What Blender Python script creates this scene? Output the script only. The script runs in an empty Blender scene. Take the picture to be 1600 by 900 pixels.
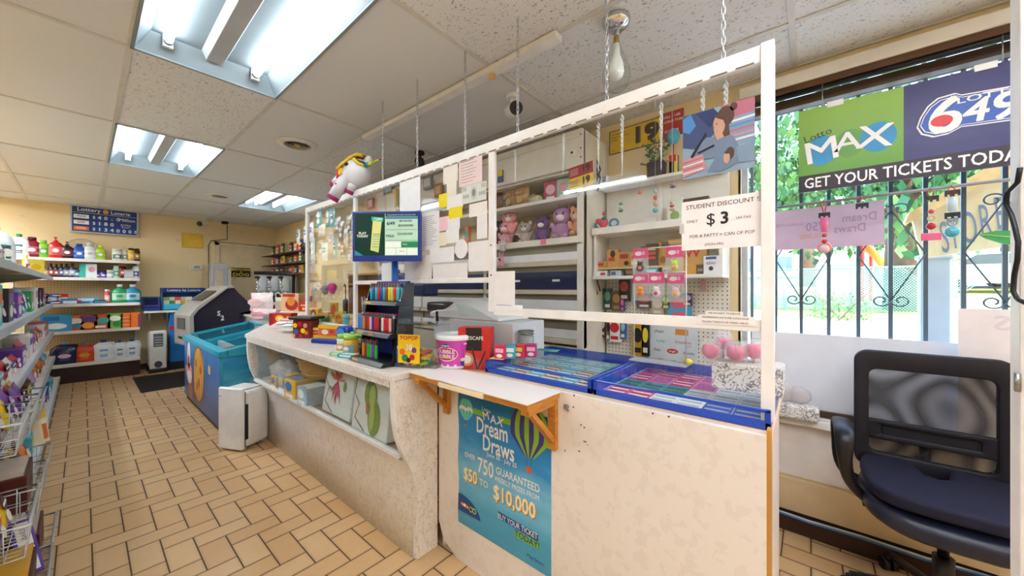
import bpy, bmesh, math, random
from mathutils import Matrix, Vector, Euler
random.seed(7)
R = math.radians
S = bpy.context.scene
C = S.collection

# ------------------------------------------------------------------ camera
FPX, CH = 558.0, 1.3
YAW = R(50.25)
cs, sn = math.cos(YAW), math.sin(YAW)
cam_d = bpy.data.cameras.new('camera'); cam_d.sensor_width = 36.0
cam_d.lens = 36.0 * FPX / 1600.0; cam_d.clip_start = 0.02; cam_d.clip_end = 500
cam = bpy.data.objects.new('camera', cam_d); C.objects.link(cam)
cam.location = (0, 0, CH); cam.rotation_euler = (R(90), 0, -YAW)
S.camera = cam

# ------------------------------------------------------------------ colour management and world
S.view_settings.view_transform = 'Standard'
S.view_settings.look = 'None'
S.view_settings.gamma = 1.0
S.view_settings.use_curve_mapping = False
S.view_settings.exposure = 1.3
SKY_STRENGTH = 0.75
TUBE_STRENGTH = 10.5      # fixtures the frame shows
TUBE_STRENGTH_FAR = 56.0  # added fixtures over the left shelves, outside the frame, brightening the room
TUBE_STRENGTH_NEAR = 21.0 # added unseen fixtures around and behind the camera, for fill light
SUN_STRENGTH = 3.2
w = bpy.data.worlds.new('sky'); S.world = w; w.use_nodes = True
nt = w.node_tree; bg = nt.nodes['Background']
sky = nt.nodes.new('ShaderNodeTexSky'); sky.sky_type = 'NISHITA'
sky.sun_disc = False; sky.sun_elevation = R(52); sky.sun_rotation = R(200)
sky.air_density = 1.0; sky.dust_density = 2.0
nt.links.new(sky.outputs['Color'], bg.inputs['Color']); bg.inputs['Strength'].default_value = SKY_STRENGTH
sd = bpy.data.lights.new('sun', 'SUN'); sd.energy = SUN_STRENGTH; sd.angle = R(0.6); sd.color = (1, .95, .86)
so = bpy.data.objects.new('sun', sd); C.objects.link(so); so.location = (-8, -4, 14)
so.rotation_euler = Vector((0.72, 0.28, -1.0)).to_track_quat('-Z', 'Y').to_euler()

# ------------------------------------------------------------------ points from the frame (1600 x 900) on real planes
def ray(px, py):
    r = (px - 800) / FPX
    return (sn + cs * r, cs - sn * r, (450 - py) / FPX)
def at_z(px, py, z):
    d = ray(px, py); t = (z - CH) / d[2]; return Vector((d[0]*t, d[1]*t, z))
def at_x(px, py, X):
    d = ray(px, py); t = X / d[0]; return Vector((X, d[1]*t, CH + d[2]*t))
def at_y(px, py, Y):
    d = ray(px, py); t = Y / d[1]; return Vector((d[0]*t, Y, CH + d[2]*t))

# ------------------------------------------------------------------ materials (all procedural)
def lin(h):
    h = h.lstrip('#'); o = []
    for i in (0, 2, 4):
        c = int(h[i:i+2], 16) / 255
        o.append(c/12.92 if c <= .04045 else ((c+.055)/1.055)**2.4)
    return tuple(o) + (1,)
_mc = {}
def M(hexc, rough=.5, metal=0, var=.06, scale=9, spec=.4, trans=0, emit=0, coat=0):
    key = (hexc, rough, metal, var, scale, spec, trans, emit, coat)
    if key in _mc: return _mc[key]
    m = bpy.data.materials.new('surface_' + hexc.strip('#')); m.use_nodes = True
    n = m.node_tree.nodes; l = m.node_tree.links; b = n['Principled BSDF']
    col = lin(hexc)
    b.inputs['Roughness'].default_value = rough; b.inputs['Metallic'].default_value = metal
    b.inputs['Specular IOR Level'].default_value = spec
    b.inputs['Coat Weight'].default_value = coat
    if var > 0:
        tc = n.new('ShaderNodeTexCoord'); no = n.new('ShaderNodeTexNoise'); no.inputs['Scale'].default_value = scale
        no.inputs['Detail'].default_value = 3
        mr = n.new('ShaderNodeMapRange'); mr.inputs['From Min'].default_value = .3; mr.inputs['From Max'].default_value = .7
        mr.inputs['To Min'].default_value = 1 - var; mr.inputs['To Max'].default_value = 1 + var
        mx = n.new('ShaderNodeVectorMath'); mx.operation = 'SCALE'; mx.inputs[0].default_value = col[:3]
        l.new(tc.outputs['Object'], no.inputs['Vector']); l.new(no.outputs['Fac'], mr.inputs['Value'])
        l.new(mr.outputs['Result'], mx.inputs['Scale']); l.new(mx.outputs[0], b.inputs['Base Color'])
    else:
        b.inputs['Base Color'].default_value = col
    if emit:
        b.inputs['Emission Color'].default_value = col; b.inputs['Emission Strength'].default_value = emit
    if trans:
        tr = n.new('ShaderNodeBsdfTransparent'); mix = n.new('ShaderNodeMixShader')
        mix.inputs[0].default_value = trans
        l.new(b.outputs[0], mix.inputs[1]); l.new(tr.outputs[0], mix.inputs[2]); l.new(mix.outputs[0], n['Material Output'].inputs[0])
    _mc[key] = m; return m

class NG:
    """small helper to write node maths"""
    def __init__(s, name):
        s.m = bpy.data.materials.new(name); s.m.use_nodes = True
        s.n = s.m.node_tree.nodes; s.l = s.m.node_tree.links; s.b = s.n['Principled BSDF']
    def pos(s, obj=False):
        if obj: return s.n.new('ShaderNodeTexCoord').outputs['Object']
        return s.n.new('ShaderNodeNewGeometry').outputs['Position']
    def link(s, a, b):
        if hasattr(a, 'is_output') or hasattr(a, 'links'): s.l.new(a, b)
        else: b.default_value = a
    def math(s, op, a, b=0.0, c=None):
        k = s.n.new('ShaderNodeMath'); k.operation = op
        s.link(a, k.inputs[0]); s.link(b, k.inputs[1])
        if c is not None: s.link(c, k.inputs[2])
        return k.outputs[0]
    def sep(s, v):
        k = s.n.new('ShaderNodeSeparateXYZ'); s.l.new(v, k.inputs[0]); return k.outputs
    def comb(s, x, y, z=0.0):
        k = s.n.new('ShaderNodeCombineXYZ'); s.link(x, k.inputs[0]); s.link(y, k.inputs[1]); s.link(z, k.inputs[2]); return k.outputs[0]
    def noise(s, v, scale, detail=3, dist=0, out='Fac', rough=.5):
        k = s.n.new('ShaderNodeTexNoise'); k.inputs['Scale'].default_value = scale; k.inputs['Detail'].default_value = detail
        k.inputs['Distortion'].default_value = dist; k.inputs['Roughness'].default_value = rough; s.l.new(v, k.inputs['Vector']); return k.outputs[out]
    def ramp(s, f, stops):
        k = s.n.new('ShaderNodeValToRGB'); e = k.color_ramp.elements
        while len(e) < len(stops): e.new(.5)
        for q, (p, h) in zip(e, stops): q.position = p; q.color = lin(h)
        s.l.new(f, k.inputs[0]); return k.outputs[0]
    def mix(s, f, a, b, mode='MIX'):
        k = s.n.new('ShaderNodeMix'); k.data_type = 'RGBA'; k.blend_type = mode
        s.link(f, k.inputs[0])
        for v, i in ((a, 6), (b, 7)):
            if isinstance(v, str): k.inputs[i].default_value = lin(v)
            else: s.link(v, k.inputs[i])
        return k.outputs[2]
    def scale(s, v, sc):
        k = s.n.new('ShaderNodeVectorMath'); k.operation = 'MULTIPLY'; s.l.new(v, k.inputs[0]); k.inputs[1].default_value = sc; return k.outputs[0]
    def bump(s, h, st=.3, d=.002):
        k = s.n.new('ShaderNodeBump'); k.inputs['Strength'].default_value = st; k.inputs['Distance'].default_value = d
        s.l.new(h, k.inputs['Height']); s.l.new(k.outputs[0], s.b.inputs['Normal'])
    def done(s, col, rough=.5, spec=.4):
        s.link(col, s.b.inputs['Base Color']); s.link(rough, s.b.inputs['Roughness']); s.b.inputs['Specular IOR Level'].default_value = spec
        return s.m

def mat_floor():
    g = NG('herringbone_tile'); p = g.sep(g.pos()); u = .1125
    x = g.math('DIVIDE', g.math('SUBTRACT', p[0], .03), u); y = g.math('DIVIDE', g.math('SUBTRACT', p[1], -.0075), u)
    i = g.math('FLOOR', x); j = g.math('FLOOR', y); fx = g.math('SUBTRACT', x, i); fy = g.math('SUBTRACT', y, j)
    k = g.math('FLOORED_MODULO', g.math('ADD', g.math('ADD', i, j), .25), 4.0); k = g.math('FLOOR', k)
    eq = [g.math('COMPARE', k, float(q), .3) for q in range(4)]
    far = lambda e: g.math('MULTIPLY', e, 10.0)
    dl = g.math('ADD', fx, far(eq[1])); dr = g.math('ADD', g.math('SUBTRACT', 1.0, fx), far(eq[0]))
    db = g.math('ADD', fy, far(eq[3])); dt = g.math('ADD', g.math('SUBTRACT', 1.0, fy), far(eq[2]))
    d = g.math('MINIMUM', g.math('MINIMUM', dl, dr), g.math('MINIMUM', db, dt))
    gr = g.math('LESS_THAN', d, .028)
    wn = g.n.new('ShaderNodeTexWhiteNoise'); wn.noise_dimensions = '2D'
    g.l.new(g.comb(g.math('SUBTRACT', i, eq[1]), g.math('SUBTRACT', j, eq[3])), wn.inputs['Vector'])
    base = g.ramp(wn.outputs['Value'], [(0, '#dbb180'), (.35, '#e3bd8c'), (.7, '#e8c697'), (1, '#ddb380')])
    no = g.noise(g.pos(), 14, 4, .6)
    base = g.mix(g.math('MULTIPLY', no, .45), base, '#c99a6a')
    edge = g.math('LESS_THAN', d, .11); no2 = g.noise(g.pos(), 40, 2)
    base = g.mix(g.math('MULTIPLY', g.math('MULTIPLY', edge, no2), .35), base, '#b98856')
    col = g.mix(gr, base, '#5d4a3a')
    h = g.math('MULTIPLY', g.math('MINIMUM', d, .08), 12.0); g.bump(h, .5, .002)
    return g.done(col, g.math('ADD', g.math('MULTIPLY', gr, .4), .33), .45)
def mat_ceiling():
    g = NG('fissured_ceiling_tile'); v = g.pos()
    a = g.noise(g.scale(v, (1, .55, 1)), 95, 2, 1.2); b = g.noise(v, 260, 1)
    spots = g.math('GREATER_THAN', a, .635); pin = g.math('GREATER_THAN', b, .70)
    m = g.math('MAXIMUM', spots, g.math('MULTIPLY', pin, .5))
    wn = g.noise(g.scale(v, (.35, .35, .35)), 1.4, 1)
    base = g.mix(wn, '#e3e4e6', '#ebecee')
    col = g.mix(g.math('MULTIPLY', m, .72), base, '#8d8478')
    g.bump(g.math('SUBTRACT', 1.0, m), .35, .002)
    return g.done(col, .95, .1)
def mat_smooth_tile():
    g = NG('smooth_ceiling_tile'); v = g.pos(); a = g.noise(v, 240, 2)
    col = g.mix(g.math('GREATER_THAN', a, .66), '#e2e3e4', '#cdcdcd'); return g.done(col, .95, .1)
def mat_marble(name='marble_laminate', base='#f5efe8', vein='#c09a78', vein2='#b5aaa0'):
    g = NG(name); v = g.pos()
    n1 = g.noise(g.scale(v, (1, 1.0, .55)), 9, 6, 1.4, rough=.62); n2 = g.noise(g.scale(v, (1, 1, .5)), 24, 5, 2.0, rough=.6)
    a = g.math('ABSOLUTE', g.math('SUBTRACT', n1, .5)); va = g.math('LESS_THAN', a, .008)
    b = g.math('ABSOLUTE', g.math('SUBTRACT', n2, .52)); vb = g.math('LESS_THAN', b, .014)
    n3 = g.noise(v, 4, 2)
    c = g.mix(g.math('MULTIPLY', va, .4), base, vein2)
    c = g.mix(g.math('MULTIPLY', g.math('MULTIPLY', vb, n3), 1.1), c, vein)
    c = g.mix(g.math('MULTIPLY', n3, .12), c, '#d8cbbc')
    return g.done(c, .3, .45)
def mat_wall():
    g = NG('painted_wall'); v = g.pos(); a = g.noise(v, 1.3, 4); b = g.noise(v, 6, 4)
    c = g.mix(a, '#e6cf9f', '#ecd8ad'); c = g.mix(g.math('MULTIPLY', g.math('GREATER_THAN', b, .68), .25), c, '#c5ab84')
    return g.done(c, .65, .3)
def mat_peg(name, base, hole, step=.0254, r=.16, ax=(1, 2)):
    g = NG(name); p = g.sep(g.pos())
    f = []
    for q in ax:
        s_ = g.math('DIVIDE', p[q], step); f.append(g.math('SUBTRACT', g.math('FRACT', s_), .5))
    d = g.math('ADD', g.math('POWER', f[0], 2.0), g.math('POWER', f[1], 2.0))
    return g.done(g.mix(g.math('LESS_THAN', d, r*r), base, hole), .6, .3)
def mat_wood(name, a, b, sc=(2, 2, 14), rough=.45):
    g = NG(name); n_ = g.noise(g.scale(g.pos(True), sc), 6, 4, .8)
    return g.done(g.ramp(n_, [(.3, a), (.7, b)]), rough, .35)
def thin_glass(name, tint=(1, 1, 1), refl=1.0, base=.0):
    m = bpy.data.materials.new(name); m.use_nodes = True; n = m.node_tree.nodes; l = m.node_tree.links
    n.remove(n['Principled BSDF'])
    t = n.new('ShaderNodeBsdfTransparent'); t.inputs[0].default_value = (*tint, 1)
    gl = n.new('ShaderNodeBsdfGlossy'); gl.inputs['Roughness'].default_value = .03
    lw = n.new('ShaderNodeLayerWeight'); lw.inputs['Blend'].default_value = .5
    pw = n.new('ShaderNodeMath'); pw.operation = 'POWER'; pw.inputs[1].default_value = 4.0
    no = n.new('ShaderNodeTexNoise'); no.inputs['Scale'].default_value = 3.0
    mm = n.new('ShaderNodeMath'); mm.operation = 'MULTIPLY_ADD'; mm.inputs[1].default_value = .015; mm.inputs[2].default_value = .02 + base
    mu = n.new('ShaderNodeMath'); mu.operation = 'MULTIPLY_ADD'; mu.inputs[1].default_value = .8*refl
    mx = n.new('ShaderNodeMixShader')
    l.new(lw.outputs['Facing'], pw.inputs[0]); l.new(no.outputs['Fac'], mm.inputs[0]); l.new(pw.outputs[0], mu.inputs[0]); l.new(mm.outputs[0], mu.inputs[2]); l.new(mu.outputs[0], mx.inputs[0])
    l.new(t.outputs[0], mx.inputs[1]); l.new(gl.outputs[0], mx.inputs[2]); l.new(mx.outputs[0], n['Material Output'].inputs[0])
    return m
WHITE = M('#f1efec', .35); OFFW = M('#e4dfd6', .45); GREYW = M('#cfd0d2', .45); BLACK = M('#18181b', .4); DARK = M('#2a2a30', .45)
CHROME = M('#d8dade', .12, 1, 0); STEEL = M('#9fa3a8', .3, 1, .05); PAPER = M('#f4f2ee', .7, var=.02); PINKP = M('#f6ecea', .7, var=.02)
NAVY = M('#16214f', .35); BLUE = M('#1543a6', .3); RED = M('#c31d22', .35); YEL = M('#f2d21b', .4); GRN = M('#1f8a4c', .4)
ORG = M('#ee7c1a', .4); PINK = M('#ec5fa0', .4); PURP = M('#6d3fa0', .4); TEAL = M('#2bb3b8', .35); BROWN = M('#4a2718', .45)
INK = M('#26242a', .6, var=0); INKG = M('#6c6a70', .6, var=0)
PLEXI = thin_glass('plexiglass', (.985, .99, .99), 1.3, .01); GLASS = thin_glass('clear_glass', (.93, .97, .96), 1.2, .01)
CASEGL = thin_glass('case_glass', (.97, .99, .99), .22, .0)
WINGL = thin_glass('window_glass', (.95, .98, .99), .8, .0)
MARBLE = mat_marble(); WALL = mat_wall(); BWOOD = mat_wood('orange_varnished_wood', '#b9742a', '#d2913f')
PEGW = mat_peg('white_pegboard', '#e2ddd4', '#57504a', ax=(1, 2)); PEGB = mat_peg('beige_pegboard', '#c9b590', '#8d7653', step=.03, ax=(0, 2))
LWOOD = mat_wood('shelf_wood', '#a9764a', '#c08c5c')

# ------------------------------------------------------------------ mesh builder
def frame3(d):
    d = Vector(d).normalized(); a = Vector((0, 0, 1)) if abs(d.z) < .9 else Vector((1, 0, 0))
    x = a.cross(d).normalized(); return x, d.cross(x)
_tc = {}
class MB:
    def __init__(s): s.bm = bmesh.new(); s.M = Matrix(); s.sm = False
    def v(s, p): return s.bm.verts.new(s.M @ Vector(p))
    def f(s, vs, mi=0, smooth=False):
        try: q = s.bm.faces.new(vs)
        except ValueError: return None
        q.material_index = mi; q.smooth = smooth; return q
    def box(s, x0, x1, y0, y1, z0, z1, mi=0):
        vs = [s.v((x, y, z)) for x in (x0, x1) for y in (y0, y1) for z in (z0, z1)]
        for q in ((0,1,3,2),(4,6,7,5),(0,4,5,1),(2,3,7,6),(0,2,6,4),(1,5,7,3)): s.f([vs[k] for k in q], mi)
        return s
    def cbox(s, c, d, mi=0, rot=None):
        o = s.M
        s.M = o @ Matrix.Translation(c) @ (Euler(rot).to_matrix().to_4x4() if rot else Matrix())
        s.box(-d[0]/2, d[0]/2, -d[1]/2, d[1]/2, -d[2]/2, d[2]/2, mi); s.M = o; return s
    def loft(s, rings, mi=0, smooth=True, cap=True, closed=True):
        rs = [[s.v(p) for p in r] for r in rings]; n = len(rs[0])
        for a, b in zip(rs, rs[1:]):
            for k in range(n if closed else n-1): s.f((a[k], a[(k+1) % n], b[(k+1) % n], b[k]), mi, smooth)
        if cap: s.f(rs[0][::-1], mi); s.f(rs[-1], mi)
        return s
    def lathe(s, prof, c=(0,0,0), seg=16, mi=0, sx=1, sy=1, smooth=True, cap=True, pw=2.0):
        rings = []
        for r, z in prof:
            ring = []
            for k in range(seg):
                a = 2*math.pi*k/seg; ca, sa = math.cos(a), math.sin(a)
                if pw != 2:
                    ca = math.copysign(abs(ca)**(2/pw), ca); sa = math.copysign(abs(sa)**(2/pw), sa)
                ring.append((c[0]+r*sx*ca, c[1]+r*sy*sa, c[2]+z))
            rings.append(ring)
        return s.loft(rings, mi, smooth, cap)
    def cyl(s, a, b, r, r2=None, seg=12, mi=0, smooth=True, cap=True):
        a, b = Vector(a), Vector(b); x, y = frame3(b-a); r2 = r if r2 is None else r2
        g = lambda p, q: [p + x*q*math.cos(2*math.pi*k/seg) + y*q*math.sin(2*math.pi*k/seg) for k in range(seg)]
        return s.loft([g(a, r), g(b, r2)], mi, smooth, cap)
    def tube(s, pts, r, seg=8, mi=0, closed=False):
        pts = [Vector(p) for p in pts]; n = len(pts); rings = []; X = None
        for i, p in enumerate(pts):
            d = (pts[(i+1) % n] if (closed or i < n-1) else p) - (pts[i-1] if (closed or i > 0) else p)
            if d.length < 1e-9: d = Vector((0,0,1))
            d.normalize()
            if X is None: X, _ = frame3(d)
            X = (X - d*X.dot(d)); X = X.normalized() if X.length > 1e-6 else frame3(d)[0]
            Y = d.cross(X); rr = r[i] if isinstance(r, (list, tuple)) else r
            rings.append([p + X*rr*math.cos(2*math.pi*k/seg) + Y*rr*math.sin(2*math.pi*k/seg) for k in range(seg)])
        if closed: rings.append(rings[0])
        return s.loft(rings, mi, True, not closed)
    def ell(s, c, r, mi=0, rot=None, seg=14, rings=9, pw=2.0):
        o = s.M; s.M = o @ Matrix.Translation(c) @ (Euler(rot).to_matrix().to_4x4() if rot else Matrix())
        pr = []
        for k in range(rings+1):
            t = -math.pi/2 + math.pi*k/rings; pr.append((max(math.cos(t), .02), math.sin(t)*r[2]))
        s.lathe([(q, z) for q, z in pr], (0,0,0), seg, mi, r[0], r[1], pw=pw); s.M = o; return s
    def prism(s, pts, a, b, ax='y', mi=0, smooth=False):
        def P(u, v, t): return {'x': (t, u, v), 'y': (u, t, v), 'z': (u, v, t)}[ax]
        A = [s.v(P(u, v, a)) for u, v in pts]; B = [s.v(P(u, v, b)) for u, v in pts]; n = len(pts)
        for k in range(n): s.f((A[k], A[(k+1) % n], B[(k+1) % n], B[k]), mi, smooth)
        s.f(A[::-1], mi); s.f(B, mi); return s
    def disc(s, x, z, rx, rz, y, mi=0, seg=20, th=.0006, a0=0):
        return s.prism([(x+rx*math.cos(2*math.pi*k/seg+a0), z+rz*math.sin(2*math.pi*k/seg+a0)) for k in range(seg)], y, y+th, 'y', mi)
    def patch(s, x0, x1, z0, z1, y, mi=0, th=.0006): return s.box(x0, x1, y, y+th, z0, z1, mi)
    def text(s, t, size, x, z, y, mi=0, al='CENTER', bold=0, sx=1, shear=0, rot=0, mirror=False, ext=.0003):
        if bold:
            q = bold*size*.55
            for k, (dx, dz) in enumerate(((-q, -q), (q, -q), (-q, q), (q, q))): s.text(t, size, x+dx*sx, z+dz, y-.00003*k, mi, al, 0, sx, shear, rot, mirror)
            return s
        key = (t, al, size > .1, shear)
        if key not in _tc:
            cu = bpy.data.curves.new('lettering', 'FONT'); cu.body = t; cu.align_x = al; cu.align_y = 'CENTER'; cu.size = 1
            cu.shear = shear; cu.resolution_u = 4 if size > .1 else 2
            o = bpy.data.objects.new('lettering', cu); C.objects.link(o)
            dg = bpy.context.evaluated_depsgraph_get(); dg.update()
            me = bpy.data.meshes.new_from_object(o.evaluated_get(dg)); _tc[key] = me
            bpy.data.objects.remove(o); bpy.data.curves.remove(cu)
        me = _tc[key]
        T = s.M @ Matrix.Translation((x, y, z)) @ Matrix.Rotation(rot, 4, 'Y') @ Matrix.Rotation(R(90), 4, 'X') @ Matrix.Diagonal((size*sx*(-1 if mirror else 1), size, size, 1))
        vs = [s.bm.verts.new(T @ q.co) for q in me.vertices]
        for pl in me.polygons: s.f([vs[k] for k in pl.vertices], mi)
        return s
    def build(s, name, mats, parent=None, bev=0, seg=2, sub=0, loc=None, solid=0):
        if not isinstance(mats, (list, tuple)): mats = [mats]
        me = bpy.data.meshes.new(name); bmesh.ops.recalc_face_normals(s.bm, faces=s.bm.faces)
        s.bm.to_mesh(me); s.bm.free()
        for m in mats: me.materials.append(m)
        o = bpy.data.objects.new(name, me); C.objects.link(o)
        if parent: o.parent = parent
        if loc is not None: o.location = loc
        if solid: q = o.modifiers.new('solid', 'SOLIDIFY'); q.thickness = solid; q.offset = 0
        if bev: q = o.modifiers.new('bevel', 'BEVEL'); q.width = bev; q.segments = seg; q.limit_method = 'ANGLE'; q.angle_limit = R(40)
        if sub: q = o.modifiers.new('sub', 'SUBSURF'); q.levels = sub; q.render_levels = sub
        return o
def T(name, label, cat, loc=(0,0,0), rz=0, group=None):
    o = bpy.data.objects.new(name, None); C.objects.link(o); o.empty_display_size = .05
    o.location = loc; o.rotation_euler = (0, 0, rz); o['label'] = label; o['category'] = cat
    if group: o['group'] = group
    return o
def tag(o, label, cat, group=None, loc=None, rz=None, rot=None):
    o['label'] = label; o['category'] = cat
    if group: o['group'] = group
    if loc is not None: o.location = loc
    if rz is not None: o.rotation_euler = (0, 0, rz)
    if rot is not None: o.rotation_euler = rot
    return o
def struct(name, mb, mats, **k):
    o = mb.build(name, mats, **k); o['kind'] = 'structure'; return o
def kids(o): return [c for c in C.objects if c.parent == o]
_kid = {}
def dup(root, loc, rz=None, label=None, group=None, rot=None):
    def cp(o, par):
        c = o.copy(); C.objects.link(c); c.parent = par
        if o.name not in _kid: _kid[o.name] = kids(o)
        for k in _kid[o.name]: cp(k, c)
        return c
    r = cp(root, None); r.location = loc
    if rz is not None: r.rotation_euler = (0, 0, rz)
    if rot is not None: r.rotation_euler = rot
    if label: r['label'] = label
    if group: r['group'] = group
    return r
FACE = R(-90)      # fronts turned to the customer side
ORD = ['first', 'second', 'third', 'fourth', 'fifth', 'sixth', 'seventh', 'eighth', 'ninth', 'tenth', 'eleventh', 'twelfth']
# ================================================================== ROOM SHELL
WX, BY, LX, FY, CZ = 2.48, 8.2, -2.4, -2.3, 2.5
struct('floor', MB().box(LX-.1, WX+.1, FY-.1, BY+.1, -.1, 0), mat_floor())
XS = [-2.4, -1.75, -1.12, -.48, .15, .785, 1.425, 2.05, 2.48]
YS = [-2.3, -1.205, .06, 1.325, 2.59, 3.855, 5.12, 6.385, 7.65, 8.2]
LIGHTS = [(.15, .785, 1.325, 2.59, 2), (.15, .785, 3.855, 5.12, 2), (1.425, 2.05, 5.12, 6.385, 3),
          (-1.75, -1.12, 1.325, 2.59, 2), (-1.75, -1.12, 5.12, 6.385, 2), (.15, .785, -1.205, .06, 2), (1.425, 2.05, -2.3, -1.205, 2),  # from here on: unseen fixtures added to brighten the room
          (.785, 1.425, -1.205, .06, 2), (-.48, .15, -2.3, -1.205, 2), (-1.12, -.48, -1.205, .06, 2), (-1.12, -.48, 3.855, 5.12, 2), (-1.75, -1.12, 6.385, 7.65, 2)]
smooth_cells = {(3,3),(4,3),(2,3),(3,4),(5,3),(4,5),(5,5),(3,5),(6,3),(5,4),(2,4),(2,5)}
cm = MB()
for i in range(len(XS)-1):
    for j in range(len(YS)-1):
        if any(abs(XS[i]-a[0]) < .01 and abs(YS[j]-a[2]) < .01 for a in LIGHTS): continue
        cm.box(XS[i], XS[i+1], YS[j], YS[j+1], CZ, CZ+.02, 1 if (i, j) in smooth_cells or YS[j] > 4.9 or (i < 4 and YS[j] > 2) else 0)
struct('ceiling', cm, [mat_ceiling(), mat_smooth_tile()])
struct('trim_1', MB().box(LX-.2, WX+.2, FY-.2, BY+.2, CZ+.16, CZ+.3), OFFW)        # roof deck over the ceiling
gm = MB()
for x in XS[1:-1]: gm.box(x-.012, x+.012, FY, BY, CZ-.006, CZ+.004)
for y in YS[1:-1]: gm.box(LX, WX, y-.012, y+.012, CZ-.0065, CZ+.0035)
gm.box(LX, WX, BY-.02, BY, CZ-.006, CZ); gm.box(WX-.02, WX, FY, BY, CZ-.006, CZ)
struct('trim_2', gm, M('#d4d0ca', .5))
struct('trim_3', MB().box(1.395, 1.455, .9, 2.68, CZ-.035, CZ-.006).cbox((1.425, 1.325, CZ-.05), (.03, .03, .03), 1), [WHITE, M('#d9b784')], bev=.002)
struct('wall_back', MB().box(LX, WX+.1, BY, BY+.12, 0, CZ+.16), WALL)
struct('wall_left', MB().box(LX-.12, LX, FY, BY+.1, 0, CZ+.16), WALL)
struct('wall_front', MB().box(LX, WX+.1, FY-.12, FY, 0, CZ+.16), WALL)
# window wall with its opening
WY0, WY1, WZ0, WZ1 = -1.75, .31, .60, 2.33
wm = MB().box(WX, WX+.14, WY1, BY, 0, CZ+.16).box(WX, WX+.14, FY, WY0, 0, CZ+.16)
wm.box(WX, WX+.14, WY0, WY1, WZ1+.1, CZ+.16).box(WX, WX+.14, WY0, WY1, 0, .28)
struct('wall_right', wm, WALL)
struct('wall_under_window', MB().box(WX-.004, WX+.14, WY0, WY1, .28, WZ0), M('#ece3de', .6))
struct('trim_4', MB().box(WX-.05, WX+.14, WY0, WY1+.02, WZ0-.03, WZ0+.01), WHITE, bev=.004)      # sill
struct('baseboard_right', MB().box(WX-.03, WX, FY, .9, 0, .10), M('#33241c', .5), bev=.004)
struct('baseboard_back', MB().box(-.75, 1.1, BY-.02, BY, 0, .09), M('#4a362a', .5), bev=.004)
wf = MB()
FRM = M('#4b3527', .5)
wf.box(WX+.03, WX+.09, WY0, WY1, WZ0, WZ0+.045).box(WX+.03, WX+.09, WY0, WY1, WZ1-.03, WZ1+.02)
wf.box(WX+.03, WX+.09, WY0, WY0+.05, WZ0, WZ1)
win = struct('window_1', wf, FRM, bev=.003)
MB().box(WX+.055, WX+.061, WY0+.03, WY1-.03, WZ0+.03, WZ1-.02).build('window_pane', WINGL, win)
MB().box(WX+.046, WX+.052, WY0+.05, WY1-.05, WZ0+.045, 1.05).build('frosted_film', M('#eceaf0', .6, var=.03, trans=.12), win)
MB().box(WX+.03, WX+.09, WY1-.03, WY1-.005, WZ0, WZ1).build('pale_stile', M('#b9bcc0', .4), win)
MB().box(WX-.0, WX+.1, WY1-.004, WY1+.012, WZ0, WZ1).build('window_jamb', WHITE, win)
# door of the back wall
dr = struct('door_1', MB().box(1.51, 1.58, BY-.03, BY, 0, 2.14).box(2.40, 2.47, BY-.03, BY, 0, 2.14).box(1.51, 2.47, BY-.03, BY, 2.07, 2.14), M('#e3d3b4', .5), bev=.003)
MB().box(1.58, 2.40, BY-.015, BY, 0.01, 2.07).build('door_leaf', M('#d8c5a0', .5), dr)
# ceiling fixtures
tube_m = M('#f2fbff', .3, var=0, emit=TUBE_STRENGTH); tube_n = M('#f2f5fa', .3, var=0, emit=TUBE_STRENGTH_NEAR); tube_f = M('#f2f5fa', .3, var=0, emit=TUBE_STRENGTH_FAR)
pan_m = M('#87949b', .4, var=.03)
lbl = ['large recessed fluorescent light in the ceiling above the near aisle', 'recessed fluorescent light in the ceiling above the far aisle',
       'three-tube recessed fluorescent light above the slush machine corner', 'added unseen fluorescent light above the left shelves near the camera',
       'added unseen fluorescent light above the left shelves at the back', 'added unseen fluorescent light above the entrance behind the counter end', 'added unseen fluorescent light above the office chair by the window', 'added unseen fluorescent light overhead beside the sales counter', 'added unseen fluorescent light at the front wall, left of the chair', 'added unseen fluorescent light overhead behind the left shelves', 'added unseen fluorescent light over the middle of the left shelves', 'added unseen fluorescent light behind the left shelves at the far wall']
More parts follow.
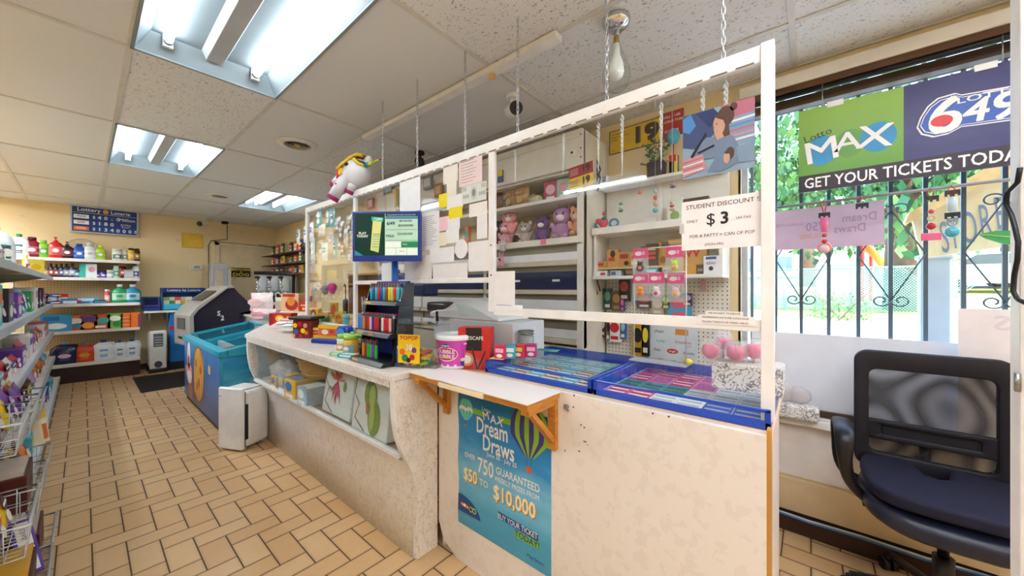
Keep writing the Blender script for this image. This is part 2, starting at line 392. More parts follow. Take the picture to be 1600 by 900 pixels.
for k, (x0, x1, y0, y1, n) in enumerate(LIGHTS):
    t = T('ceiling_light', lbl[k], 'ceiling light', ((x0+x1)/2, (y0+y1)/2, CZ-.006), 0, 'recessed fluorescent lights in the ceiling')
    a, b = (x1-x0)/2, (y1-y0)/2; d = .10
    h = MB()
    h.loft([[(-a+.012,-b+.012,0),(a-.012,-b+.012,0),(a-.012,b-.012,0),(-a+.012,b-.012,0)], [(-a+.07,-b+.05,d),(a-.07,-b+.05,d),(a-.07,b-.05,d),(-a+.07,b-.05,d)]], cap=False, smooth=False)
    h.box(-a+.07, a-.07, -b+.05, b-.05, d, d+.01)
    h.box(-a+.0, a, -b, -b+.014, -.004, .006).box(-a, a, b-.014, b, -.004, .006).box(-a, -a+.014, -b, b, -.004, .006).box(a-.014, a, -b, b, -.004, .006)
    h.build('housing', pan_m, t)
    MB().prism([(-.055, d), (-.035, d-.045), (.035, d-.045), (.055, d)], -b+.05, b-.05, 'y').build('ballast_cover', M('#b9bfc4', .35), t, bev=.002)
    xs = (-a+.13, a-.13) if n == 2 else (-a+.11, -.085, a-.11)
    if n == 3: xs = (-a+.11, -.09, .14)
    for x in xs:
        tb = MB().cyl((x, -b+.09, d-.035), (x, b-.09, d-.035), .0165, seg=10).build('fluorescent_tube', tube_m if k < 3 else (tube_f if y0 > 3 else tube_n), t)
        MB().cyl((x, -b+.065, d-.035), (x, -b+.09, d-.035), .0168, seg=10).cyl((x, b-.09, d-.035), (x, b-.065, d-.035), .0168, seg=10).build('end_cap', M('#6c96a8', .3), tb)
        MB().box(x-.02, x+.02, -b+.05, -b+.068, d-.06, d).box(x-.02, x+.02, b-.068, b-.05, d-.06, d).build('tube_socket', WHITE, t)
    for s_ in (-1, 1):
        MB().tube([(s_*.06, -b+.2, d-.01), (s_*.06, -b+.2, d-.03), (s_*(a-.09), -b+.2, d-.03), (s_*(a-.09), -b+.2, d-.01)], .002, 6).build('retaining_wire', STEEL, t)
# round vents
for (px, py, rad, lb) in ((465, 226, .15, 'round white ceiling vent nearer the counter'), (343, 306, .13, 'round white ceiling vent nearer the back wall')):
    p = at_z(px, py, CZ-.004)
    t = T('ceiling_vent', lb, 'vent', p, 0, 'round ceiling vents')
    MB().lathe([(rad*.66, -.012), (rad*.85, -.016), (rad, -.004), (rad, .003), (rad*.6, .003), (rad*.66, -.012)], seg=28, cap=False).build('rim', OFFW, t)
    q = MB()
    for r_ in (.6, .42): q.lathe([(rad*r_, -.012), (rad*(r_-.13), .002), (rad*(r_-.15), .002), (rad*(r_-.02), -.014)], seg=24, cap=False)
    q.build('louvre', M('#b4ada2'), t)
    MB().lathe([(rad*.62, .001), (.001, .0012)], seg=24, cap=False).build('duct_opening', M('#2d2722'), t)
    MB().lathe([(.001, -.018), (rad*.16, -.016), (rad*.18, .0)], seg=16, cap=False).build('centre_cap', M('#b9a94d' if rad > .14 else '#9a9282'), t)
# chrome ceiling lamp with glass teardrop
p = at_z(963, 30, CZ)
t = T('pendant_light', 'clear glass teardrop bulb lamp hanging from a chrome ceiling dome', 'lamp', p)
MB().lathe([(.002, -.05), (.03, -.048), (.055, -.03), (.062, -.012), (.06, 0)], seg=24).build('canopy', CHROME, t)
MB().cyl((0,0,-.05), (0,0,-.10), .008).cyl((0,0,-.08), (0,0,-.11), .012, mi=1).build('stem', [CHROME, M('#b08a3a', .3, .8)], t)
MB().lathe([(.014, -.10), (.022, -.13), (.045, -.19), (.06, -.235), (.062, -.265), (.05, -.30), (.025, -.32), (.002, -.325)], seg=24, cap=False).build('glass_shade', GLASS, t)
MB().lathe([(.012, -.11), (.016, -.16), (.03, -.20), (.034, -.235), (.026, -.262), (.002, -.274)], seg=18).build('bulb', M('#f5f5f5', .3), t)
# ---------------- window wall headrail / blind, outside grille
t = T('rolled_blind', 'cream rolled-up window blind with brown rail above the big window', 'blind', (WX-.04, WY0, WZ1+.02))
LB = WY1-WY0
MB().box(-.02, .03, 0, LB, .035, .10).build('valance', M('#f0ebe2'), t, bev=.006)
MB().box(-.012, .03, 0, LB, .0, .035).build('brown_rail', M('#5c3c20'), t, bev=.003)
MB().cyl((.005, 0, -.012), (.005, LB, -.012), .014, seg=10).build('roller', BLACK, t)
struct('trim_5', MB().box(WX-.012, WX, WY0, WY1+.03, CZ-.10, CZ-.075), M('#e9d3a4'))
GX = WX + .18
g = T('window_grille', 'dark iron security grille with scrolls outside the big window', 'window grille', (GX, 0, 0))
IR = M('#4c5964', .45, .2)
Y0 = at_x(1252, 450, GX).y; ST = (at_x(1252, 450, GX).y - at_x(1505, 450, GX).y)/5
bars = {k: Y0 - ST*k for k in range(-2, 15)}
for k, y in bars.items(): MB().cbox((0, y, 1.46), (.016, .016, 1.8)).build('bar', IR, g)
MB().cbox((0, -.72, .58), (.012, 2.2, .02)).cbox((0, -.72, 2.34), (.012, 2.2, .02)).build('cross_rail', IR, g)
def scroll(y, z, sgn, up, r=.036):
    pts = []
    for k in range(22):
        a = k/21*R(420); rr = r*(1-.68*k/21)
        pts.append((-.012, y+sgn*(r - rr*math.cos(a)), z + up*rr*math.sin(a)*.9))
    return pts
for c_ in (0, 3, 6, 9, 12):
    y = bars[c_]
    for sg in (-1, 1):
        MB().tube(scroll(y, 1.235, sg, -1), .0035, 6).tube([(-.012, y, 1.235), (-.012, y+sg*ST, 1.47)], .0035, 6).build('lower_scroll', IR, g)
        MB().tube(scroll(y, 1.70, sg, 1), .0035, 6).tube([(-.012, y, 1.70), (-.012, y+sg*ST, 1.47)], .0035, 6).build('upper_scroll', IR, g)
# ================================================================== OUTSIDE THE WINDOW
gz = lambda X: -.12 if X < 4 else -.12 + .072*(X-4)
def strip(x0, x1, y0, y1, name, m, dz=0):
    b = MB(); a = [b.v(p) for p in ((x0, y0, gz(x0)+dz), (x1, y0, gz(x1)+dz), (x1, y1, gz(x1)+dz), (x0, y1, gz(x0)+dz))]; b.f(a)
    return struct(name, b, m)
def mat_grass():
    q = NG('dry_grass'); a = q.noise(q.pos(), 2.2, 5); return q.done(q.ramp(a, [(.3, '#7f9256'), (.5, '#a3a86a'), (.7, '#c2b080')]), .9, .1)
def mat_asphalt(n_, a_, b_):
    q = NG(n_); a = q.noise(q.pos(), 5, 6); return q.done(q.ramp(a, [(.3, a_), (.7, b_)]), .85, .2)
strip(2.62, 4.0, -40, 40, 'ground', mat_asphalt('concrete_walk', '#b9b3a8', '#cfc9bd'))
strip(4.0, 12.5, -60, 40, 'ground', mat_asphalt('light_pavement', '#a9b4b8', '#c3cbcd'))
strip(12.5, 24, -60, 40, 'ground', mat_grass())
strip(24, 70, -90, 60, 'ground', mat_asphalt('road_asphalt', '#7c8488', '#969c9f'))
LEAF = [M('#4f7d43', .6, var=.25, scale=3), M('#6d9a52', .6, var=.25, scale=3), M('#35663f', .6, var=.25, scale=3)]
BARK = M('#6b5545', .9, var=.2, scale=6)
def tree(label, X, px, h, cr, trunk_r, seed, n=900, lo=.35, group='trees beyond the window'):
    rnd = random.Random(seed); p = at_x(px, 450, X); t = T('tree', label, 'tree', (X, p.y, gz(X)), 0, group)
    b = MB(); b.tube([(0,0,-.2), (.05,.03,h*.25), (-.05,.1,h*.5), (0,0,h*.8)], [trunk_r*1.3, trunk_r, trunk_r*.8, trunk_r*.35], 10)
    for k in range(6):
        a = rnd.uniform(0, 6.28); z = h*rnd.uniform(.35, .6)
        b.tube([(0,.05,z), (cr*.4*math.cos(a), cr*.4*math.sin(a), z+h*.15), (cr*.8*math.cos(a), cr*.8*math.sin(a), z+h*.3)], [trunk_r*.5, trunk_r*.3, trunk_r*.1], 6)
    b.build('trunk', BARK, t)
    b = MB(); bl = [(rnd.uniform(-.6,.6)*cr, rnd.uniform(-.7,.7)*cr, rnd.uniform(lo, .9)*h, cr*rnd.uniform(.35,.6)) for _ in range(11)]
    for k in range(n):
        x, y, z, r = rnd.choice(bl); u = Vector((rnd.gauss(0,1), rnd.gauss(0,1), rnd.gauss(0,1))).normalized()*r*rnd.uniform(.75, 1)
        c = Vector((x, y, z)) + u; s_ = cr*rnd.uniform(.035, .075); e = Euler((rnd.uniform(0,6), rnd.uniform(0,6), 0)).to_matrix()
        q = [b.v(c + e @ Vector(v_)) for v_ in ((-s_, 0, 0), (0, -s_*.6, s_*.1), (s_, 0, 0), (0, s_*.6, -s_*.1))]; b.f(q, rnd.randrange(3))
    b.build('foliage', LEAF, t); return t
tree('broad leafy tree with thick trunk behind the hanging store board', 15, 1412, 7.5, 3.6, .34, 1, 2600)
tree('tall tree behind the lottery banner at the window left edge', 25, 1262, 10, 4.0, .3, 2, 2200, lo=.4)
tree('tree at the right edge of the window above the parked cars', 36, 1580, 10, 5.5, .35, 3, 1800, lo=.42)
tree('distant tree behind the pale house', 50, 1215, 12, 6, .4, 4, 1500)
tree('distant tree between the house and the thick trunk', 64, 1345, 10, 6, .4, 5, 1800, lo=.2)
def shrub(label, X, px, r, seed):
    rnd = random.Random(seed); p = at_x(px, 450, X); t = T('shrub', label, 'shrub', (X, p.y, gz(X)), 0, 'shrubs outside the window')
    b = MB()
    for k in range(9):
        a = rnd.uniform(0, 6.28); b.tube([(0,0,0), (r*.5*math.cos(a), r*.5*math.sin(a), r*.7), (r*math.cos(a), r*math.sin(a), r*1.25)], .008, 5)
    b.build('stem', BARK, t); b = MB()
    for k in range(420):
        u = Vector((rnd.gauss(0,1), rnd.gauss(0,1), abs(rnd.gauss(0,1)))).normalized()*r*rnd.uniform(.5, 1.2); s_ = r*rnd.uniform(.05,.11); e = Euler((rnd.uniform(0,6), rnd.uniform(0,6), 0)).to_matrix()
        q = [b.v(u + e @ Vector(v_)) for v_ in ((-s_,0,0), (0,-s_*.5,0), (s_,0,0), (0,s_*.5,0))]; b.f(q, rnd.randrange(2))
    b.build('foliage', LEAF[:2], t)
shrub('low green shrub close outside at the window left edge', 4.6, 1217, .3, 11)
shrub('low green shrub outside between the second and third bars', 5.3, 1280, .26, 12)
shrub('round shrub in front of the chain link fence', 12.4, 1312, .6, 13)
# chain link fence
p0, p1 = at_x(1180, 450, 14).y, at_x(1460, 450, 14).y
f = T('chain_link_fence', 'pale green chain link fence across the lawn', 'fence', (14, 0, gz(14)))
CG = M('#7fb7a6', .5)
b = MB(); n = 60
for k in range(-8, n):
    for sg in (1, -1):
        y = p1 + (p0-p1)*(k if sg == 1 else k+8)/n; z0, z1 = 0.05, 1.25; dy = 1.2*sg*.9
        if k % 1 == 0: b.tube([(0, y, z0), (0, y+dy, z1)], .008, 4)
b.build('wire_mesh', CG, f)
for k in range(6): y = p1+(p0-p1)*k/5; MB().cyl((.02, y, 0), (.02, y, 1.35), .035, seg=8).build('post', CG, f)
MB().cyl((0, p1, 1.27), (0, p0, 1.27), .025, seg=8).build('top_rail', CG, f)
# green sheet fence right of the trunk
f2 = T('panel_fence', 'pale teal panel fence beside the thick tree trunk', 'fence', (19, 0, gz(19)))
for q, (a, b_) in enumerate(((1340, 1392), (1456, 1492))):
    ya, yb_ = at_x(a, 450, 19).y, at_x(b_, 450, 19).y
    MB().box(-.03, .03, yb_, ya, .0, 1.7).build('panel', M('#9fd0c4', .6), f2)
    for y in (ya, yb_): MB().cbox((0, y, .9), (.1, .1, 1.8)).build('post', M('#86b8ac', .6), f2)
# pale house
ya, yb_ = at_x(1150, 450, 33).y, at_x(1268, 450, 33).y
h = T('house', 'pale house with grey roof beyond the fence at window left', 'house', (33, yb_, gz(33)-.5))
L_ = ya-yb_
MB().box(0, 7, 0, L_, -1, 3.2).build('wall', M('#cfd8da', .7), h)
MB().prism([(-.4, 3.15), (7.4, 3.15), (3.5, 5.3)], -.4, L_+.4, 'y').build('roof', M('#7f8a90', .8), h)
for y in (1.0, 3.4): q = MB().box(-.04, 0, y, y+1.2, 1.0, 2.2).build('window', M('#e9eef0', .4), h); MB().box(-.06, -.03, y+.08, y+1.12, 1.08, 2.12).build('pane', M('#5d7380', .1), q)
MB().box(-.03, 0, 0, L_, -1, .7).build('skirting', M('#5f8d8a', .7), h)
# cars
def car(label, px, X, col, s_=1.0, dz=0):
    p = at_x(px, 450, X); t = T('car', label, 'car', (X, p.y, gz(X)+dz), R(90), 'parked cars beyond the lawn')
    pr = [(-2.2,.35),(-2.25,.75),(-1.9,.95),(-1.25,1.02),(-.65,1.42),(.75,1.45),(1.45,1.02),(2.1,.92),(2.25,.6),(2.2,.32)]
    MB().prism(pr, -.85, .85, 'y').build('body', M(col, .25, coat=.5), t, bev=.07, seg=3)
    q = MB()
    for s2 in (-1, 1):
        q.prism([(-1.12,1.02),(-.62,1.36),(-.02,1.38),(-.02,1.02)], s2*.86-.01, s2*.86+.01, 'y').prism([(.06,1.02),(.06,1.38),(.68,1.37),(1.2,1.02)], s2*.86-.01, s2*.86+.01, 'y')
    q.build('side_window', M('#33414a', .1), t)
    for x in (-1.35, 1.38):
        for y in (-.78, .78):
            q = MB().cyl((x, y-.1, .33), (x, y+.1, .33), .33, seg=20).build('wheel', M('#1d1d1f', .7), t)
            MB().cyl((x, y-.11, .33), (x, y+.11, .33), .2, seg=14).build('hubcap', M('#b9bdc1', .3, .6), q)
car('white sedan parked beyond the lawn at window right', 1560, 21.5, '#e9eef1')
car('dark grey car parked behind the concrete post at window right', 1490, 24, '#59636b')
# grey post, store board
p = at_x(1459, 450, 3.35)
tag(MB().cbox((0,0,.69), (.10, .125, 1.62)).cbox((0,0,-.06), (.15,.18,.12)).cbox((0,0,1.49), (.12,.145,.03)).build('porch_post', M('#98a3ae', .6), bev=.01), 'grey painted porch post under the hanging store board', 'post', loc=(3.35, p.y, -.0))
t = T('store_board', 'carved cream wooden board with large letters STORE outside', 'sign', (3.1, at_x(1500, 400, 3.1).y, 0), FACE)
sc = [(px, at_x(px, py, 3.1)) for px, py in ()]
def loc2(px, py):
    q = at_x(px, py, 3.1); return (-(q.y - t.location.y), q.z)
outl = [loc2(*q) for q in ((1440,404),(1430,366),(1424,340),(1440,330),(1500,305),(1560,268),(1625,232),(1625,374),(1567,386))]
MB().prism(outl, -.02, .02, 'y').build('board', mat_wood('cream_board_wood', '#e6cf9e', '#f0deb4', (3,3,1)), t)
roofp = [loc2(*q) for q in ((1410,353),(1418,334),(1440,322),(1475,300),(1520,275),(1600,222),(1625,205),(1625,236),(1560,274),(1500,308),(1444,336))]
MB().prism(roofp, -.05, .03, 'y').build('carved_canopy', M('#e8c487', .6, var=.2, scale=12), t)
b = MB()
for ch, px, py in (('S',1474,374),('T',1489,368),('O',1512,359),('R',1537,348),('E',1560,337)):
    x, z = loc2(px, py); b.text(ch, .25, x, z, -.024, 0, sx=.29, rot=-.08)
b.build('lettering', M('#7385a0', .6), t)
# orange and yellow play slide
p = at_x(1397, 450, 17); t = T('play_slide', 'yellow and orange outdoor slide standing beside the thick trunk', 'slide', (17, p.y, gz(17)), R(60))
MB().tube([(-.6, 0, .1), (-.1, 0, .5), (.4, 0, 1.5), (.7, 0, 1.9)], .12, 8).build('chute', M('#e8a13a', .5), t)
MB().cyl((.7, -.25, 0), (.7, -.25, 2.2), .05).cyl((.7, .25, 0), (.7, .25, 2.2), .05).build('frame', M('#d3402f', .5), t)
# ================================================================== COUNTERS
CT = .906
prof = [(.90, CT-.03), (.90,.78), (.905,.70), (.92,.61), (.945,.54), (.975,.48), (1.0,.43), (1.015,.37), (1.02,.28), (1.02, 0)]
EDGE = M('#e6dccf', .4)
t = T('display_counter', 'marble-patterned shop counter with a glass-fronted display compartment', 'counter', (0,0,0))
Y0c, Y1c, XB = 1.44, 3.706, 1.46
MB().prism([(.89, Y0c-.005), (XB, Y0c-.005), (XB, 3.7), (1.51, 4.6), (1.30, 4.62), (.89, Y1c+.01)], CT-.028, CT, 'z').build('worktop', [mat_marble('marble_top', '#eee6de', '#c6a78a')], t, bev=.003)
MB().box(.888, .893, Y0c-.005, Y1c+.01, CT-.030, CT-.006).build('edge_strip', MARBLE, t)
for y, n in ((Y0c, 1), (Y1c-.035, 2)):
    MB().prism(prof + [(1.145, 0), (1.145, CT-.035)], y, y+.035, 'y').build('end_panel', MARBLE, t, bev=.002)
for y in (Y0c, Y1c-.035):
    MB().loft([[(x-.003, y+.002, z), (x+.001, y+.002, z), (x+.001, y+.033, z), (x-.003, y+.033, z)] for x, z in prof[:8]], smooth=False).build('edge_band', M('#f4f0ea', .35), t)
b = MB(); a = [b.v((x, y, z)) for y in (Y0c+.035, Y1c-.035) for x, z in ((.962,.508),(.985,.465),(1.004,.42),(1.017,.36),(1.02,.28),(1.02,0))]
for k in range(5): b.f((a[k], a[k+1], a[k+7], a[k+6]), 0, True)
b.build('front_panel', MARBLE, t, solid=.012)
MB().box(.94, .968, Y0c+.035, Y1c-.035, .50, .522).build('lower_rail', M('#e4e2de', .35), t, bev=.003)
MB().box(.895, .915, Y0c+.035, Y1c-.035, CT-.06, CT-.028).build('upper_rail', MARBLE, t)
b = MB(); pr = [(.912, CT-.055), (.924,.75), (.937,.63), (.95,.522)]
for (y0, y1, dx) in ((Y0c+.036, 2.62, 0), (2.56, Y1c-.036, .008)):
    a = [b.v((x+dx, y, z)) for y in (y0, y1) for x, z in pr]
    for k in range(3): b.f((a[k], a[k+1], a[k+5], a[k+4]), 0, True)
b.build('glass_front', GLASS, t)
MB().box(.955, 1.42, Y0c+.035, Y1c-.035, .49, .505).build('display_floor', M('#b7a58c', .6), t)
MB().box(1.42, 1.44, Y0c+.035, Y1c-.035, 0, CT-.03).build('back_panel', M('#8a5a36', .5), t)
MB().box(1.12, 1.30, Y0c+.04, Y1c-.04, .70, .71).build('inner_shelf', GLASS, t)
# --- right counter
t = T('sales_counter', 'plain white laminate counter front beneath the blue ticket cases', 'counter', (0,0,0))
XW = 1.15
def mat_speck():
    q = NG('white_speckle_laminate'); a = q.noise(q.pos(), 30, 4); c_ = q.noise(q.pos(), 7, 3); c = q.mix(q.math('MULTIPLY', q.math('GREATER_THAN', a, .56), .25), '#f1e9e2', '#dccdc0')
    return q.done(q.mix(q.math('MULTIPLY', c_, .12), c, '#e0cdbd'), .4, .4)
SPK = mat_speck()
MB().prism([(.086, .0), (1.30, 0), (1.40, .05), (1.437, .13), (1.437, .908), (.086, .908)], XW, XW+.02, 'x').build('front_panel', SPK, t)
MB().box(XW+.003, XW+.035, .076, .086, 0, .925).build('edge_strip', M('#c98f45', .5), t)
MB().box(XW+.02, 1.78, .075, 1.437, .885, .908).build('worktop', M('#e9c9a6', .45), t, bev=.003)
for y_ in (.09, 1.41): MB().box(XW+.02, 1.74, y_, y_+.02, 0, .885).build('side_panel', SPK, t)
b = MB()
for px, py in ((897,618),(896,636),(1020,646),(1045,651),(908,664),(913,668),(905,705)): q = at_x(px, py, XW); b.cyl((XW-.001, q.y, q.z), (XW+.002, q.y, q.z), .0032, seg=8)
for k, (px, py, rr) in enumerate(((914,690,.012),(918,695,.006),(883,704,.009),(879,804,.003),(905,812,.003))): q = at_x(px, py, XW); b.cbox((XW-.0006, q.y, q.z), (.0008, rr, rr*.35), rot=(k*.8,0,0))
b.build('screw_holes_and_scuffs', M('#5a4a40', .7), t)
# folding shelf with brackets
t = T('fold_out_shelf', 'white-topped shelf board on two orange wooden brackets', 'shelf', (0,0,0))
q = NG('chipped_white_top'); SHT = q.done(q.mix(q.math('MULTIPLY', q.noise(q.pos(), 5, 3), .15), '#f4ede8', '#dccabc'), .35, .4)
MB().prism([(.945,.72), (1.149,.715), (1.149,1.437), (.966,1.43), (.962,1.30), (.955,1.27), (.962,1.20), (.955,1.05), (.948,.9)], .908, .912, 'z').build('laminate_top', SHT, t)
MB().prism([(.952,.725), (1.149,.722), (1.149,1.435), (.972,1.425)], .886, .9078, 'z').build('core_board', BWOOD, t)
MB().prism([(.944,.93), (.955,.93), (.955,1.20), (.947,1.18)], .889, .906, 'z').build('torn_edge', M('#f3dfb8', .7), t)
for y0, lb in ((.728, 1), (1.345, 2)):
    b = MB(); b.box(XW-.022, XW-.002, y0, y0+.035, .69, .886); b.box(.965, XW-.022, y0, y0+.035, .862, .886)
    b.prism([(.985,.862), (1.01,.862), (XW-.022,.745), (XW-.022,.715)], y0+.004, y0+.031, 'y'); b.build('bracket', BWOOD, t, bev=.0015)
b = MB().tube([(XW-.004,.70,.865), (XW-.012,.69,.862), (XW-.018,.685,.855), (XW-.008,.68,.85)], .003, 6).cyl((XW-.012,.69,.86), (XW+.0,.69,.86), .008, seg=10)
b.build('hook_latch', STEEL, t)
# --- poster
PW, PZ0, PZ1 = .528, .185, .80
t = T('lottery_poster', 'blue hot-air balloon prize poster taped to the white counter front', 'poster', (XW-.0015, 1.288, PZ0), FACE)
PH = PZ1-PZ0
q = NG('poster_sky'); p_ = q.sep(q.pos(True)); n_ = q.noise(q.scale(q.pos(True), (1.2,1,4)), 3.5, 4)
pc = q.ramp(q.math('ADD', q.math('MULTIPLY', q.math('DIVIDE', p_[2], PH), .75), q.math('MULTIPLY', n_, .35)), [(.1,'#3f97bd'), (.32,'#4fabd0'), (.5,'#7cc6e8'), (.68,'#2f8fd0'), (.95,'#1c72b8')])
POSTM = q.done(pc, .3, .4)
b = MB()
N_ = 24; top = [(PW*k/N_, PH) for k in range(N_+1)]; bot = [(PW*k/N_ + 0, 0 if k else .0) for k in range(N_+1)]
left = [(-.004*math.sin(k*1.3), PH*k/12) for k in range(1, 12)]
b.prism([(0,0), (PW,0), (PW,PH)] + [(0,PH)] + left[::-1], 0, .001, 'y'); b.build('sheet', POSTM, t)
b = MB(); e = -.0008
X = lambda u: u*PW
Z = lambda v: (1-v)*PH
b.patch(X(.19), X(.32), Z(.125), Z(.085), e, 3); b.patch(X(.50), X(.66), Z(.125), Z(.085), e, 3)
b.text('Lotto', .024, X(.35), Z(.07), e, 0, rot=.1)
for ch, u, v, r_ in (('M',.345,.115,-.25),('A',.43,.125,0),('X',.505,.125,.2)): b.text(ch, .052, X(u), Z(v), e*1.2, 0, bold=.02, rot=r_)
b.text('Dream', .100, X(.41), Z(.200), e, 0, bold=.025, sx=.68); b.text('Draws', .100, X(.48), Z(.315), e, 0, bold=.025, sx=.70)
b.text('June 30 - July 25', .026, X(.52), Z(.385), e, 0, bold=.01)
b.text('OVER', .032, X(.15), Z(.455), e, 0, bold=.02, sx=.85); b.text('750', .098, X(.34), Z(.495), e, 0, bold=.02, sx=.68)
b.text('GUARANTEED', .045, X(.68), Z(.475), e, 0, bold=.02, sx=.80); b.text('WEEKLY PRIZES FROM', .030, X(.67), Z(.535), e, 0, bold=.01, sx=.80)
b.text('$50', .080, X(.155), Z(.605), e, 2, bold=.035, sx=.75); b.text('TO', .042, X(.32), Z(.612), e, 0, bold=.02, sx=.9)
b.text('$10,000', .088, X(.645), Z(.635), e, 2, bold=.035, sx=.80)
b.text('$50', .080, X(.165), Z(.612), e*.6, 6, bold=.035, sx=.75); b.text('$10,000', .088, X(.655), Z(.642), e*.6, 6, bold=.035, sx=.80)
b.prism([(X(.48), Z(.80)), (X(.885), Z(.815)), (X(.885), Z(.765)), (X(.48), Z(.755))], e, e+.0004, 'y', 1); b.text('BUY YOUR TICKET', .032, X(.68), Z(.785), e*1.6, 0, bold=.015, sx=.78)
b.patch(X(.66), X(.90), Z(.865), Z(.815), e, 3); b.text('TODAY!', .036, X(.78), Z(.84), e*1.6, 1, bold=.03, sx=.95)
b.text('Play Smart', .020, X(.86), Z(.94), e, 1, bold=.01)
arc = [(X(0), Z(.90)), (X(0), Z(.78))] + [(X(.26*math.sin(R(a))), Z(.90-.14*math.cos(R(a)))) for a in range(0, 91, 10)]
b.prism([(X(0), Z(.905)), (X(0), Z(.775))] + [(X(.28*math.sin(R(a))), Z(.905-.135*math.cos(R(a))*1.0)) for a in range(8, 91, 8)], e, e+.0004, 'y', 1)
b.disc(X(.055), Z(.845), .012, .008, e*1.5, 4, th=.0004); b.disc(X(.085), Z(.845), .010, .008, e*1.7, 2, th=.0004); b.disc(X(.115), Z(.848), .011, .008, e*1.9, 4, th=.0004)
for u in (.165, .205): b.tube([(X(u)+.011*math.cos(a/10*6.283), e*1.4, Z(.852)+.011*math.sin(a/10*6.283)) for a in range(10)], .0022, 5, 5, closed=True)
b.build('printed_lettering', [WHITE, M('#1c4f93', .4), M('#fff0c2', .4), M('#7fbf3f', .4), M('#f08a2a', .4), M('#cbe25a', .4), M('#c88a2c', .4)], t)
BAM = [M('#46c3b4', .4), M('#7fd8cc', .4), M('#443a8c', .4), M('#8dbb2e', .4), M('#d5612b', .4), DARK, WHITE]
b = MB()
def balloon(cx, cz, rx, rz, mis, basket):
    n = 8
    for k in range(n):
        a0, a1 = -1+2*k/n, -1+2*(k+1)/n; pts = []
        for f_ in range(13):
            v = f_/12*1.75-.85; w_ = math.sqrt(max(0, 1-min(v, .98)**2)) if v > -.25 else math.sqrt(1-.0625)*(1-(-.25-v)/.8)
            pts.append((w_*rx, v*rz))
        b.prism([(cx+a0*w_, cz+z_) for w_, z_ in pts] + [(cx+a1*w_, cz+z_) for w_, z_ in pts[::-1]], -.0010, -.0006, 'y', mis[k % len(mis)])
    b.tube([(cx-rx*.12, -.001, cz-rz*.85), (cx-rx*.09, -.001, cz-rz*1.18)], .0006, 4, 5); b.tube([(cx+rx*.12, -.001, cz-rz*.85), (cx+rx*.09, -.001, cz-rz*1.18)], .0006, 4, 5)
    b.patch(cx-rx*.13, cx+rx*.13, cz-rz*1.36, cz-rz*1.16, -.0010, basket)
balloon(X(.10), Z(.115), .046, .056, (0, 1), 4); b.prism([(X(.015),Z(.10)), (X(.05),Z(.085)), (X(.1),Z(.10)), (X(.15),Z(.085)), (X(.185),Z(.10)), (X(.185),Z(.125)), (X(.15),Z(.11)), (X(.1),Z(.125)), (X(.05),Z(.11)), (X(.015),Z(.125))], -.0013, -.0010, 'y', 6)
b.build('printed_balloon', BAM, t); b = MB()
balloon(X(.80), Z(.13), .098, .120, (2, 3), 4)
b.build('printed_balloon', BAM, t)
# ------------------------------------------------ blue ticket cases
CB = M('#1846b8', .25, coat=.3)
def ticket(b, x0, x1, z, y0, y1, mis, rnd):
    b.box(x0, x1, y0, y1, z, z+.0012, mis[0])
    for k in range(5):
        xa = x0 + (x1-x0)*(.08+.17*k); b.box(xa, xa+(x1-x0)*.12, y0+(y1-y0)*.08, y0+(y1-y0)*.92, z+.0012, z+.0018, mis[1 + k % 2])
def case(label, y0, y1, scheme, seed):
    t = T('scratch_ticket_case', label, 'display case', (1.2, y0, .9085), 0, 'blue-framed scratch ticket cases')
    L = y1-y0; D_ = .54; H_ = .055; rnd = random.Random(seed)
    MB().box(0, .014, 0, L, 0, .022).box(0, .010, 0, L, H_-.008, H_).box(D_-.014, D_, 0, L, 0, H_).box(0, D_, 0, .014, 0, H_).box(0, D_, L-.014, L, 0, H_).box(.014, D_-.014, .014, L-.014, 0, .006).build('frame', CB, t, bev=.002)
    MB().box(.002, .005, .014, L-.014, .022, H_-.008).build('front_glass_strip', CASEGL, t)
    MB().box(.006, D_-.006, .006, L-.006, H_, H_+.004).build('glass_top', CASEGL, t)
    MB().box(.014, D_-.014, .014, L-.014, .006, .010).build('tray_liner', M(scheme[0], .5), t)
    return t, L, D_
TM = {'bro': M('#c9a48c', .5), 'dk': M('#6b4a3d', .5), 'tl': M('#5cb8c4', .5), 'tl2': M('#2f9fc0', .5), 'pk': M('#d24a93', .5), 'pk2': M('#e989b5', .5), 'rd': M('#c2274a', .5), 'gr': M('#2ba78f', .5), 'wh': M('#ece9ea', .5), 'pu': M('#7b5bb5', .5), 'gy': M('#9fb4c8', .5), 'bl': M('#2b50b0', .5)}
def lay(t, base, rows, L, D_, gname, desc):
    nn = len(rows)
    for r_, row in enumerate(rows):
        x0 = .02 + (D_-.04)*r_/nn; x1 = .02 + (D_-.04)*(r_+1)/nn - .004; m_ = len(row)
        for c_, k in enumerate(row):
            y0 = .02 + (L-.04)*c_/m_; y1 = .02 + (L-.04)*(c_+1)/m_ - .003
            if not k: continue
            a, b_, c2 = k; o = MB(); ticket(o, x0, x1, 0, y0, y1, (0, 1, 2), None)
            o = o.build('scratch_ticket', [TM[a], TM[b_], TM[c2]]); o.location = (1.2, base, .919)
            tag(o, f'{desc[a]} scratch ticket, {ORD[m_-1-c_]} from the left in {"front" if r_==0 else ORD[r_]+" back"} row of the {gname}', 'lottery ticket', f'scratch tickets in the {gname}')
dd = {'bro': 'tan', 'tl': 'turquoise', 'pk': 'pink', 'gr': 'teal green', 'wh': 'white', 'pu': 'purple', 'gy': 'pale grey', 'rd': 'crimson', 'bl': 'dark blue', 'pk2': 'light pink', 'tl2': 'blue', 'dk': 'brown'}
t, L, D_ = case('blue-framed glass case of turquoise and tan tickets, left of the two', .62, 1.16, ('#8fc3d2',), 1)
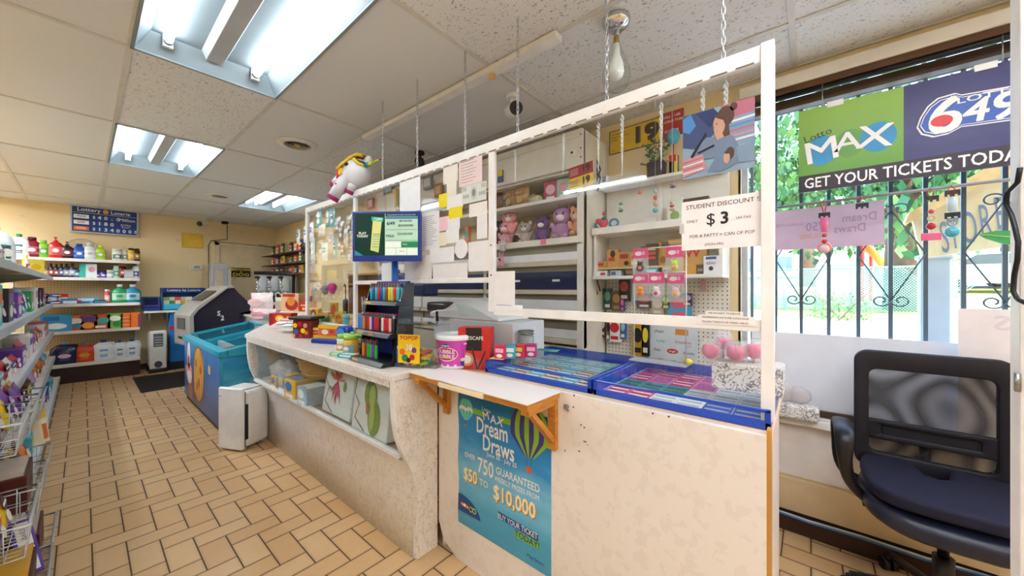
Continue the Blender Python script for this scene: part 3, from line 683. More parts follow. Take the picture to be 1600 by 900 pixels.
A = ('tl', 'tl2', 'wh'); B = ('bro', 'dk', 'wh'); G_ = ('gy', 'tl', 'wh'); Gr = ('gr', 'dk', 'wh')
lay(t, .62, [(B, A, B, A, B, A), (A, B, A, B, A, B), (Gr, G_, G_, A, G_, G_), (Gr, G_, G_, G_, A, G_)], L, D_, 'left case', dd)
t, L, D_ = case('blue-framed glass case of pink tickets, right of the two', .08, .61, ('#c9ccd4',), 2)
K1 = ('pk', 'rd', 'wh'); K2 = ('gr', 'tl2', 'dk'); K3 = ('pk2', 'pk', 'pu'); K4 = ('bl', 'bl', 'gy'); W_ = ('wh', 'wh', 'gy')
lay(t, .08, [(K4, K4, W_, W_, K1, K1), (W_, W_, W_, K2, K2, K2), (W_, W_, K3, K1, K3, K1), (W_, K4, K3, K1, K1, K3)], L, D_, 'right case', dd)
# ------------------------------------------------ plexiglass screen
t = T('plexiglass_screen', 'white-framed plexiglass safety screen hung above the counters', 'screen', (1.23, 0, 0))
PT = 1.985
def bar(y0, y1, z0, z1, nm='frame_bar', th=.02): MB().box(-th/2, th/2, min(y0,y1), max(y0,y1), z0, z1).build(nm, M('#f3f0ee', .3), t, bev=.002)
bar(.104, 3.32, PT-.05, PT, 'top_rail'); bar(.073, .104, .93, PT, 'end_post', .035); bar(1.125, 1.16, 1.19, PT-.05, 'divider_post')
bar(.104, 1.125, 1.175, 1.21, 'bottom_rail'); bar(1.16, 2.44, 1.325, 1.35, 'bottom_rail'); bar(2.44, 2.475, 1.02, PT-.05, 'divider_post'); bar(3.28, 3.32, 1.0, PT-.05, 'left_post')
bar(2.475, 3.28, 1.0, 1.03, 'bottom_rail')
MB().box(-.0015, .0015, .104, 1.125, 1.21, PT-.05).build('plexiglass_panel', PLEXI, t)
MB().box(-.0015, .0015, 1.16, 2.44, 1.35, PT-.05).build('plexiglass_panel', PLEXI, t)
MB().box(-.0015, .0015, 2.475, 3.28, 1.03, PT-.05).build('plexiglass_panel', PLEXI, t)
b = MB()
y = .12
while y < 3.25: b.box(-.0125, -.0105, y, y+.045, PT-.0475, PT-.044); y += .066
b.build('rail_slots', M('#77706c', .6), t)
b = MB()
for z in (1.50, 1.36): b.cyl((-.012, 1.142, z), (-.008, 1.142, z), .004, seg=8)
b.build('screws', DARK, t)
# chains
def chain(label, px, cat='chain'):
    p = at_x(px, 300, 1.23); b = MB(); z = PT; k = 0; L_ = .026
    while z < CZ-.008:
        r_ = []
        for q in range(8):
            a = q/8*6.283; u = .0055*math.cos(a); v_ = (L_*.62)*math.sin(a)
            r_.append((u, 0, z+L_/2+v_) if k % 2 else (0, u, z+L_/2+v_))
        b.tube(r_, .0017, 5, 0, closed=True); z += L_*.86; k += 1
    b.cyl((0,0,PT-.03), (0,0,PT+.005), .004, seg=6)
    tag(b.build('hanging_chain', M('#c3c3c4', .3, .8)), label, 'chain', 'chains holding up the plexiglass screen', loc=(1.23 if True else 0, p.y, 0))
for px, lb in ((598, 'thin metal chain above the unicorn plush head'), (652, 'thin metal chain beside the black ceiling camera'), (727, 'thin metal chain left of the screen divider post'),
               (809, 'thin metal chain beside the white ceiling camera'), (948, 'thin metal chain in front of the glass teardrop lamp'), (1130, 'thin metal chain nearest the window, right of the teardrop lamp')): chain(lb, px)
# twisted strands modelled in place of the chains' reflections in the plexiglass
ice = M('#f3f6f8', .15, trans=.3, var=.1, scale=60)
IC = [(935,165,1.0),(972,150,1.15),(1033,140,1.2),(1098,105,1.2),(1134,118,1.15),(805,205,.8),(880,190,.9)]
proto = None
for k, (px, py, s_) in enumerate(IC):
    p = at_x(px, py, 1.262)
    if not proto:
        b = MB()
        for st in (0, math.pi):
            b.tube([(.0048*(1-q/70)*math.cos(q*.6+st), .0048*(1-q/70)*math.sin(q*.6+st), -.0032*q) for q in range(60)], [.0034*(1-q/75) for q in range(60)], 6)
        b.tube([(0,0,0), (0,0,.02)], .0008, 4)
        o = proto = b.build('chain_reflection_strand', ice)
    else: o = proto.copy(); C.objects.link(o)
    o.scale = (1, 1, s_)
    tag(o, f'clear twisted strand for a chain reflection under the top rail, {ORD[sorted(q[0] for q in IC).index(px)]} from the left', 'ornament', 'modelled chain reflections under the top rail', loc=(1.262, p.y, PT-.055))
# papers taped to the screen
def paper(px0, py0, px1, py1, hexc, label, lines=0, side=-1, cat='paper', tilt=0, oval=False, off=0, drawing=None):
    a = at_x(px0, py0, 1.23); b_ = at_x(px1, py1, 1.23); w_ = a.y-b_.y; zt = CH + (450-py0)/FPX*((at_x((px0+px1)/2, 0, 1.23).x)/1); c_ = at_x((px0+px1)/2, py0, 1.23); d_ = at_x((px0+px1)/2, py1, 1.23)
    h_ = c_.z-d_.z
    x = 1.23 + side*(.006 + off)
    t = T('taped_paper' if not drawing else drawing[0], label, cat, (x, (a.y+b_.y)/2, d_.z), FACE, 'papers taped to the plexiglass screen')
    b = MB(); 
    if oval: b.disc(0, h_/2, w_/2, h_/2, 0, 0, 28)
    else: b.prism([(-w_/2, 0), (w_/2, 0), (w_/2, h_), (-w_/2, h_)], 0, .0006, 'y')
    if tilt: t.rotation_euler = (0, tilt, FACE)
    b.build('sheet', M(hexc, .75, var=.03, scale=20), t)
    if lines:
        b = MB(); n_ = lines
        for k in range(n_):
            z = h_*(.88-.76*k/max(1, n_-1)); ww = random.uniform(.5, .8)
            b.patch(-w_*.4, -w_*.4+w_*ww, z-.0012, z+.0012, -.0006)
        b.build('print', M('#9a979c', .7), t)
    return t, w_, h_
PP = [(626,272,658,332,'#f3f3f6','large blank white sheet taped high beside the ticket monitor',0),
(694,251,717,286,'#efe8df','cream note curling beside the pink receipt',0),
(719,240,755,289,'#f2dcdc','pinkish receipt sheet high beside the divider post',9),
(700,283,715,307,'#efe9dd','narrow cream slip under the curled cream note',0),
(687,303,700,325,'#f7e21f','bright yellow sticky note at the upper left of the notes',0),
(700,305,725,326,'#f1f0f2','small white card overlapping the upper yellow note',0),
(703,324,724,341,'#f7e21f','second yellow sticky note below the white card',0),
(735,317,763,338,'#f5f0ec','folded white slip under the banknote picture',0),
(688,339,701,361,'#f6c7d3','pale pink sticky note beside a white card',0),
(701,337,720,359,'#f1f0f2','white card right of the pale pink note',0),
(688,363,699,384,'#efe9cf','small cream note under the pale pink note',0),
(699,358,719,380,'#f2f1f3','small white card under the middle notes',0),
(659,331,688,390,'#eceaec','printed white letter beside the ticket monitor',16),
(673,387,711,410,'#f1eff0','white sheet below the printed letter',0),
(747,336,763,373,'#f3f2f4','tall white slip against the divider post',0),
(734,377,766,424,'#f2eff0','blank sheet beside the divider post above the bottom rail',0),
(634,400,676,436,'#efe8e6','wide pinkish white sheet at the lower left of the middle panel',0),
(678,412,732,437,'#f0eceb','wide white sheet in the middle of the bottom rail',0),
(598,411,616,462,'#f2f0f2','tall white sheet hanging under the ticket monitor',0)]
for k, a in enumerate(PP): paper(a[0], a[1], a[2], a[3], a[4], a[5], a[6], off=.0008*(k % 4))
paper(713,374,733,404,'#f3f2f3','white round paper plate disc among the taped notes',0,oval=True,off=.004)
t, w_, h_ = paper(724,288,762,316,'#dfe3df','enlarged grey banknote print beside the divider post',0,off=.003)
b = MB().disc(0, h_/2, w_*.13, h_*.38, -.0008, 0).disc(0, h_*.52, w_*.07, h_*.22, -.0012, 1)
for sx_ in (-.38, .38): b.text('50', h_*.3, w_*sx_, h_*.8, -.0008, 1)
b.patch(-w_*.46, -w_*.2, h_*.3, h_*.5, -.0008, 2).patch(w_*.2, w_*.46, h_*.3, h_*.5, -.0008, 2); b.build('engraving', [M('#c9cfca'), M('#7d8580'), M('#b5beb8')], t)
paper(771,424,806,477,'#f5f1f0','long blank sheet hanging by the divider post of the right panel',0,off=.001)
t, w_, h_ = paper(774,476,819,484,'#f7f6f6','narrow white strip sign resting on the bottom rail corner',1,off=.006)
t, w_, h_ = paper(1066,308,1195,388,'#f7eeee','handwritten pink-white student discount sheet with a large price',0)
e = -.0008
for txt in ((('STUDENT DISCOUNT !', .0185, 0, .87, 1.0, 0),), (('ONLY', .012, -.36, .58, 1, 0), ('$', .05, -.12, .58, 1, 0), ('3', .05, .05, .58, 1, .04), ('UH-TAX', .010, .27, .56, 1, 0)), (('FOR A PATTY + CAN OF POP', .0138, 0, .27, .95, 0),), (('(MON-FRI)', .011, -.08, .09, 1, 0),)):
    b = MB()
    for s_, sz, u, v_, sx_, bo in txt: b.text(s_, sz, w_*u, h_*v_, e, 0, sx=sx_, bold=bo)
    b.build('handwriting', INK, t)
TP = M('#e6e3e4', .2, trans=.4)
MB().patch(w_*.44, w_*.5, h_*.82, h_*1.04, -.001).build('tape', TP, t); MB().patch(-w_*.53, -w_*.47, h_*.35, h_*.55, -.001).build('tape', TP, t)
for k, (s_, p_) in enumerate((('WE DO NOT TOLERATE', (1104,486,1162,493)), ('AGGRESSION OR RUDE LANGUAGE', (1092,493,1178,500)), ('YELLING THREATS OR VERBAL ABUSE', (1088,500,1182,507)))):
    t, w_, h_ = paper(*p_, '#f3eeea', f'narrow printed warning strip on the bottom rail, {("top", "middle", "lowest")[k]} of three lines', 0, off=.006)
    MB().text(s_, w_/len(s_)*1.42, 0, h_/2, -.0008).build('lettering', INK, t)
# photo printout of a shopper
t, w_, h_ = paper(1068,168,1180,272,'#8ba0b4','colour photo printout of a shopper taped under the twisted strands',0, off=.001, cat='photo')
b = MB(); e = -.0007
def U(u, v): return (-w_/2+u*w_, (1-v)*h_)
def pg(pts, mi, d=0): b.prism([U(*q) for q in pts], e-d, e-d+.0004, 'y', mi)
pg([(0,0),(.35,0),(.55,.25),(.3,.6),(0,.5)], 1); pg([(0,.05),(.12,0),(.2,.2),(.1,.3),(0,.25)], 2, .0004); pg([(.2,.02),(.45,0),(.6,.2),(.4,.28)], 3, .0004)
pg([(.55,0),(1,0),(1,.2),(.62,.22)], 4); pg([(.62,.22),(1,.2),(1,.62),(.6,.6)], 5, .0002)
for k in range(5): pg([(.66,.26+.07*k),(1,.24+.07*k),(1,.27+.07*k),(.66,.29+.07*k)], (6, 2, 4, 7, 6)[k], .0005)
pg([(.10,.72),(.22,.52),(.36,.42),(.46,.44),(.60,.44),(.72,.48),(.82,.70),(.5,.76)], 0, .0008)
b.disc(*U(.62,.17), w_*.12, h_*.15, e-.0013, 8, 20, .0004); b.disc(*U(.73,.06), w_*.05, h_*.06, e-.0013, 8, 14, .0004); pg([(.52,.30),(.66,.26),(.68,.46),(.56,.48)], 8, .0010)
pg([(.47,.40),(.56,.36),(.60,.47),(.50,.50)], 9, .0014); b.disc(*U(.53,.28), w_*.085, h_*.155, e-.0017, 9, 22, .0004); pg([(.455,.27),(.44,.33),(.465,.335)], 9, .0017)
pg([(.47,.13),(.58,.08),(.66,.16),(.63,.34),(.59,.22),(.5,.17)], 8, .0021); b.disc(*U(.50,.255), w_*.012, h_*.007, e-.0023, 10, 8, .0003); pg([(.485,.35),(.52,.345),(.515,.36),(.49,.362)], 7, .0022)
pg([(.12,.66),(.34,.34),(.36,.37),(.15,.70)], 10, .0016); pg([(.22,.62),(.46,.55),(.47,.58),(.24,.65)], 10, .0018)
pg([(0,.70),(.30,.66),(.35,.9),(0,.97)], 7, .0009)
for k in range(4): pg([(.0,.74+.055*k),(.3,.70+.055*k),(.31,.72+.055*k),(.0,.76+.055*k)], (4, 6)[k % 2], .0012)
pg([(.36,.95),(.5,.72),(.75,.72),(.8,.88),(.6,.97)], 0, .0009); b.disc(*U(.68,.73), w_*.06, h_*.09, e-.0015, 8, 16, .0004); b.disc(*U(.635,.79), w_*.045, h_*.085, e-.0019, 9, 16, .0004); pg([(.60,.70),(.66,.67),(.70,.74),(.62,.73)], 8, .0022)
pg([(.76,.66),(1,.62),(1,.9),(.8,.9)], 5, .0010)
b.build('printed_scene', [M('#6f8199'), M('#3f4e78'), M('#4e86bf'), M('#2c3a68'), M('#b06a7a'), M('#7d93ab'), M('#d8dde2'), M('#c48a94'), M('#5a4038'), M('#c39a84'), M('#26242c')], t)
# ================================================================== PRODUCT BUILDERS (front faces local -Y, base at z = 0)
def bottle(label, h, w, body, cap, lab=None, kind='round', d=None, group=None, cat='bottle', lab2=None, name=None):
    d = d or w*.6; t = T(name or {'jug': 'jug', 'pump': 'pump_bottle', 'jar': 'jar', 'can': 'spray_can'}.get(kind, 'bottle'), label, cat, group=group)
    bm_ = M(body, .25, coat=.3); r = w/2
    if kind == 'jug':
        b = MB(); b.lathe([(r*.94, 0), (r, .01), (r, h*.5), (r*.86, h*.72), (r*.5, h*.84), (r*.3, h*.88)], seg=20, sx=1, sy=d/w, pw=3); b.build('body', bm_, t)
        MB().tube([(r*.25, 0, h*.84), (r*.75, 0, h*.82), (r*.93, 0, h*.62), (r*.85, 0, h*.42)], h*.045, 8).build('handle', bm_, t)
        MB().cyl((0,0,h*.87), (0,0,h), r*.27, r*.24, 14).build('cap', M(cap, .4), t)
    elif kind == 'pump':
        MB().lathe([(r*.9, 0), (r, .01), (r*.98, h*.62), (r*.55, h*.75), (r*.3, h*.78)], seg=18, sy=d/w).build('body', bm_, t)
        b = MB().cyl((0,0,h*.77), (0,0,h*.86), r*.3, seg=12).cyl((0,0,h*.86), (0,0,h*.95), r*.1, seg=8).cbox((0,-r*.25,h*.97), (r*.45, r*.95, h*.05)); b.build('pump_head', M(cap, .35), t)
    elif kind == 'can':
        MB().lathe([(r*.92, 0), (r, .006), (r, h*.8), (r*.8, h*.85)], seg=18).build('body', bm_, t); MB().lathe([(r*.8, h*.84), (r*.8, h*.97), (r*.6, h)], seg=18).build('cap', M(cap, .4), t)
    elif kind == 'jar':
        MB().lathe([(r*.9, 0), (r, .006), (r, h*.75), (r*.85, h*.8)], seg=20).build('body', bm_, t); MB().lathe([(r*.92, h*.78), (r*.92, h), (r*.85, h)], seg=20).build('lid', M(cap, .4), t)
    elif kind == 'oval':
        MB().lathe([(r*.8, 0), (r*.95, h*.08), (r, h*.4), (r*.85, h*.72), (r*.45, h*.84)], seg=20, sy=d/w, pw=2.4).build('body', bm_, t); MB().lathe([(r*.5, h*.83), (r*.5, h*.97), (r*.42, h)], seg=16, sy=.8).build('cap', M(cap, .35), t)
    else:
        MB().lathe([(r*.9, 0), (r, .008), (r, h*.6), (r*.75, h*.72), (r*.32, h*.82), (r*.3, h*.86)], seg=18, sy=d/w if d else 1).build('body', bm_, t); MB().cyl((0,0,h*.85), (0,0,h), r*.34, seg=12).build('cap', M(cap, .35), t)
    if lab:
        ht = .52 if kind != 'can' else .6; z0 = h*.16; sy = (d/w if kind in ('jug','pump','oval','round') else 1); ring = []
        b = MB(); n = 8; g1, g2 = [], []
        for k in range(n+1):
            a = R(-90-55+110*k/n); rr = r*1.015+.0006
            g1.append((rr*math.cos(a), rr*sy*math.sin(a)-.0005, z0)); g2.append((rr*math.cos(a), rr*sy*math.sin(a)-.0005, z0+h*ht*.72))
        A = [b.v(p) for p in g1]; B = [b.v(p) for p in g2]
        for k in range(n): b.f((A[k], A[k+1], B[k+1], B[k]), 0, True)
        b.disc(0, z0+h*ht*.4, r*.42, h*.09, -r*sy*1.02-.003, 1, 14, .001).patch(-r*.4, r*.4, z0+h*.04, z0+h*.07, -r*sy*1.0-.003, 2, .001)
        b.build('label', [M(lab, .4), M(lab2 or '#f5f3ee', .4), M(body, .4)], t)
    return t
def carton(label, w, d, h, body, design, group=None, cat='box', name='carton', top=None, text=None, tcol=WHITE):
    """design: list of (kind, colour, u0, u1, v0, v1) on the front"""
    t = T(name, label, cat, group=group)
    MB().box(-w/2, w/2, -d/2, d/2, 0, h).build('body', M(body, .4), t, bev=min(w, d, h)*.03)
    if design:
        b = MB(); ms = []
        for k, (kd, col, u0, u1, v0, v1) in enumerate(design):
            y = -d/2-.0007-.0004*k; x0, x1, z0, z1 = (u0-.5)*w, (u1-.5)*w, v0*h, v1*h
            if kd == 'r': b.patch(x0, x1, z0, z1, y, k, .0006)
            else: b.disc((x0+x1)/2, (z0+z1)/2, abs(x1-x0)/2, abs(z1-z0)/2, y, k, 16, .0006)
            ms.append(M(col, .4))
        if text:
            for (s_, sz, u, v) in text: b.text(s_, sz, (u-.5)*w, v*h, -d/2-.0035, len(ms), bold=.02)
            ms.append(tcol)
        b.build('printed_front', ms, t)
    if top:
        b = MB()
        b.box(-w*.38, w*.38, -d*.38, d*.38, h, h+.0006); b.build('printed_top', M(top, .4), t)
    return t
def bag(label, w, h, d, col, lab, group=None, cat='snack bag', name='snack_bag', trans=0, lab2='#f6f2ea', tilt=None):
    t = T(name, label, cat, group=group); b = MB(); n, m = 9, 7
    for sgn in (-1, 1):
        g = []
        for j in range(n):
            v = j/(n-1); row = []
            for i in range(m):
                u = i/(m-1)-.5; e = math.sin(math.pi*min(max((v-.08)/.84, 0), 1))**.6*(1-(2*abs(u))**3)
                row.append(b.v((u*w*(1-.05*math.sin(math.pi*v)), sgn*d/2*max(e, 0.0)+.0007*sgn, v*h)))
            g.append(row)
        for j in range(n-1):
            for i in range(m-1): b.f((g[j][i], g[j][i+1], g[j+1][i+1], g[j+1][i]), 0 if not (j in (0, n-2)) else 0, True)
    b.build('wrapper', M(col, .3, coat=.4, var=.15, scale=25, trans=trans), t)
    b = MB().disc(0, h*.6, w*.33, h*.15, -d/2-.002, 0, 16, .002).disc(0, h*.3, w*.24, h*.12, -d/2-.0015, 1, 14, .002).patch(-w*.28, w*.28, h*.57, h*.63, -d/2-.004, 1, .001); b.build('print', [M(lab, .35), M(lab2, .35)], t)
    return t
def put(t, loc, rz=0, rot=None):
    t.location = loc; t.rotation_euler = rot if rot else (0, 0, rz); return t

# ================================================================== BACK-WALL SHELVING
SF, SB = 7.74, 8.17
sx0, sx1 = -.62, .555
SZ = [1.705, 1.445, 1.078, .705, .258]
t = T('shelving_unit', 'beige pegboard shelving unit with five white shelves on the back wall', 'shelving', (0,0,0))
MB().box(sx0, sx1+.0, SB-.004, SB+.012, .1, 1.72).build('pegboard_back', PEGB, t)
MB().box(sx1-.03, sx1, SB-.02, SB+.02, 0, 1.74).box(sx0, sx0+.03, SB-.02, SB+.02, 0, 1.74).build('upright', M('#d9cfbf', .5), t)
MB().box(sx0, sx1, SF+.02, SB+.02, 0, .215).build('kick_base', M('#38221e', .5), t)
for k, z in enumerate(SZ):
    f_ = SF if k > 3 else SF+.08
    MB().box(sx0, sx1, f_, SB, z-.02, z).box(sx0, sx1, f_-.006, f_+.004, z-.038, z+.004).build('shelf_board', M('#ece8e1', .4), t, bev=.002)
    MB().prism([(f_+.02, z-.02), (SB, z-.02), (SB, z-.09), (SB-.05, z-.08)], sx1-.026, sx1-.020, 'x').build('bracket', M('#cfc8bc', .5), t)
def row(shelf_name, group, z, Y, items):
    """items: (builder, px, short name, args dict); labels say the neighbours"""
    for k, (fn, px, short, kw) in enumerate(items):
        prev = items[k-1][2] if k else None; nxt = items[k+1][2] if k < len(items)-1 else None
        rel = f'between {prev} and {nxt}' if prev and nxt else (f'left end beside {nxt}' if nxt else f'right end beside {prev}')
        p = at_y(px, 450, Y); put(fn(label=f'{short}, {rel}, {shelf_name}', group=group, **kw), (p.x, Y, z+.0005))
G1 = 'toiletries on the back wall shelves'
row('top shelf', G1, SZ[0], 7.93, [
 (bottle, 30, 'white jug with green cap', dict(h=.30, w=.19, body='#eceef0', cap='#3f8f6a', lab='#2f6f6d', kind='jug')),
 (bottle, 50, 'dark red bottle', dict(h=.27, w=.15, body='#8c1f35', cap='#5c1022', lab='#c9607a', kind='oval')),
 (bottle, 68, 'lime green bottle', dict(h=.24, w=.115, body='#7cc242', cap='#8fd050', lab='#5da83a', kind='oval')),
 (bottle, 87, 'red pump bottle', dict(h=.29, w=.14, body='#d0252e', cap='#c01e28', lab='#e26a62', kind='pump')),
 (bottle, 105, 'black pump bottle', dict(h=.235, w=.125, body='#2a2230', cap='#1d1a20', lab='#7d3b4c', kind='pump')),
 (bottle, 124, 'blue bottle', dict(h=.22, w=.12, body='#2456b5', cap='#1c4492', lab='#4f84cf', kind='oval')),
 (bottle, 141, 'white bottle', dict(h=.24, w=.13, body='#dfe3e2', cap='#c9cfcf', lab='#f1f1ee', kind='oval', lab2='#b8c4c4')),
 (bottle, 157, 'yellow-green bottle', dict(h=.215, w=.11, body='#b3d43c', cap='#c5dd4a', lab='#8cb934', kind='oval')),
 (bottle, 183, 'white jar', dict(h=.175, w=.105, body='#ecece8', cap='#dcdcd8', lab='#4a8c6a', kind='jar')),
 (bottle, 195, 'slim white canister', dict(h=.165, w=.065, body='#e9e6df', cap='#d8d5cc', lab='#8f8f8a', kind='can')),
 (bottle, 205, 'gold and black canister', dict(h=.20, w=.08, body='#d9ae3c', cap='#1e1a16', lab='#e8c35a', kind='can')),
 (bottle, 214, 'black and brown canister', dict(h=.20, w=.07, body='#3a2c22', cap='#15130f', lab='#b57a3c', kind='can'))])
# clock-like round wire lid behind
t = T('round_wire_lid', 'large round pale lid leaning on the wall behind the blue bottle', 'lid', (at_y(128, 450, 8.13).x, 8.15, SZ[0]+.155))
MB().tube([(.155*math.cos(a/24*6.283), 0, .155*math.sin(a/24*6.283)) for a in range(24)], .004, 6, closed=True).build('rim', M('#8f8a80', .4), t)
MB().disc(0, 0, .15, .15, .004, 0, 28, .002).build('plate', M('#d2c3a3', .4), t)
its = []
for k, (px, c_, l_, nm, kd, h_, w_) in enumerate([(66,'#d9a79b','#f3e6dc','pink and white pouch bottle','oval',.15,.11),(80,'#241f2b','#b04a3c','first dark bottle','round',.19,.062),(88,'#2a2236','#a93c3c','second dark bottle','round',.18,.062),(96,'#231d2a','#5c6fae','third dark bottle','round',.19,.062),(104,'#29283c','#a9b5cc','pale-label dark bottle','round',.19,.07),(113,'#2a2a3e','#b8c4d2','second pale-label one','round',.20,.07),(120,'#32506e','#7aa2bd','dark teal bottle','round',.14,.07)]):
    its.append((bottle, px, nm, dict(h=h_, w=w_, body=c_, cap='#15131a', lab=l_, kind=kd)))
its += [(carton, 138, 'turquoise and white carton', dict(w=.16, d=.10, h=.20, body='#dfeeec', design=[('r','#35b6a6',0,.35,0,1),('e','#e89ab0',.5,.9,.4,.8)])),
 (bottle, 152, 'small purple jar', dict(h=.10, w=.07, body='#5c3f94', cap='#3d2a70', lab='#8d6fc0', kind='jar')),
 (bottle, 161, 'second small purple jar', dict(h=.11, w=.08, body='#4b3486', cap='#2f2160', lab='#8d6fc0', kind='jar')),
 (bottle, 172, 'white-labelled small tub', dict(h=.12, w=.08, body='#b9c4c0', cap='#e9e9e6', lab='#f2f2ee', kind='jar')),
 (bottle, 182, 'pale green canister', dict(h=.185, w=.075, body='#bfe0cf', cap='#eaf3ee', lab='#4fb08a', kind='can')),
 (bottle, 191, 'orange-topped canister', dict(h=.215, w=.085, body='#2a2024', cap='#e2701d', lab='#d8432c', kind='can')),
 (carton, 201, 'pale grey tissue carton', dict(w=.10, d=.1, h=.13, body='#b9b8ba', design=[('r','#cfcfd2',.1,.9,.2,.8)])),
 (bottle, 212, 'blue-labelled white can', dict(h=.19, w=.08, body='#eceef2', cap='#f4f4f6', lab='#2d66b8', kind='can'))]
row('second shelf', G1, SZ[1], 7.95, its)
tp = lambda c1, c2: [('r', c1, 0, .55, 0, 1), ('r', c2, .55, 1, 0, 1), ('r', '#f4f4f4', .12, .7, .35, .65)]
rr_ = [('blue and red', '#2a55b8', '#c9303c', 86, 0), ('red and blue', '#c22f3d', '#2d5cc0', 72, 0), ('blue and white', '#2d63c4', '#e6e9ef', 87, 1), ('red and white', '#cf2f45', '#dfe5ef', 73, 1), ('light blue and red', '#3f86d2', '#d22c38', 88, 2), ('crimson and blue', '#b82a44', '#3a78cc', 74, 2)]
for k, (nm, c1, c2, px, lv) in enumerate(rr_):
    p = at_y(px, 450, 7.9); put(carton(f'{nm} toothpaste carton, {("bottom", "middle", "top")[lv]} of the {"left" if px < 80 else "right"} stack, third shelf', .20, .045, .046, c1, tp(c1, c2), group='stacked toothpaste cartons', name='toothpaste_carton'), (p.x, 7.9, SZ[2]+.0005+lv*.048))
row('third shelf', G1, SZ[2], 7.9, [
 (carton, 113, 'blue-white toothpaste carton', dict(w=.20, d=.05, h=.075, body='#3a86cc', design=[('r','#e9eef2',.1,.7,.1,.6),('r','#c8404a',.7,.9,.3,.7)])),
 (carton, 137, 'light blue toothpaste carton', dict(w=.20, d=.05, h=.085, body='#4aa5d8', design=[('r','#cfe8f2',.05,.8,.45,.9),('r','#2c6fb8',.1,.6,.1,.3)])),
 (carton, 157, 'low dark teal box', dict(w=.14, d=.06, h=.05, body='#1f4f68', design=[('r','#4aa0b8',.1,.9,.3,.6)])),
 (bottle, 167.5, 'slim red tube', dict(h=.20, w=.06, body='#d8474f', cap='#e8d6d0', lab='#f1b6b4', kind='can')),
 (bottle, 187, 'green mouthwash bottle', dict(h=.275, w=.18, body='#1f9c62', cap='#ecf2ee', lab='#c9ecd0', lab2='#3fb070', kind='round', d=.10)),
 (bottle, 207, 'teal blue mouthwash bottle', dict(h=.275, w=.18, body='#1f8fae', cap='#eef4f4', lab='#bfe7f0', lab2='#2c86b4', kind='round', d=.10))])
row('fourth shelf', 'cartons and tubs on the back wall shelves', SZ[3], 7.93, [
 (carton, 88, 'large sky blue pad carton', dict(w=.27, d=.16, h=.23, body='#3d9fd8', design=[('e','#eef6fa',.15,.85,.15,.5),('r','#2478b8',.1,.6,.65,.9)])),
 (carton, 117, 'orange detergent-sheet carton', dict(w=.175, d=.14, h=.205, body='#e8642a', design=[('e','#f1efe6',.15,.9,.45,.85),('e','#3f8fb8',.4,.85,.15,.5)])),
 (carton, 139, 'red and purple carton', dict(w=.165, d=.14, h=.215, body='#c23a34', design=[('r','#5c3f86',.08,.92,.55,.9),('e','#f0a63a',.1,.8,.1,.5)])),
 (carton, 159.5, 'orange and teal carton', dict(w=.165, d=.14, h=.215, body='#e45a26', design=[('e','#3fb0a6',.2,.9,.35,.8),('r','#f5f1e8',.1,.7,.1,.25)])),
 (carton, 179.5, 'bright green carton', dict(w=.16, d=.14, h=.22, body='#7fc545', design=[('e','#f3f5e2',.15,.85,.5,.85),('e','#2c8f4a',.35,.9,.1,.5)])),
 (carton, 196, 'stack-striped orange tub', dict(w=.11, d=.14, h=.215, body='#f0702a', design=[('r','#f5c9a0',.1,.9,.2,.24),('r','#f5c9a0',.1,.9,.45,.49),('r','#f5c9a0',.1,.9,.7,.74)])),
 (carton, 210, 'plain orange tub', dict(w=.11, d=.14, h=.22, body='#f47a1e', design=[('r','#7a3f86',.8,1,0,.9)]))])
row('bottom shelf', 'jugs on the bottom back shelf', SZ[4], 7.90, [
 (bottle, 101, 'dark navy detergent jug', dict(h=.30, w=.28, body='#1b2146', cap='#6f8fc0', lab='#3a4a90', lab2='#e9c0d0', kind='jug', d=.17)),
 (bottle, 132, 'orange-red detergent jug', dict(h=.27, w=.25, body='#d8431f', cap='#7f92b8', lab='#ef6a2a', lab2='#f3b23a', kind='jug', d=.15)),
 (bottle, 162, 'large white bleach jug', dict(h=.29, w=.25, body='#e9edf2', cap='#2a4a9a', lab='#5f9fd0', lab2='#e9eef5', kind='jug', d=.15)),
 (bottle, 187, 'narrow bleach jug', dict(h=.265, w=.17, body='#e9edf2', cap='#2a4a9a', lab='#3f8f9c', lab2='#e9eef5', kind='jug', d=.13)),
 (bottle, 206, 'rightmost bleach jug', dict(h=.27, w=.19, body='#e9edf2', cap='#2a4a9a', lab='#4a6fc0', lab2='#e9eef5', kind='jug', d=.13))])
# ================================================================== LEFT GONDOLA
t = T('gondola_shelving', 'long grey and white gondola shelving of candy along the left edge', 'shelving', (0,0,0))
GY0, GY1 = 1.2, 7.30
GS = [(.12, -.19), (.40, -.23), (.73, -.24), (1.09, -.25), (1.44, -.25)]
MB().box(-.66, -.64, GY0, GY1+.3, 0, 1.75).build('pegboard_back', PEGB, t)
MB().box(-.64, -.20, GY0, GY1+.35, 0, .10).build('kick_base', M('#3a2a26', .5), t)
LIP = M('#b9c6cf', .35)
for k, (z, x) in enumerate(GS):
    y1 = GY1+.38
    MB().box(-.64, x-.008, GY0, y1, z-.022, z).build('shelf_board', M('#e8e9ea' if k < 4 else '#d9cdb8', .45), t)
    MB().box(x-.008, x, GY0, y1, z-.04, z+.006).build('price_rail', LIP, t, bev=.002)
    for y in (3.0, 4.2, 5.4, 6.6): MB().prism([(-.64, z-.022), (x-.03, z-.022), (x-.03, z-.035), (-.60, z-.10), (-.64, z-.10)], y-.002, y+.002, 'y').build('bracket', M('#b9b2a6', .5), t)
rnd = random.Random(42)
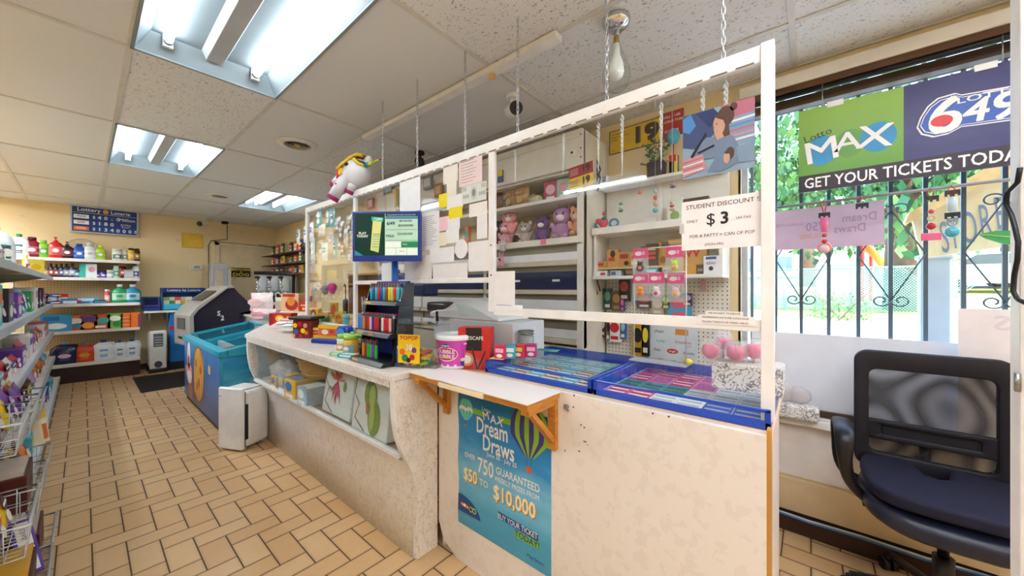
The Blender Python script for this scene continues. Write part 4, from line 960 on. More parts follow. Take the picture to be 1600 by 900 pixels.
CN = {'#c9273a': 'red', '#f0c51f': 'yellow', '#2a63bf': 'blue', '#e46aa5': 'pink', '#f3f0ea': 'white', '#6f42a6': 'purple', '#3fa85a': 'green', '#ee7f25': 'orange', '#5a2e1c': 'brown', '#57bfd2': 'turquoise', '#c79ad0': 'lilac', '#2b2a33': 'black'}
cl = list(CN)
def shelf_fill(k, y0, y1, pal, dy, hmin, hmax, names):
    z, x = GS[k]; y = y0; n = 0; last = None; seq = []
    while y < y1:
        c_ = rnd.choice([q for q in pal if q != last]); last = c_; l_ = rnd.choice([q for q in cl if q != c_]); w_ = rnd.uniform(.8, 1.15)*dy; h_ = rnd.uniform(hmin, hmax)
        seq.append((y+w_/2, c_, l_, w_, h_)); y += w_+.012
    for q, (yc, c_, l_, w_, h_) in enumerate(seq):
        a = seq[q-1] if q else None; b_ = seq[q+1] if q < len(seq)-1 else None
        kind = rnd.choice(names)
        rel = f'{ORD[min(q,11)]} from the camera end'
        lb = f'{CN[c_]} {kind} with {CN[l_]} print, {rel}, {("base shelf", "second shelf up", "middle shelf", "fourth shelf up", "top shelf")[k]} of left gondola'
        if kind == 'packet': o = bag(lb, w_*.95, h_, .06, c_, l_, group='snacks on the left gondola')
        else: o = carton(lb, w_, .13, h_, c_, [('r', l_, .1, .9, .55, .85), ('e', '#f3f0ea', .2, .8, .12, .5)], group='snacks on the left gondola')
        put(o, (x-.10 + (.04 if kind == 'packet' else 0), yc, z+.001), R(90), rot=(R(-10) if kind == 'packet' else 0, 0, R(90)))
shelf_fill(4, 2.55, 3.5, ['#c79ad0', '#f3f0ea'], .17, .08, .12, ['packet'])
p = at_y(22, 380, 5.2)
put(bottle('large white laundry jug with green label on the gondola top shelf', .33, .24, '#e8ebef', '#e0975a', '#2a6f6a', 'jug', d=.14), (-.42, 4.6, 1.441), R(60))
put(carton('yellow carton standing at the far end of the gondola top shelf', .14, .06, .17, '#f2d84a', [('e','#e8b72a',.2,.8,.3,.7)], name='carton'), (-.34, 6.45, 1.441), R(40))
put(bottle('small yellow-capped spray bottle on the gondola top shelf', .19, .05, '#e9d9d0', '#e8d32f', '#c94a5a', 'round'), (-.36, 6.05, 1.441), R(60))
shelf_fill(3, 2.75, 7.2, ['#f3f0ea', '#6f42a6', '#2a63bf', '#e46aa5', '#3fa85a', '#2b2a33', '#57bfd2'], .24, .15, .23, ['packet', 'packet', 'carton'])
shelf_fill(2, 2.7, 7.3, ['#c9273a', '#e46aa5', '#f3f0ea', '#6f42a6', '#f0c51f'], .27, .11, .18, ['packet', 'carton', 'packet'])
shelf_fill(1, 2.9, 7.2, ['#5a2e1c', '#f3f0ea', '#ee7f25', '#c79ad0', '#57bfd2', '#c9273a'], .26, .10, .18, ['packet', 'carton', 'packet'])
shelf_fill(0, 3.1, 7.0, ['#57bfd2', '#c79ad0', '#c9273a', '#2a63bf', '#f3f0ea'], .26, .10, .17, ['packet', 'packet', 'carton'])
# yellow candy box with printed text standing in the near baskets
WIRE = M('#cfd3d6', .3, .2)
def basket(label, loc, w, d, h, rz=R(90), tilt=0):
    t = T('wire_basket', label, 'wire basket', loc, rz, 'wire candy baskets at the near end of the left gondola'); t.rotation_euler = (tilt, 0, rz)
    b = MB()
    for z, g_ in ((0, 0), (h*.5, .006), (h, .012)): b.tube([(-w/2-g_, -d/2-g_, z), (w/2+g_, -d/2-g_, z), (w/2+g_, d/2+g_, z), (-w/2-g_, d/2+g_, z)], .003 if z < h else .005, 6, closed=True)
    n = int(w/.03)
    for k in range(n+1): x = -w/2+w*k/n; b.tube([(x, -d/2-.012, h), (x, -d/2, 0), (x, d/2, 0), (x, d/2+.012, h)], .0018, 4)
    for k in range(1, int(d/.04)): y = -d/2+.04*k; b.tube([(-w/2-.012, y, h), (-w/2, y, 0), (w/2, y, 0), (w/2+.012, y, h)], .0018, 4)
    b.build('wire_frame', WIRE, t); return t
bk = [(2.30,.72,'nearest upper basket'),(2.78,.66,'second upper basket'),(3.30,.60,'third upper basket'),
      (2.20,.40,'nearest middle basket'),(2.68,.35,'second middle basket'),(3.15,.30,'third middle basket'),
      (2.45,.03,'nearest floor-level basket'),(2.82,.03,'second floor-level basket')]
for k, (y, z, lb) in enumerate(bk):
    xx = -.215 if k < 3 else (-.19 if k < 6 else -.165)
    basket(lb + ' of white wire on the left gondola', (xx, y, z), .36 if k < 6 else .33, .13, .11)
    if k in (4, 6, 7):
        o = carton(f'open dark brown chocolate carton filling the {lb}', .28, .10, .15, '#4d1a12', [('r','#6f2a1a',.05,.95,.1,.5)], group=None, name='chocolate_carton'); MB().box(-.125, .125, -.04, .04, .15, .165).build('stacked_bars', M('#e0a83a' if k == 6 else '#c9b8a8', .4), o)
        put(o, (xx-.01, y, z+.006), R(90)); continue
    for q in range(5):
        c_ = rnd.choice(['#5a2e1c', '#5a2e1c', '#c9273a', '#f0c51f', '#f3f0ea', '#ee7f25', '#6f42a6', '#5a2e1c']); l_ = rnd.choice([u for u in cl if u != c_])
        o = bag(f'{CN[c_]} candy packet with {CN[l_]} print, {ORD[q]} from the camera in {lb}', .105, .175, .04, c_, l_, group='candy bars in the wire baskets', name='candy_packet')
        put(o, (xx-.01 + .02*(q % 2), y-.145+.07*q, z+.008), rot=(R(-14), 0, R(90)))
o = carton('tall cream and yellow candy box with green lettering on the near baskets', .10, .03, .25, '#f3ecc9', [('r','#f2c21f',.08,.92,.55,.75),('r','#e0702a',.2,.8,.08,.42),('r','#f6f1dc',.1,.9,.44,.54)], name='candy_box', text=[('JELLY', .026, .5, .92), ('CLEAR', .024, .5, .80)], tcol=GRN)
put(o, (-.145, 3.35, .42), rot=(R(-8), R(8), R(78)))
t = T('price_strip_rack', 'purple candy rack strip with white price cards at the lower left', 'candy rack', (-.13, 2.50, .10)); t.rotation_euler = (R(-40), 0, R(18))
MB().box(-.03, .03, -.004, .01, 0, .46).build('purple_frame', M('#5b3fa6', .35), t, bev=.002)
for k in range(4):
    q = MB().box(-.02, .02, -.006, -.004, .015+.112*k, .115+.112*k).build('price_card', PAPER, t)
    MB().text(('INSTANT', 'BARS', 'CREAMY', 'INSTANT')[k], .021, 0, .065+.112*k, -.0064, rot=R(-90), bold=.01).build('printed_text', M(('#b02a4a', '#6d6470', '#8d7f95', '#b02a4a')[k]), q)
# ================================================================== LEFT BACK: sign, lottery stand, heater, ATM, freezer, purifier
def wall_sign(name, label, cat, px0, py0, px1, py1, depth=.02, Y=BY-.025):
    a = at_y(px0, py0, Y); b_ = at_y(px1, py1, Y); w_ = b_.x-a.x; h_ = a.z-b_.z
    return T(name, label, cat, ((a.x+b_.x)/2, Y, b_.z), 0), w_, h_
t, w_, h_ = wall_sign('jackpot_board', 'framed blue and white lottery jackpot board high on the back wall', 'sign', 109, 319, 216.5, 370, Y=BY-.06)
MB().box(-w_/2, w_/2, 0, .05, 0, h_).build('frame', M('#c3cbd2', .4, .3), t, bev=.004)
b = MB().box(-w_/2+.02, w_/2-.02, -.003, .002, .018, h_-.018, 0)
e = -.0042
b.text('Lottery', .075, -w_*.24, h_*.86, e, 1, bold=.02); b.text('Loterie', .07, w_*.22, h_*.84, e, 1, bold=.02); b.disc(0, h_*.85, .03, .03, e, 2); b.patch(-w_*.46, w_*.46, h_*.735, h_*.745, e, 1)
for k, z in enumerate((.60, .38, .16)):
    b.patch(-w_*.45, -w_*.24, h_*(z-.07), h_*(z+.07), e, (1, 1, 3)[k])
    b.text(('MAX', '6/49', 'WED')[k], .04, -w_*.345, h_*z, e*1.2, (4, 5, 1)[k], bold=.02)
    b.text('$', .06, -w_*.17, h_*z, e, 1)
    for q, ch in enumerate((('4','0','.','0'), ('1','8','0'), ('1','3','4','0','0','0','0'))[k]):
        x = -w_*.09 + q*.062; b.patch(x-.024, x+.024, h_*(z-.065), h_*(z+.065), e, 6 if k < 2 or q < 4 else 0); b.text(ch, .07, x, h_*z, e*1.3, 1, bold=.03)
b.text('Million', .065, w_*.32, h_*.60, e, 1, bold=.02); b.text('EXTRA', .035, w_*.30, h_*.40, e, 1); b.text('Encore', .03, w_*.30, h_*.32, e, 1)
b.build('board_face', [M('#1d3f8c', .35), M('#eef1f4', .4), M('#e5a13a', .4), M('#e8792a', .4), M('#2f8fc0'), M('#c43a4a'), M('#345aa8', .35)], t)
# yellow blank plate, thermostat, dog sign
t, w_, h_ = wall_sign('yellow_plate', 'blank faded yellow plate on the back wall above the thermostat', 'sign', 284, 364, 317, 388)
MB().box(-w_/2, w_/2, .005, .02, 0, h_).build('plate', M('#e2b932', .45, var=.12, scale=5), t, bev=.004)
t, w_, h_ = wall_sign('thermostat', 'small white thermostat on the back wall beside the door frame', 'thermostat', 297, 413, 318, 422)
MB().box(-w_/2, w_/2, -.005, .025, 0, h_).build('case', OFFW, t, bev=.008); MB().patch(-w_*.22, w_*.22, h_*.3, h_*.75, -.007, 0, .003).build('display', M('#9aa39d', .3), t)
t, w_, h_ = wall_sign('warning_sign', 'black sign with yellow letters warning of a dog, on the back door', 'sign', 361.5, 418, 391.5, 433, Y=BY-.03)
MB().box(-w_/2, w_/2, 0, .006, 0, h_).build('plate', M('#1c1a17', .4), t)
MB().text('BEWARE', h_*.36, 0, h_*.79, -.0012, bold=.03, sx=1.25).text('OF', h_*.18, 0, h_*.54, -.0012, bold=.02).text('DOG', h_*.46, 0, h_*.24, -.0012, bold=.04, sx=1.45).build('lettering', M('#e9cf2f', .4), t)
b = MB()
# ceiling cameras
def camera_at(label, loc, rz, col, s_=1.0, body='#ececec'):
    t = T('security_camera', label, 'security camera', loc, rz, 'security cameras under the ceiling')
    MB().cyl((0,0,0), (0,0,-.025*s_), .035*s_, seg=16).cyl((0,0,-.02*s_), (0,0,-.06*s_), .012*s_, seg=10).build('mount', M(body, .4), t)
    q = MB().cyl((0,.05*s_,-.075*s_), (0,-.05*s_,-.095*s_), .034*s_, seg=18).build('housing', M(body, .35), t)
    MB().cyl((0,-.049*s_,-.095*s_), (0,-.062*s_,-.098*s_), .036*s_, .034*s_, seg=18).cyl((0,-.06*s_,-.098*s_), (0,-.066*s_,-.099*s_), .013*s_, seg=12).build('lens_face', BLACK, q)
    return t
p = at_z(801, 148, CZ); camera_at('white bullet camera with black face under the ceiling near the teardrop lamp', p, R(-30), 0, 1.15)
p = at_z(656, 236, CZ); camera_at('black dome-like camera under the ceiling behind the screen chains', p, R(-40), 0, 1.15, '#1b1b1d')
p = at_y(317, 333, 7.95); p.z = CZ; camera_at('small white camera high on the back wall near the yellow plate', p, R(-50), 0, 1.2)
p = at_y(352, 345, 8.1); t = T('box_camera', 'small black box camera on the back wall above the door frame', 'security camera', (p.x, BY-.07, p.z-.05))
MB().cbox((0,0,.04), (.09,.09,.09)).build('box', BLACK, t, bev=.01); MB().cyl((0,-.045,.04), (0,-.055,.04), .02).build('lens', M('#3a3a44', .2), t)
b = MB(); pts = [at_y(*q, BY-.012) for q in ((355,352),(355,374),(330,376),(326,382),(326,470),(325,540))]; b.tube(pts, .008, 6)
tag(b.build('camera_cable', M('#6f6455', .6)), 'thin cable running from the black camera down beside the door frame', 'cable')
b = MB().cyl(at_y(405, 383, BY-.05), at_y(430, 387, BY-.05), .018); b.cyl(at_y(340, 378, BY-.04), at_y(405, 384, BY-.04), .007); tag(b.build('door_closer_rod', M('#a39a8c', .4, .4)), 'metal door closer rod along the top of the back door', 'door closer')
# lottery play stand
Y_ = 7.93
a, b_ = at_y(224, 486, Y_), at_y(322, 486, Y_)
t = T('ledge_shelf', 'narrow white wall shelf carrying the lottery terminal and slip rack', 'shelf', (0,0,0))
zs = a.z
MB().box(a.x, b_.x, Y_-.16, BY-.003, zs-.03, zs).build('board', M('#e6e3dd', .4), t, bev=.003); MB().box(a.x+.05, a.x+.07, Y_-.1, BY-.003, zs-.15, zs-.03).box(b_.x-.5, b_.x-.48, Y_-.1, BY-.003, zs-.15, zs-.03).build('bracket', STEEL, t)
p = at_y(236, 484, Y_); t = T('ticket_checker', 'small navy blue ticket checker terminal on the left of the wall shelf', 'terminal', (p.x, Y_-.02, zs))
MB().prism([(-.08, 0), (.10, 0), (.10, .22), (.04, .22), (-.03, .06), (-.08, .04)], -.10, .10, 'x').build('body', M('#1d2f6e', .35), t, bev=.006)
q = MB(); q.M = Matrix.Translation((0, 0.003, .145)) @ Matrix.Rotation(R(-23), 4, 'X'); q.cbox((0,-.003,0), (.15, .004, .11)); q.build('screen', M('#101a38', .1), t)
a, b_ = at_y(252, 440, Y_), at_y(321, 484, Y_)
t = T('lottery_slip_rack', 'blue lottery slip rack with play slips on the wall shelf', 'display rack', ((a.x+b_.x)/2, Y_+.05, zs)); w_ = b_.x-a.x; h_ = .36
MB().box(-w_/2, w_/2, .08, .10, 0, h_).box(-w_/2, -w_/2+.015, -.08, .1, 0, h_).box(w_/2-.015, w_/2, -.08, .1, 0, h_).box(-w_/2, w_/2, -.1, .1, 0, .02).build('frame', M('#235ca8', .35), t, bev=.003)
q = MB().box(-w_/2, w_/2, -.06, .1, h_-.08, h_).build('header', M('#1e3f86', .35), t); MB().text('Lottery by Loterie', .05, 0, h_-.04, -.062, bold=.02, sx=1.1).build('lettering', WHITE, q)
MB().box(-w_/2+.02, w_/2-.02, -.1, -.09, .0, .10).build('front_panel', M('#3fb4d8', .35), t)
for k, (c1, c2) in enumerate((('#9fd04a','#f2f0ea'),('#f0edd8','#5aa85a'),('#e8572a','#f4e3c9'),('#d9dcc8','#e8c52a'),('#f1ecd2','#d8b23a'),('#3f7fc8','#f0f0ee'),('#6fb8a8','#e8f0e8'))):
    x = -w_/2+.065 + k*(w_-.13)/6; 
    o = carton(f'{("lime", "cream", "orange-red", "pale olive", "ivory", "blue", "seafoam")[k]} stack of play slips in the lottery slip rack', .075, .02, .19, c1, [('r', c2, .1, .9, .35, .7)], group='play slips in the blue rack', cat='play slips', name='play_slips')
    put(o, (t.location.x+x, Y_+.05+(.01 if k % 2 else -.02), zs+.022), rot=(R(-12), 0, 0))
p0_ = at_y(274, 450, Y_); t = T('stand_post', 'bright blue pedestal under the lottery wall shelf', 'pedestal', (p0_.x+.05, Y_-.0, 0))
MB().box(-.13, .13, -.12, .15, .12, zs-.031).build('column', M('#2b78c4', .35), t, bev=.01); MB().box(-.16, .2, -.14, .17, 0, .12).build('base', M('#1d2430', .5), t, bev=.006); MB().box(-.132, .132, -.122, -.118, zs-.30, zs-.25).build('red_stripe', RED, t)
# heater
p = at_y(240, 576, 7.80); p.z = 0; t = T('oil_heater', 'grey-white portable radiator heater standing beside the shelving unit', 'heater', (p.x+.04, 7.85, 0), R(0)); t.scale = (.88, .9, 1)
for k in range(6): MB().loft([[( -.10+.0, -.12+.055*k, z_) if s_ == 0 else (.10, -.12+.055*k, z_) for s_ in ()] for z_ in ()] if False else [[(-.105*q_, -.14+.05*k, z_), (.105*q_, -.14+.05*k, z_), (.105*q_, -.11+.05*k, z_), (-.105*q_, -.11+.05*k, z_)] for q_, z_ in ((.8,.07), (1,.10), (1,.58), (.8,.62))], smooth=False).build('fin', M('#d9dad6', .35), t, bev=.006)
MB().box(-.11, .11, -.19, -.145, .06, .64).build('control_panel', M('#e2e2de', .35), t, bev=.02, seg=3)
MB().box(-.06, .06, -.198, -.188, .40, .60).build('grille_plate', M('#5d6268', .4), t, bev=.015); MB().cyl((0,-.19,.13), (0,-.205,.13), .05, seg=20).build('thermostat_knob', M('#4b5056', .4), t)
b = MB()
for k in range(4): b.box(-.05, .05, -.202, -.197, .42+.04*k, .43+.04*k)
b.build('vent_slots', M('#c9ccce', .4), t)
MB().cyl((-.12,-.15,.03), (.12,-.15,.03), .03).cyl((-.12,.12,.03), (.12,.12,.03), .03).build('foot_roller', DARK, t)
p = at_y(259, 512, 7.95); t = T('folded_step_ladder', 'folded yellow and wooden frame leaning between heater and blue pedestal', 'step ladder', (at_y(258,560,7.95).x, 7.97, 0), R(0)); t.rotation_euler = (R(-3), R(2), 0)
MB().cbox((-.025,0,.32), (.025,.03,.64)).build('rail', M('#e2b82e', .4), t); MB().cbox((.03,0,.31), (.02,.03,.62)).build('rail', M('#b98a4a', .5), t); MB().cbox((0,0,.15), (.05,.02,.02)).cbox((0,0,.35), (.05,.02,.02)).cbox((0,0,.55), (.05,.02,.02)).build('step', M('#c99a3a', .5), t)
# floor mat
a = at_z(236, 579, .004); b = MB(); x0, x1 = at_z(238, 580, 0).x, at_z(300, 572, 0).x
mx0, mx1, my0, my1 = .50, 1.15, 6.05, 6.95
mx0 = .46
b.box(mx0, mx0+.75, 6.35, 7.5, 0.0005, .008)
t = T('floor_mat', 'black ribbed rubber floor mat in front of the lottery stand', 'mat', (0,0,0)); b.build('mat_base', M('#26221f', .8), t, bev=.002)
b = MB()
for k in range(22): b.box(mx0+.03, mx0+.72, 6.39+.05*k, 6.415+.05*k, .008, .012)
b.build('ribs', M('#35302c', .8), t)
# back worktop behind the freezer
t = T('rear_counter', 'white counter behind the freezer carrying the slush machine', 'counter', (0,0,0))
MB().box(1.52, 2.46, 4.92, 7.6, .88, .91).build('worktop', M('#e9e5df', .35), t, bev=.004); MB().box(1.55, 2.46, 4.96, 7.55, 0, .88).build('base', M('#cfc2ab', .5), t)
# ATM
p = at_y(330, 560, 6.9); t = T('bank_machine', 'grey and black cash machine with a slanted top behind the freezer', 'cash machine', (1.20, 6.62, 0), R(8))
t.scale = (.84, .92, .95)
pr = [(-.33, .55), (-.36, .62), (-.36, .98), (-.30, 1.07), (.10, 1.37), (.20, 1.38), (.27, 1.30), (.30, 1.1), (.30, .55)]
MB().box(-.28, .30, -.30, .30, 0, .6).build('cabinet', M('#23242e', .4), t, bev=.01)
MB().prism([(-.355,.62),(-.355,.975),(-.295,1.06),(.10,1.36),(.20,1.37),(.27,1.29),(.40,1.16),(.50,1.12),(.50,1.02),(.28,.98),(.28,.56),(-.28,.56)], -.285, .285, 'y').build('side_shell', M('#221f31', .35), t, bev=.01)
b = MB().prism([(-.40,.55),(-.41,.98),(-.32,1.10),(.10,1.40),(.18,1.40),(.18,1.37),(.09,1.36),(-.29,1.06),(-.355,.97),(-.34,.55)], -.32, .32, 'y'); b.build('front_fascia', M('#a9a49c', .35, .15), t, bev=.008)
q = MB(); q.M = Matrix.Translation((-.12, 0, 1.255)) @ Matrix.Rotation(R(-35), 4, 'Y'); q.cbox((0,0,.0), (.24,.4,.01)); q.build('screen', M('#1b2632', .1), t)
q = MB(); q.cbox((-.415, .0, .86), (.01, .3, .16)); q.build('keypad_panel', M('#5a5a5e', .4), t); q = MB().cbox((-.413,-.0,.66), (.012,.2,.03)); q.build('cash_slot', BLACK, t)
q = MB()
for sz, x, z in ((.10, -.02, .99), (.10, .03, .92)): q.text('S' if z > .95 else '2', sz, x, z, -.287, bold=.05)
q.build('white_outline_mark', M('#d9dde2', .4), t)
p = at_y(345, 440, 7.6); t = T('paper_towel_dispenser', 'tall grey dispenser box with a window above the cash machine', 'dispenser', (p.x+.0, 7.75, 1.12))
MB().box(-.11, .11, -.1, .12, 0, .60).build('case', M('#aeb0b2', .4), t, bev=.01); MB().box(-.075, .045, -.106, -.098, .12, .48).build('window', M('#c9bda6', .2), t, bev=.004); MB().box(.11, .16, -.06, .06, .12, .5).build('side_housing', OFFW, t, bev=.01)
MB().box(-.05, .05, -.0, .1, -1.12, 0).build('stand_pole', DARK, t)
# ================================================================== FREEZER
FX0, FX1, FY0, FY1 = .772, 1.45, 3.965, 5.70
t = T('ice_cream_freezer', 'turquoise glass-topped ice cream chest freezer covered in cone pictures', 'freezer', (FX0, FY0, 0))
W_, L_ = FX1-FX0, FY1-FY0
q = NG('freezer_wrap'); pz = q.sep(q.pos(True)); nn = q.noise(q.pos(True), 3.2, 4, .8); f = q.math('ADD', q.math('MULTIPLY', pz[2], 1.2), q.math('MULTIPLY', nn, .4))
WRAP = q.done(q.ramp(f, [(.2,'#27508f'), (.5,'#2f5fa4'), (.75,'#3c74b8'), (1,'#3f86c4')]), .3, .4)
q = NG('freezer_end_wrap'); pz = q.sep(q.pos(True)); nn = q.noise(q.scale(q.pos(True), (.5,1,3)), 5, 3, 1.0)
WRAP2 = q.done(q.ramp(q.math('ADD', q.math('MULTIPLY', nn, .6), q.math('MULTIPLY', pz[2], .6)), [(.35,'#e9f4f6'), (.5,'#57b9d6'), (.7,'#1c8fc0'), (1,'#1a9bc4')]), .3, .4)
TQ = M('#18a3bf', .3, coat=.3)
MB().box(.02, W_-.02, .02, L_-.02, 0, .06).build('plinth', M('#2a2320', .5), t)
q = MB().box(.004, W_, .004, L_, .05, .44)
q.box(.004, .052, .004, L_, .44, .70).box(W_-.052, W_, .004, L_, .44, .70).box(.052, W_-.052, .004, .048, .44, .70).box(.052, W_-.052, L_-.048, L_, .44, .70).build('cabinet', TQ, t, bev=.004)
MB().box(0, .004, .02, L_-.02, .06, .69).build('side_picture', WRAP, t); MB().box(.02, W_-.01, -.0, .004, .06, .69).build('end_picture', WRAP2, t)
zt = lambda x: .74 + .125*max(x, 0)/W_
# rim as four sloped beams
def rimb(x0, x1, y0, y1):
    n = 6; r1 = []
    b = MB(); ring = []
    for k in range(n+1):
        x = x0+(x1-x0)*k/n; ring.append([(x, y0, .69), (x, y1, .69), (x, y1, zt(x)), (x, y0, zt(x))])
    b.loft(ring, smooth=False); return b
for a_ in ((-.015, .05, -.015, L_+.015), (W_-.05, W_+.01, -.015, L_+.015), (.05, W_-.05, -.015, .045), (.05, W_-.05, L_-.045, L_+.015)): rimb(*a_).build('top_rim', TQ, t, bev=.006)
def lid(x0, x1, y0, y1, dz, nm):
    b = MB(); n = 6; g_ = [[b.v((x0+(x1-x0)*k/n, y, zt(x0+(x1-x0)*k/n)-.012+dz)) for k in range(n+1)] for y in (y0, y1)]
    for k in range(n): b.f((g_[0][k], g_[0][k+1], g_[1][k+1], g_[1][k]), 0, True)
    q = b.build('glass_lid', GLASS, t)
    for ya, yb2 in ((y0, y0+.022), (y1-.022, y1)):
        b = MB(); ring = [[(x0+(x1-x0)*k/n, ya, zt(x0+(x1-x0)*k/n)-.018+dz), (x0+(x1-x0)*k/n, yb2, zt(x0+(x1-x0)*k/n)-.018+dz), (x0+(x1-x0)*k/n, yb2, zt(x0+(x1-x0)*k/n)+.004+dz), (x0+(x1-x0)*k/n, ya, zt(x0+(x1-x0)*k/n)+.004+dz)] for k in range(n+1)]
        b.loft(ring, smooth=False).build('lid_frame', TQ, q)
lid(.05, W_-.05, .045, L_*.55, -.004, 'a'); lid(.05, W_-.05, L_*.45, L_-.045, .008, 'b')
MB().box(.05, W_-.05, .05, L_-.05, .46, .48).build('inner_floor', M('#b9cdd4', .5), t)
MB().box(.05, .055, .05, L_-.05, .46, .70).box(W_-.055, W_-.05, .05, L_-.05, .46, .72).build('inner_wall', M('#d6e2e6', .5), t)
def ovl(pts, y, th=.0008): pass
b = MB(); b.M = Matrix.Rotation(R(-90), 4, 'Z')          # art on the long side: local x -> toward camera
def A(y, z): return -(y)   # helper
def art(yc, zc, ry, rz_, mi, d=0): b.disc(-yc, zc, ry, rz_, -.0012-d, mi, 28, .0008)
art(.92, .40, .26, .30, 1); art(.92, .40, .235, .275, 0, .0006)
for k in range(5): b.prism([(-.92-.2+.1*k-.008, .18), (-.92-.2+.1*k+.008, .18), (-.92-.2+.1*k+.06, .62), (-.92-.2+.1*k+.044, .62)], -.0024, -.0020, 'y', 2)
for k in range(4): b.disc(-.92+(-.12, .1, .03, -.06)[k], (.5,.46,.32,.27)[k], .05, .045, -.003, 3, 12, .0006)
art(1.44, .54, .085, .15, 4, .001); art(1.44, .60, .07, .07, 5, .0016); art(1.44, .49, .05, .05, 6, .002)
b.prism([(-1.60,.36), (-1.26,.36), (-1.20,.10), (-1.36,.07)], -.0014, -.001, 'y', 3); art(1.43, .36, .19, .09, 7, .001); art(1.40, .30, .13, .07, 5, .0014); art(.42, .52, .05, .045, 2, .001)
b.prism([(-1.18,.2), (-1.10,.22), (-1.02,.07), (-1.10,.07)], -.0018, -.0014, 'y', 1)
b.build('cone_artwork', [M('#d99a3c', .4, var=.2, scale=30), M('#8f5a2a', .4), M('#f0c877', .4), M('#a9652c', .4), M('#e9edf2', .4), M('#f2e6dc', .4), M('#c2405a', .4), M('#e8a596', .4, var=.2, scale=30)], t)
b = MB(); b.disc(.46, .34, .09, .10, -.0012, 0, 24).disc(.455, .34, .06, .072, -.0016, 1, 24).disc(.46, .33, .035, .045, -.002, 2, 18).prism([(.0+.02,.08),(.66,.08),(.66,.2),(.5,.26),(.3,.16),(.14,.24),(.02,.18)], -.0010, -.0006, 'y', 0).patch(.5, .66, .10, .2, -.0016, 3); b.build('end_artwork', [M('#f1f4f6', .4), M('#1b6fae', .4), M('#eaf2f5', .4), M('#b63a4a', .4)], t)
b = MB(); b.box(.06, .62, .75, .77, .48, .68).box(.3, .315, .06, L_-.06, .48, .66); b.build('divider_basket', M('#dfe6e8', .4), t)
rnd = random.Random(5)
for k in range(26):
    x = FX0+.11+.155*(k % 4)+rnd.uniform(-.01,.01); y = FY0+.16+.245*(k//4)+rnd.uniform(-.02,.02); c_ = rnd.choice(['#3b3f4a','#6d4a3a','#c9cdd2','#5a3030','#2f4f7a','#e0d8c8'])
    nm = {'#3b3f4a':'charcoal','#6d4a3a':'brown','#c9cdd2':'silver','#5a3030':'maroon','#2f4f7a':'blue','#e0d8c8':'cream'}[c_]
    o = bag(f'{nm} wrapped ice cream, {ORD[k//4]} row from the camera, {ORD[k%4]} from the aisle in the freezer', .11, .17, .04, c_, '#e9e4da', group='wrapped ice creams in the freezer', cat='ice cream', name='ice_cream_packet')
    put(o, (x, y+.085, .505), rot=(R(90), 0, 0))
# ================================================================== AIR PURIFIER
c0, cL, cR = at_z(370, 710, 0), at_z(344.5, 697, 0), at_z(418, 688, 0)
ang = math.atan2(cR.y-c0.y, cR.x-c0.x)
t = T('air_purifier', 'white box-shaped air purifier on the floor beside the freezer and counter', 'air purifier', (c0.x+.035, c0.y-.0, 0), ang)
pw_, pd_, ph_ = .245, .235, .47
MB().box(.03, pw_, 0, pd_, .02, ph_).build('body', M('#ece9e8', .35), t, bev=.035, seg=4)
b = MB().box(-.008, .024, -.004, pd_+.004, .015, ph_+.035); b.build('front_panel', M('#f3f1f0', .3), t, bev=.013, seg=3)
MB().box(.022, .034, .02, .024, .05, .40).box(.020, .034, .008, pd_-.01, .03, ph_-.0).build('air_inlet', BLACK, t)
MB().box(.026, .05, -.0045+.004, .01, .09, .37).build('side_grille', M('#26262a', .5), t)
MB().box(.05, .22, .05, .25, ph_-.001, ph_+.012).build('top_vent', M('#dedbd9', .4), t, bev=.005)
for x, y in ((.05,.04), (.21,.04), (.05,.25), (.21,.25)): MB().cyl((x,y,0), (x,y,.03), .012).build('foot', OFFW, t)
b = MB(); b.M = Matrix.Rotation(R(-90), 4, 'Z'); b.text('CORWAY', .012, -.21, .43, -.0095, ext=0) if False else b.patch(-.235, -.205, .432, .437, -.0086, 0); b.build('logo_mark', M('#8d8d92'), t)
# ================================================================== ON AND IN THE COUNTERS
CZ_ = CT + .0008
def on(px, py): q = at_z(px, py, CZ_); return q
# ticket monitor on its pole
t = T('ticket_monitor', 'blue-framed advertising monitor on a blue pole over the counter', 'monitor', (1.075, 1.80, 0), R(-53))
z0, z1 = 1.448, 1.725; W_ = .385
MB().box(-W_/2, W_/2, 0, .03, z0, z1).build('frame', M('#1c3f9c', .3, coat=.3), t, bev=.004)
b = MB(); e = -.001; sw, sh = W_-.03, z1-z0-.045; zc = z0+.032
def SX(u): return -sw/2+u*sw
def SZ_(v): return zc+v*sh
b.patch(SX(0), SX(.48), SZ_(0), SZ_(1), e, 0); b.patch(SX(.48), SX(1), SZ_(0), SZ_(1), e, 1)
e2 = -.0018
b.patch(SX(.49), SX(1), SZ_(.925), SZ_(1), e2, 2); b.patch(SX(.49), SX(1), SZ_(.87), SZ_(.915), e2, 3)
b.patch(SX(.74), SX(1), SZ_(.19), SZ_(.33), e2, 4); b.patch(SX(.49), SX(.735), SZ_(.19), SZ_(.33), e2, 5)
for k in range(3): b.patch(SX(.49+.172*k), SX(.65+.172*k), SZ_(.015), SZ_(.17), e2, 5)
for z in (.61, .355): b.patch(SX(.49), SX(.99), SZ_(z), SZ_(z+.006), e2, 2)
b.prism([(SX(.25), SZ_(.13)), (SX(.38), SZ_(.07)), (SX(.43), SZ_(.82)), (SX(.29), SZ_(.86))], e2, e2+.0004, 'y', 6)
b.prism([(SX(.27), SZ_(.83)), (SX(.45), SZ_(.80)), (SX(.46), SZ_(.90)), (SX(.27), SZ_(.93))], e2-.0003, e2, 'y', 7)
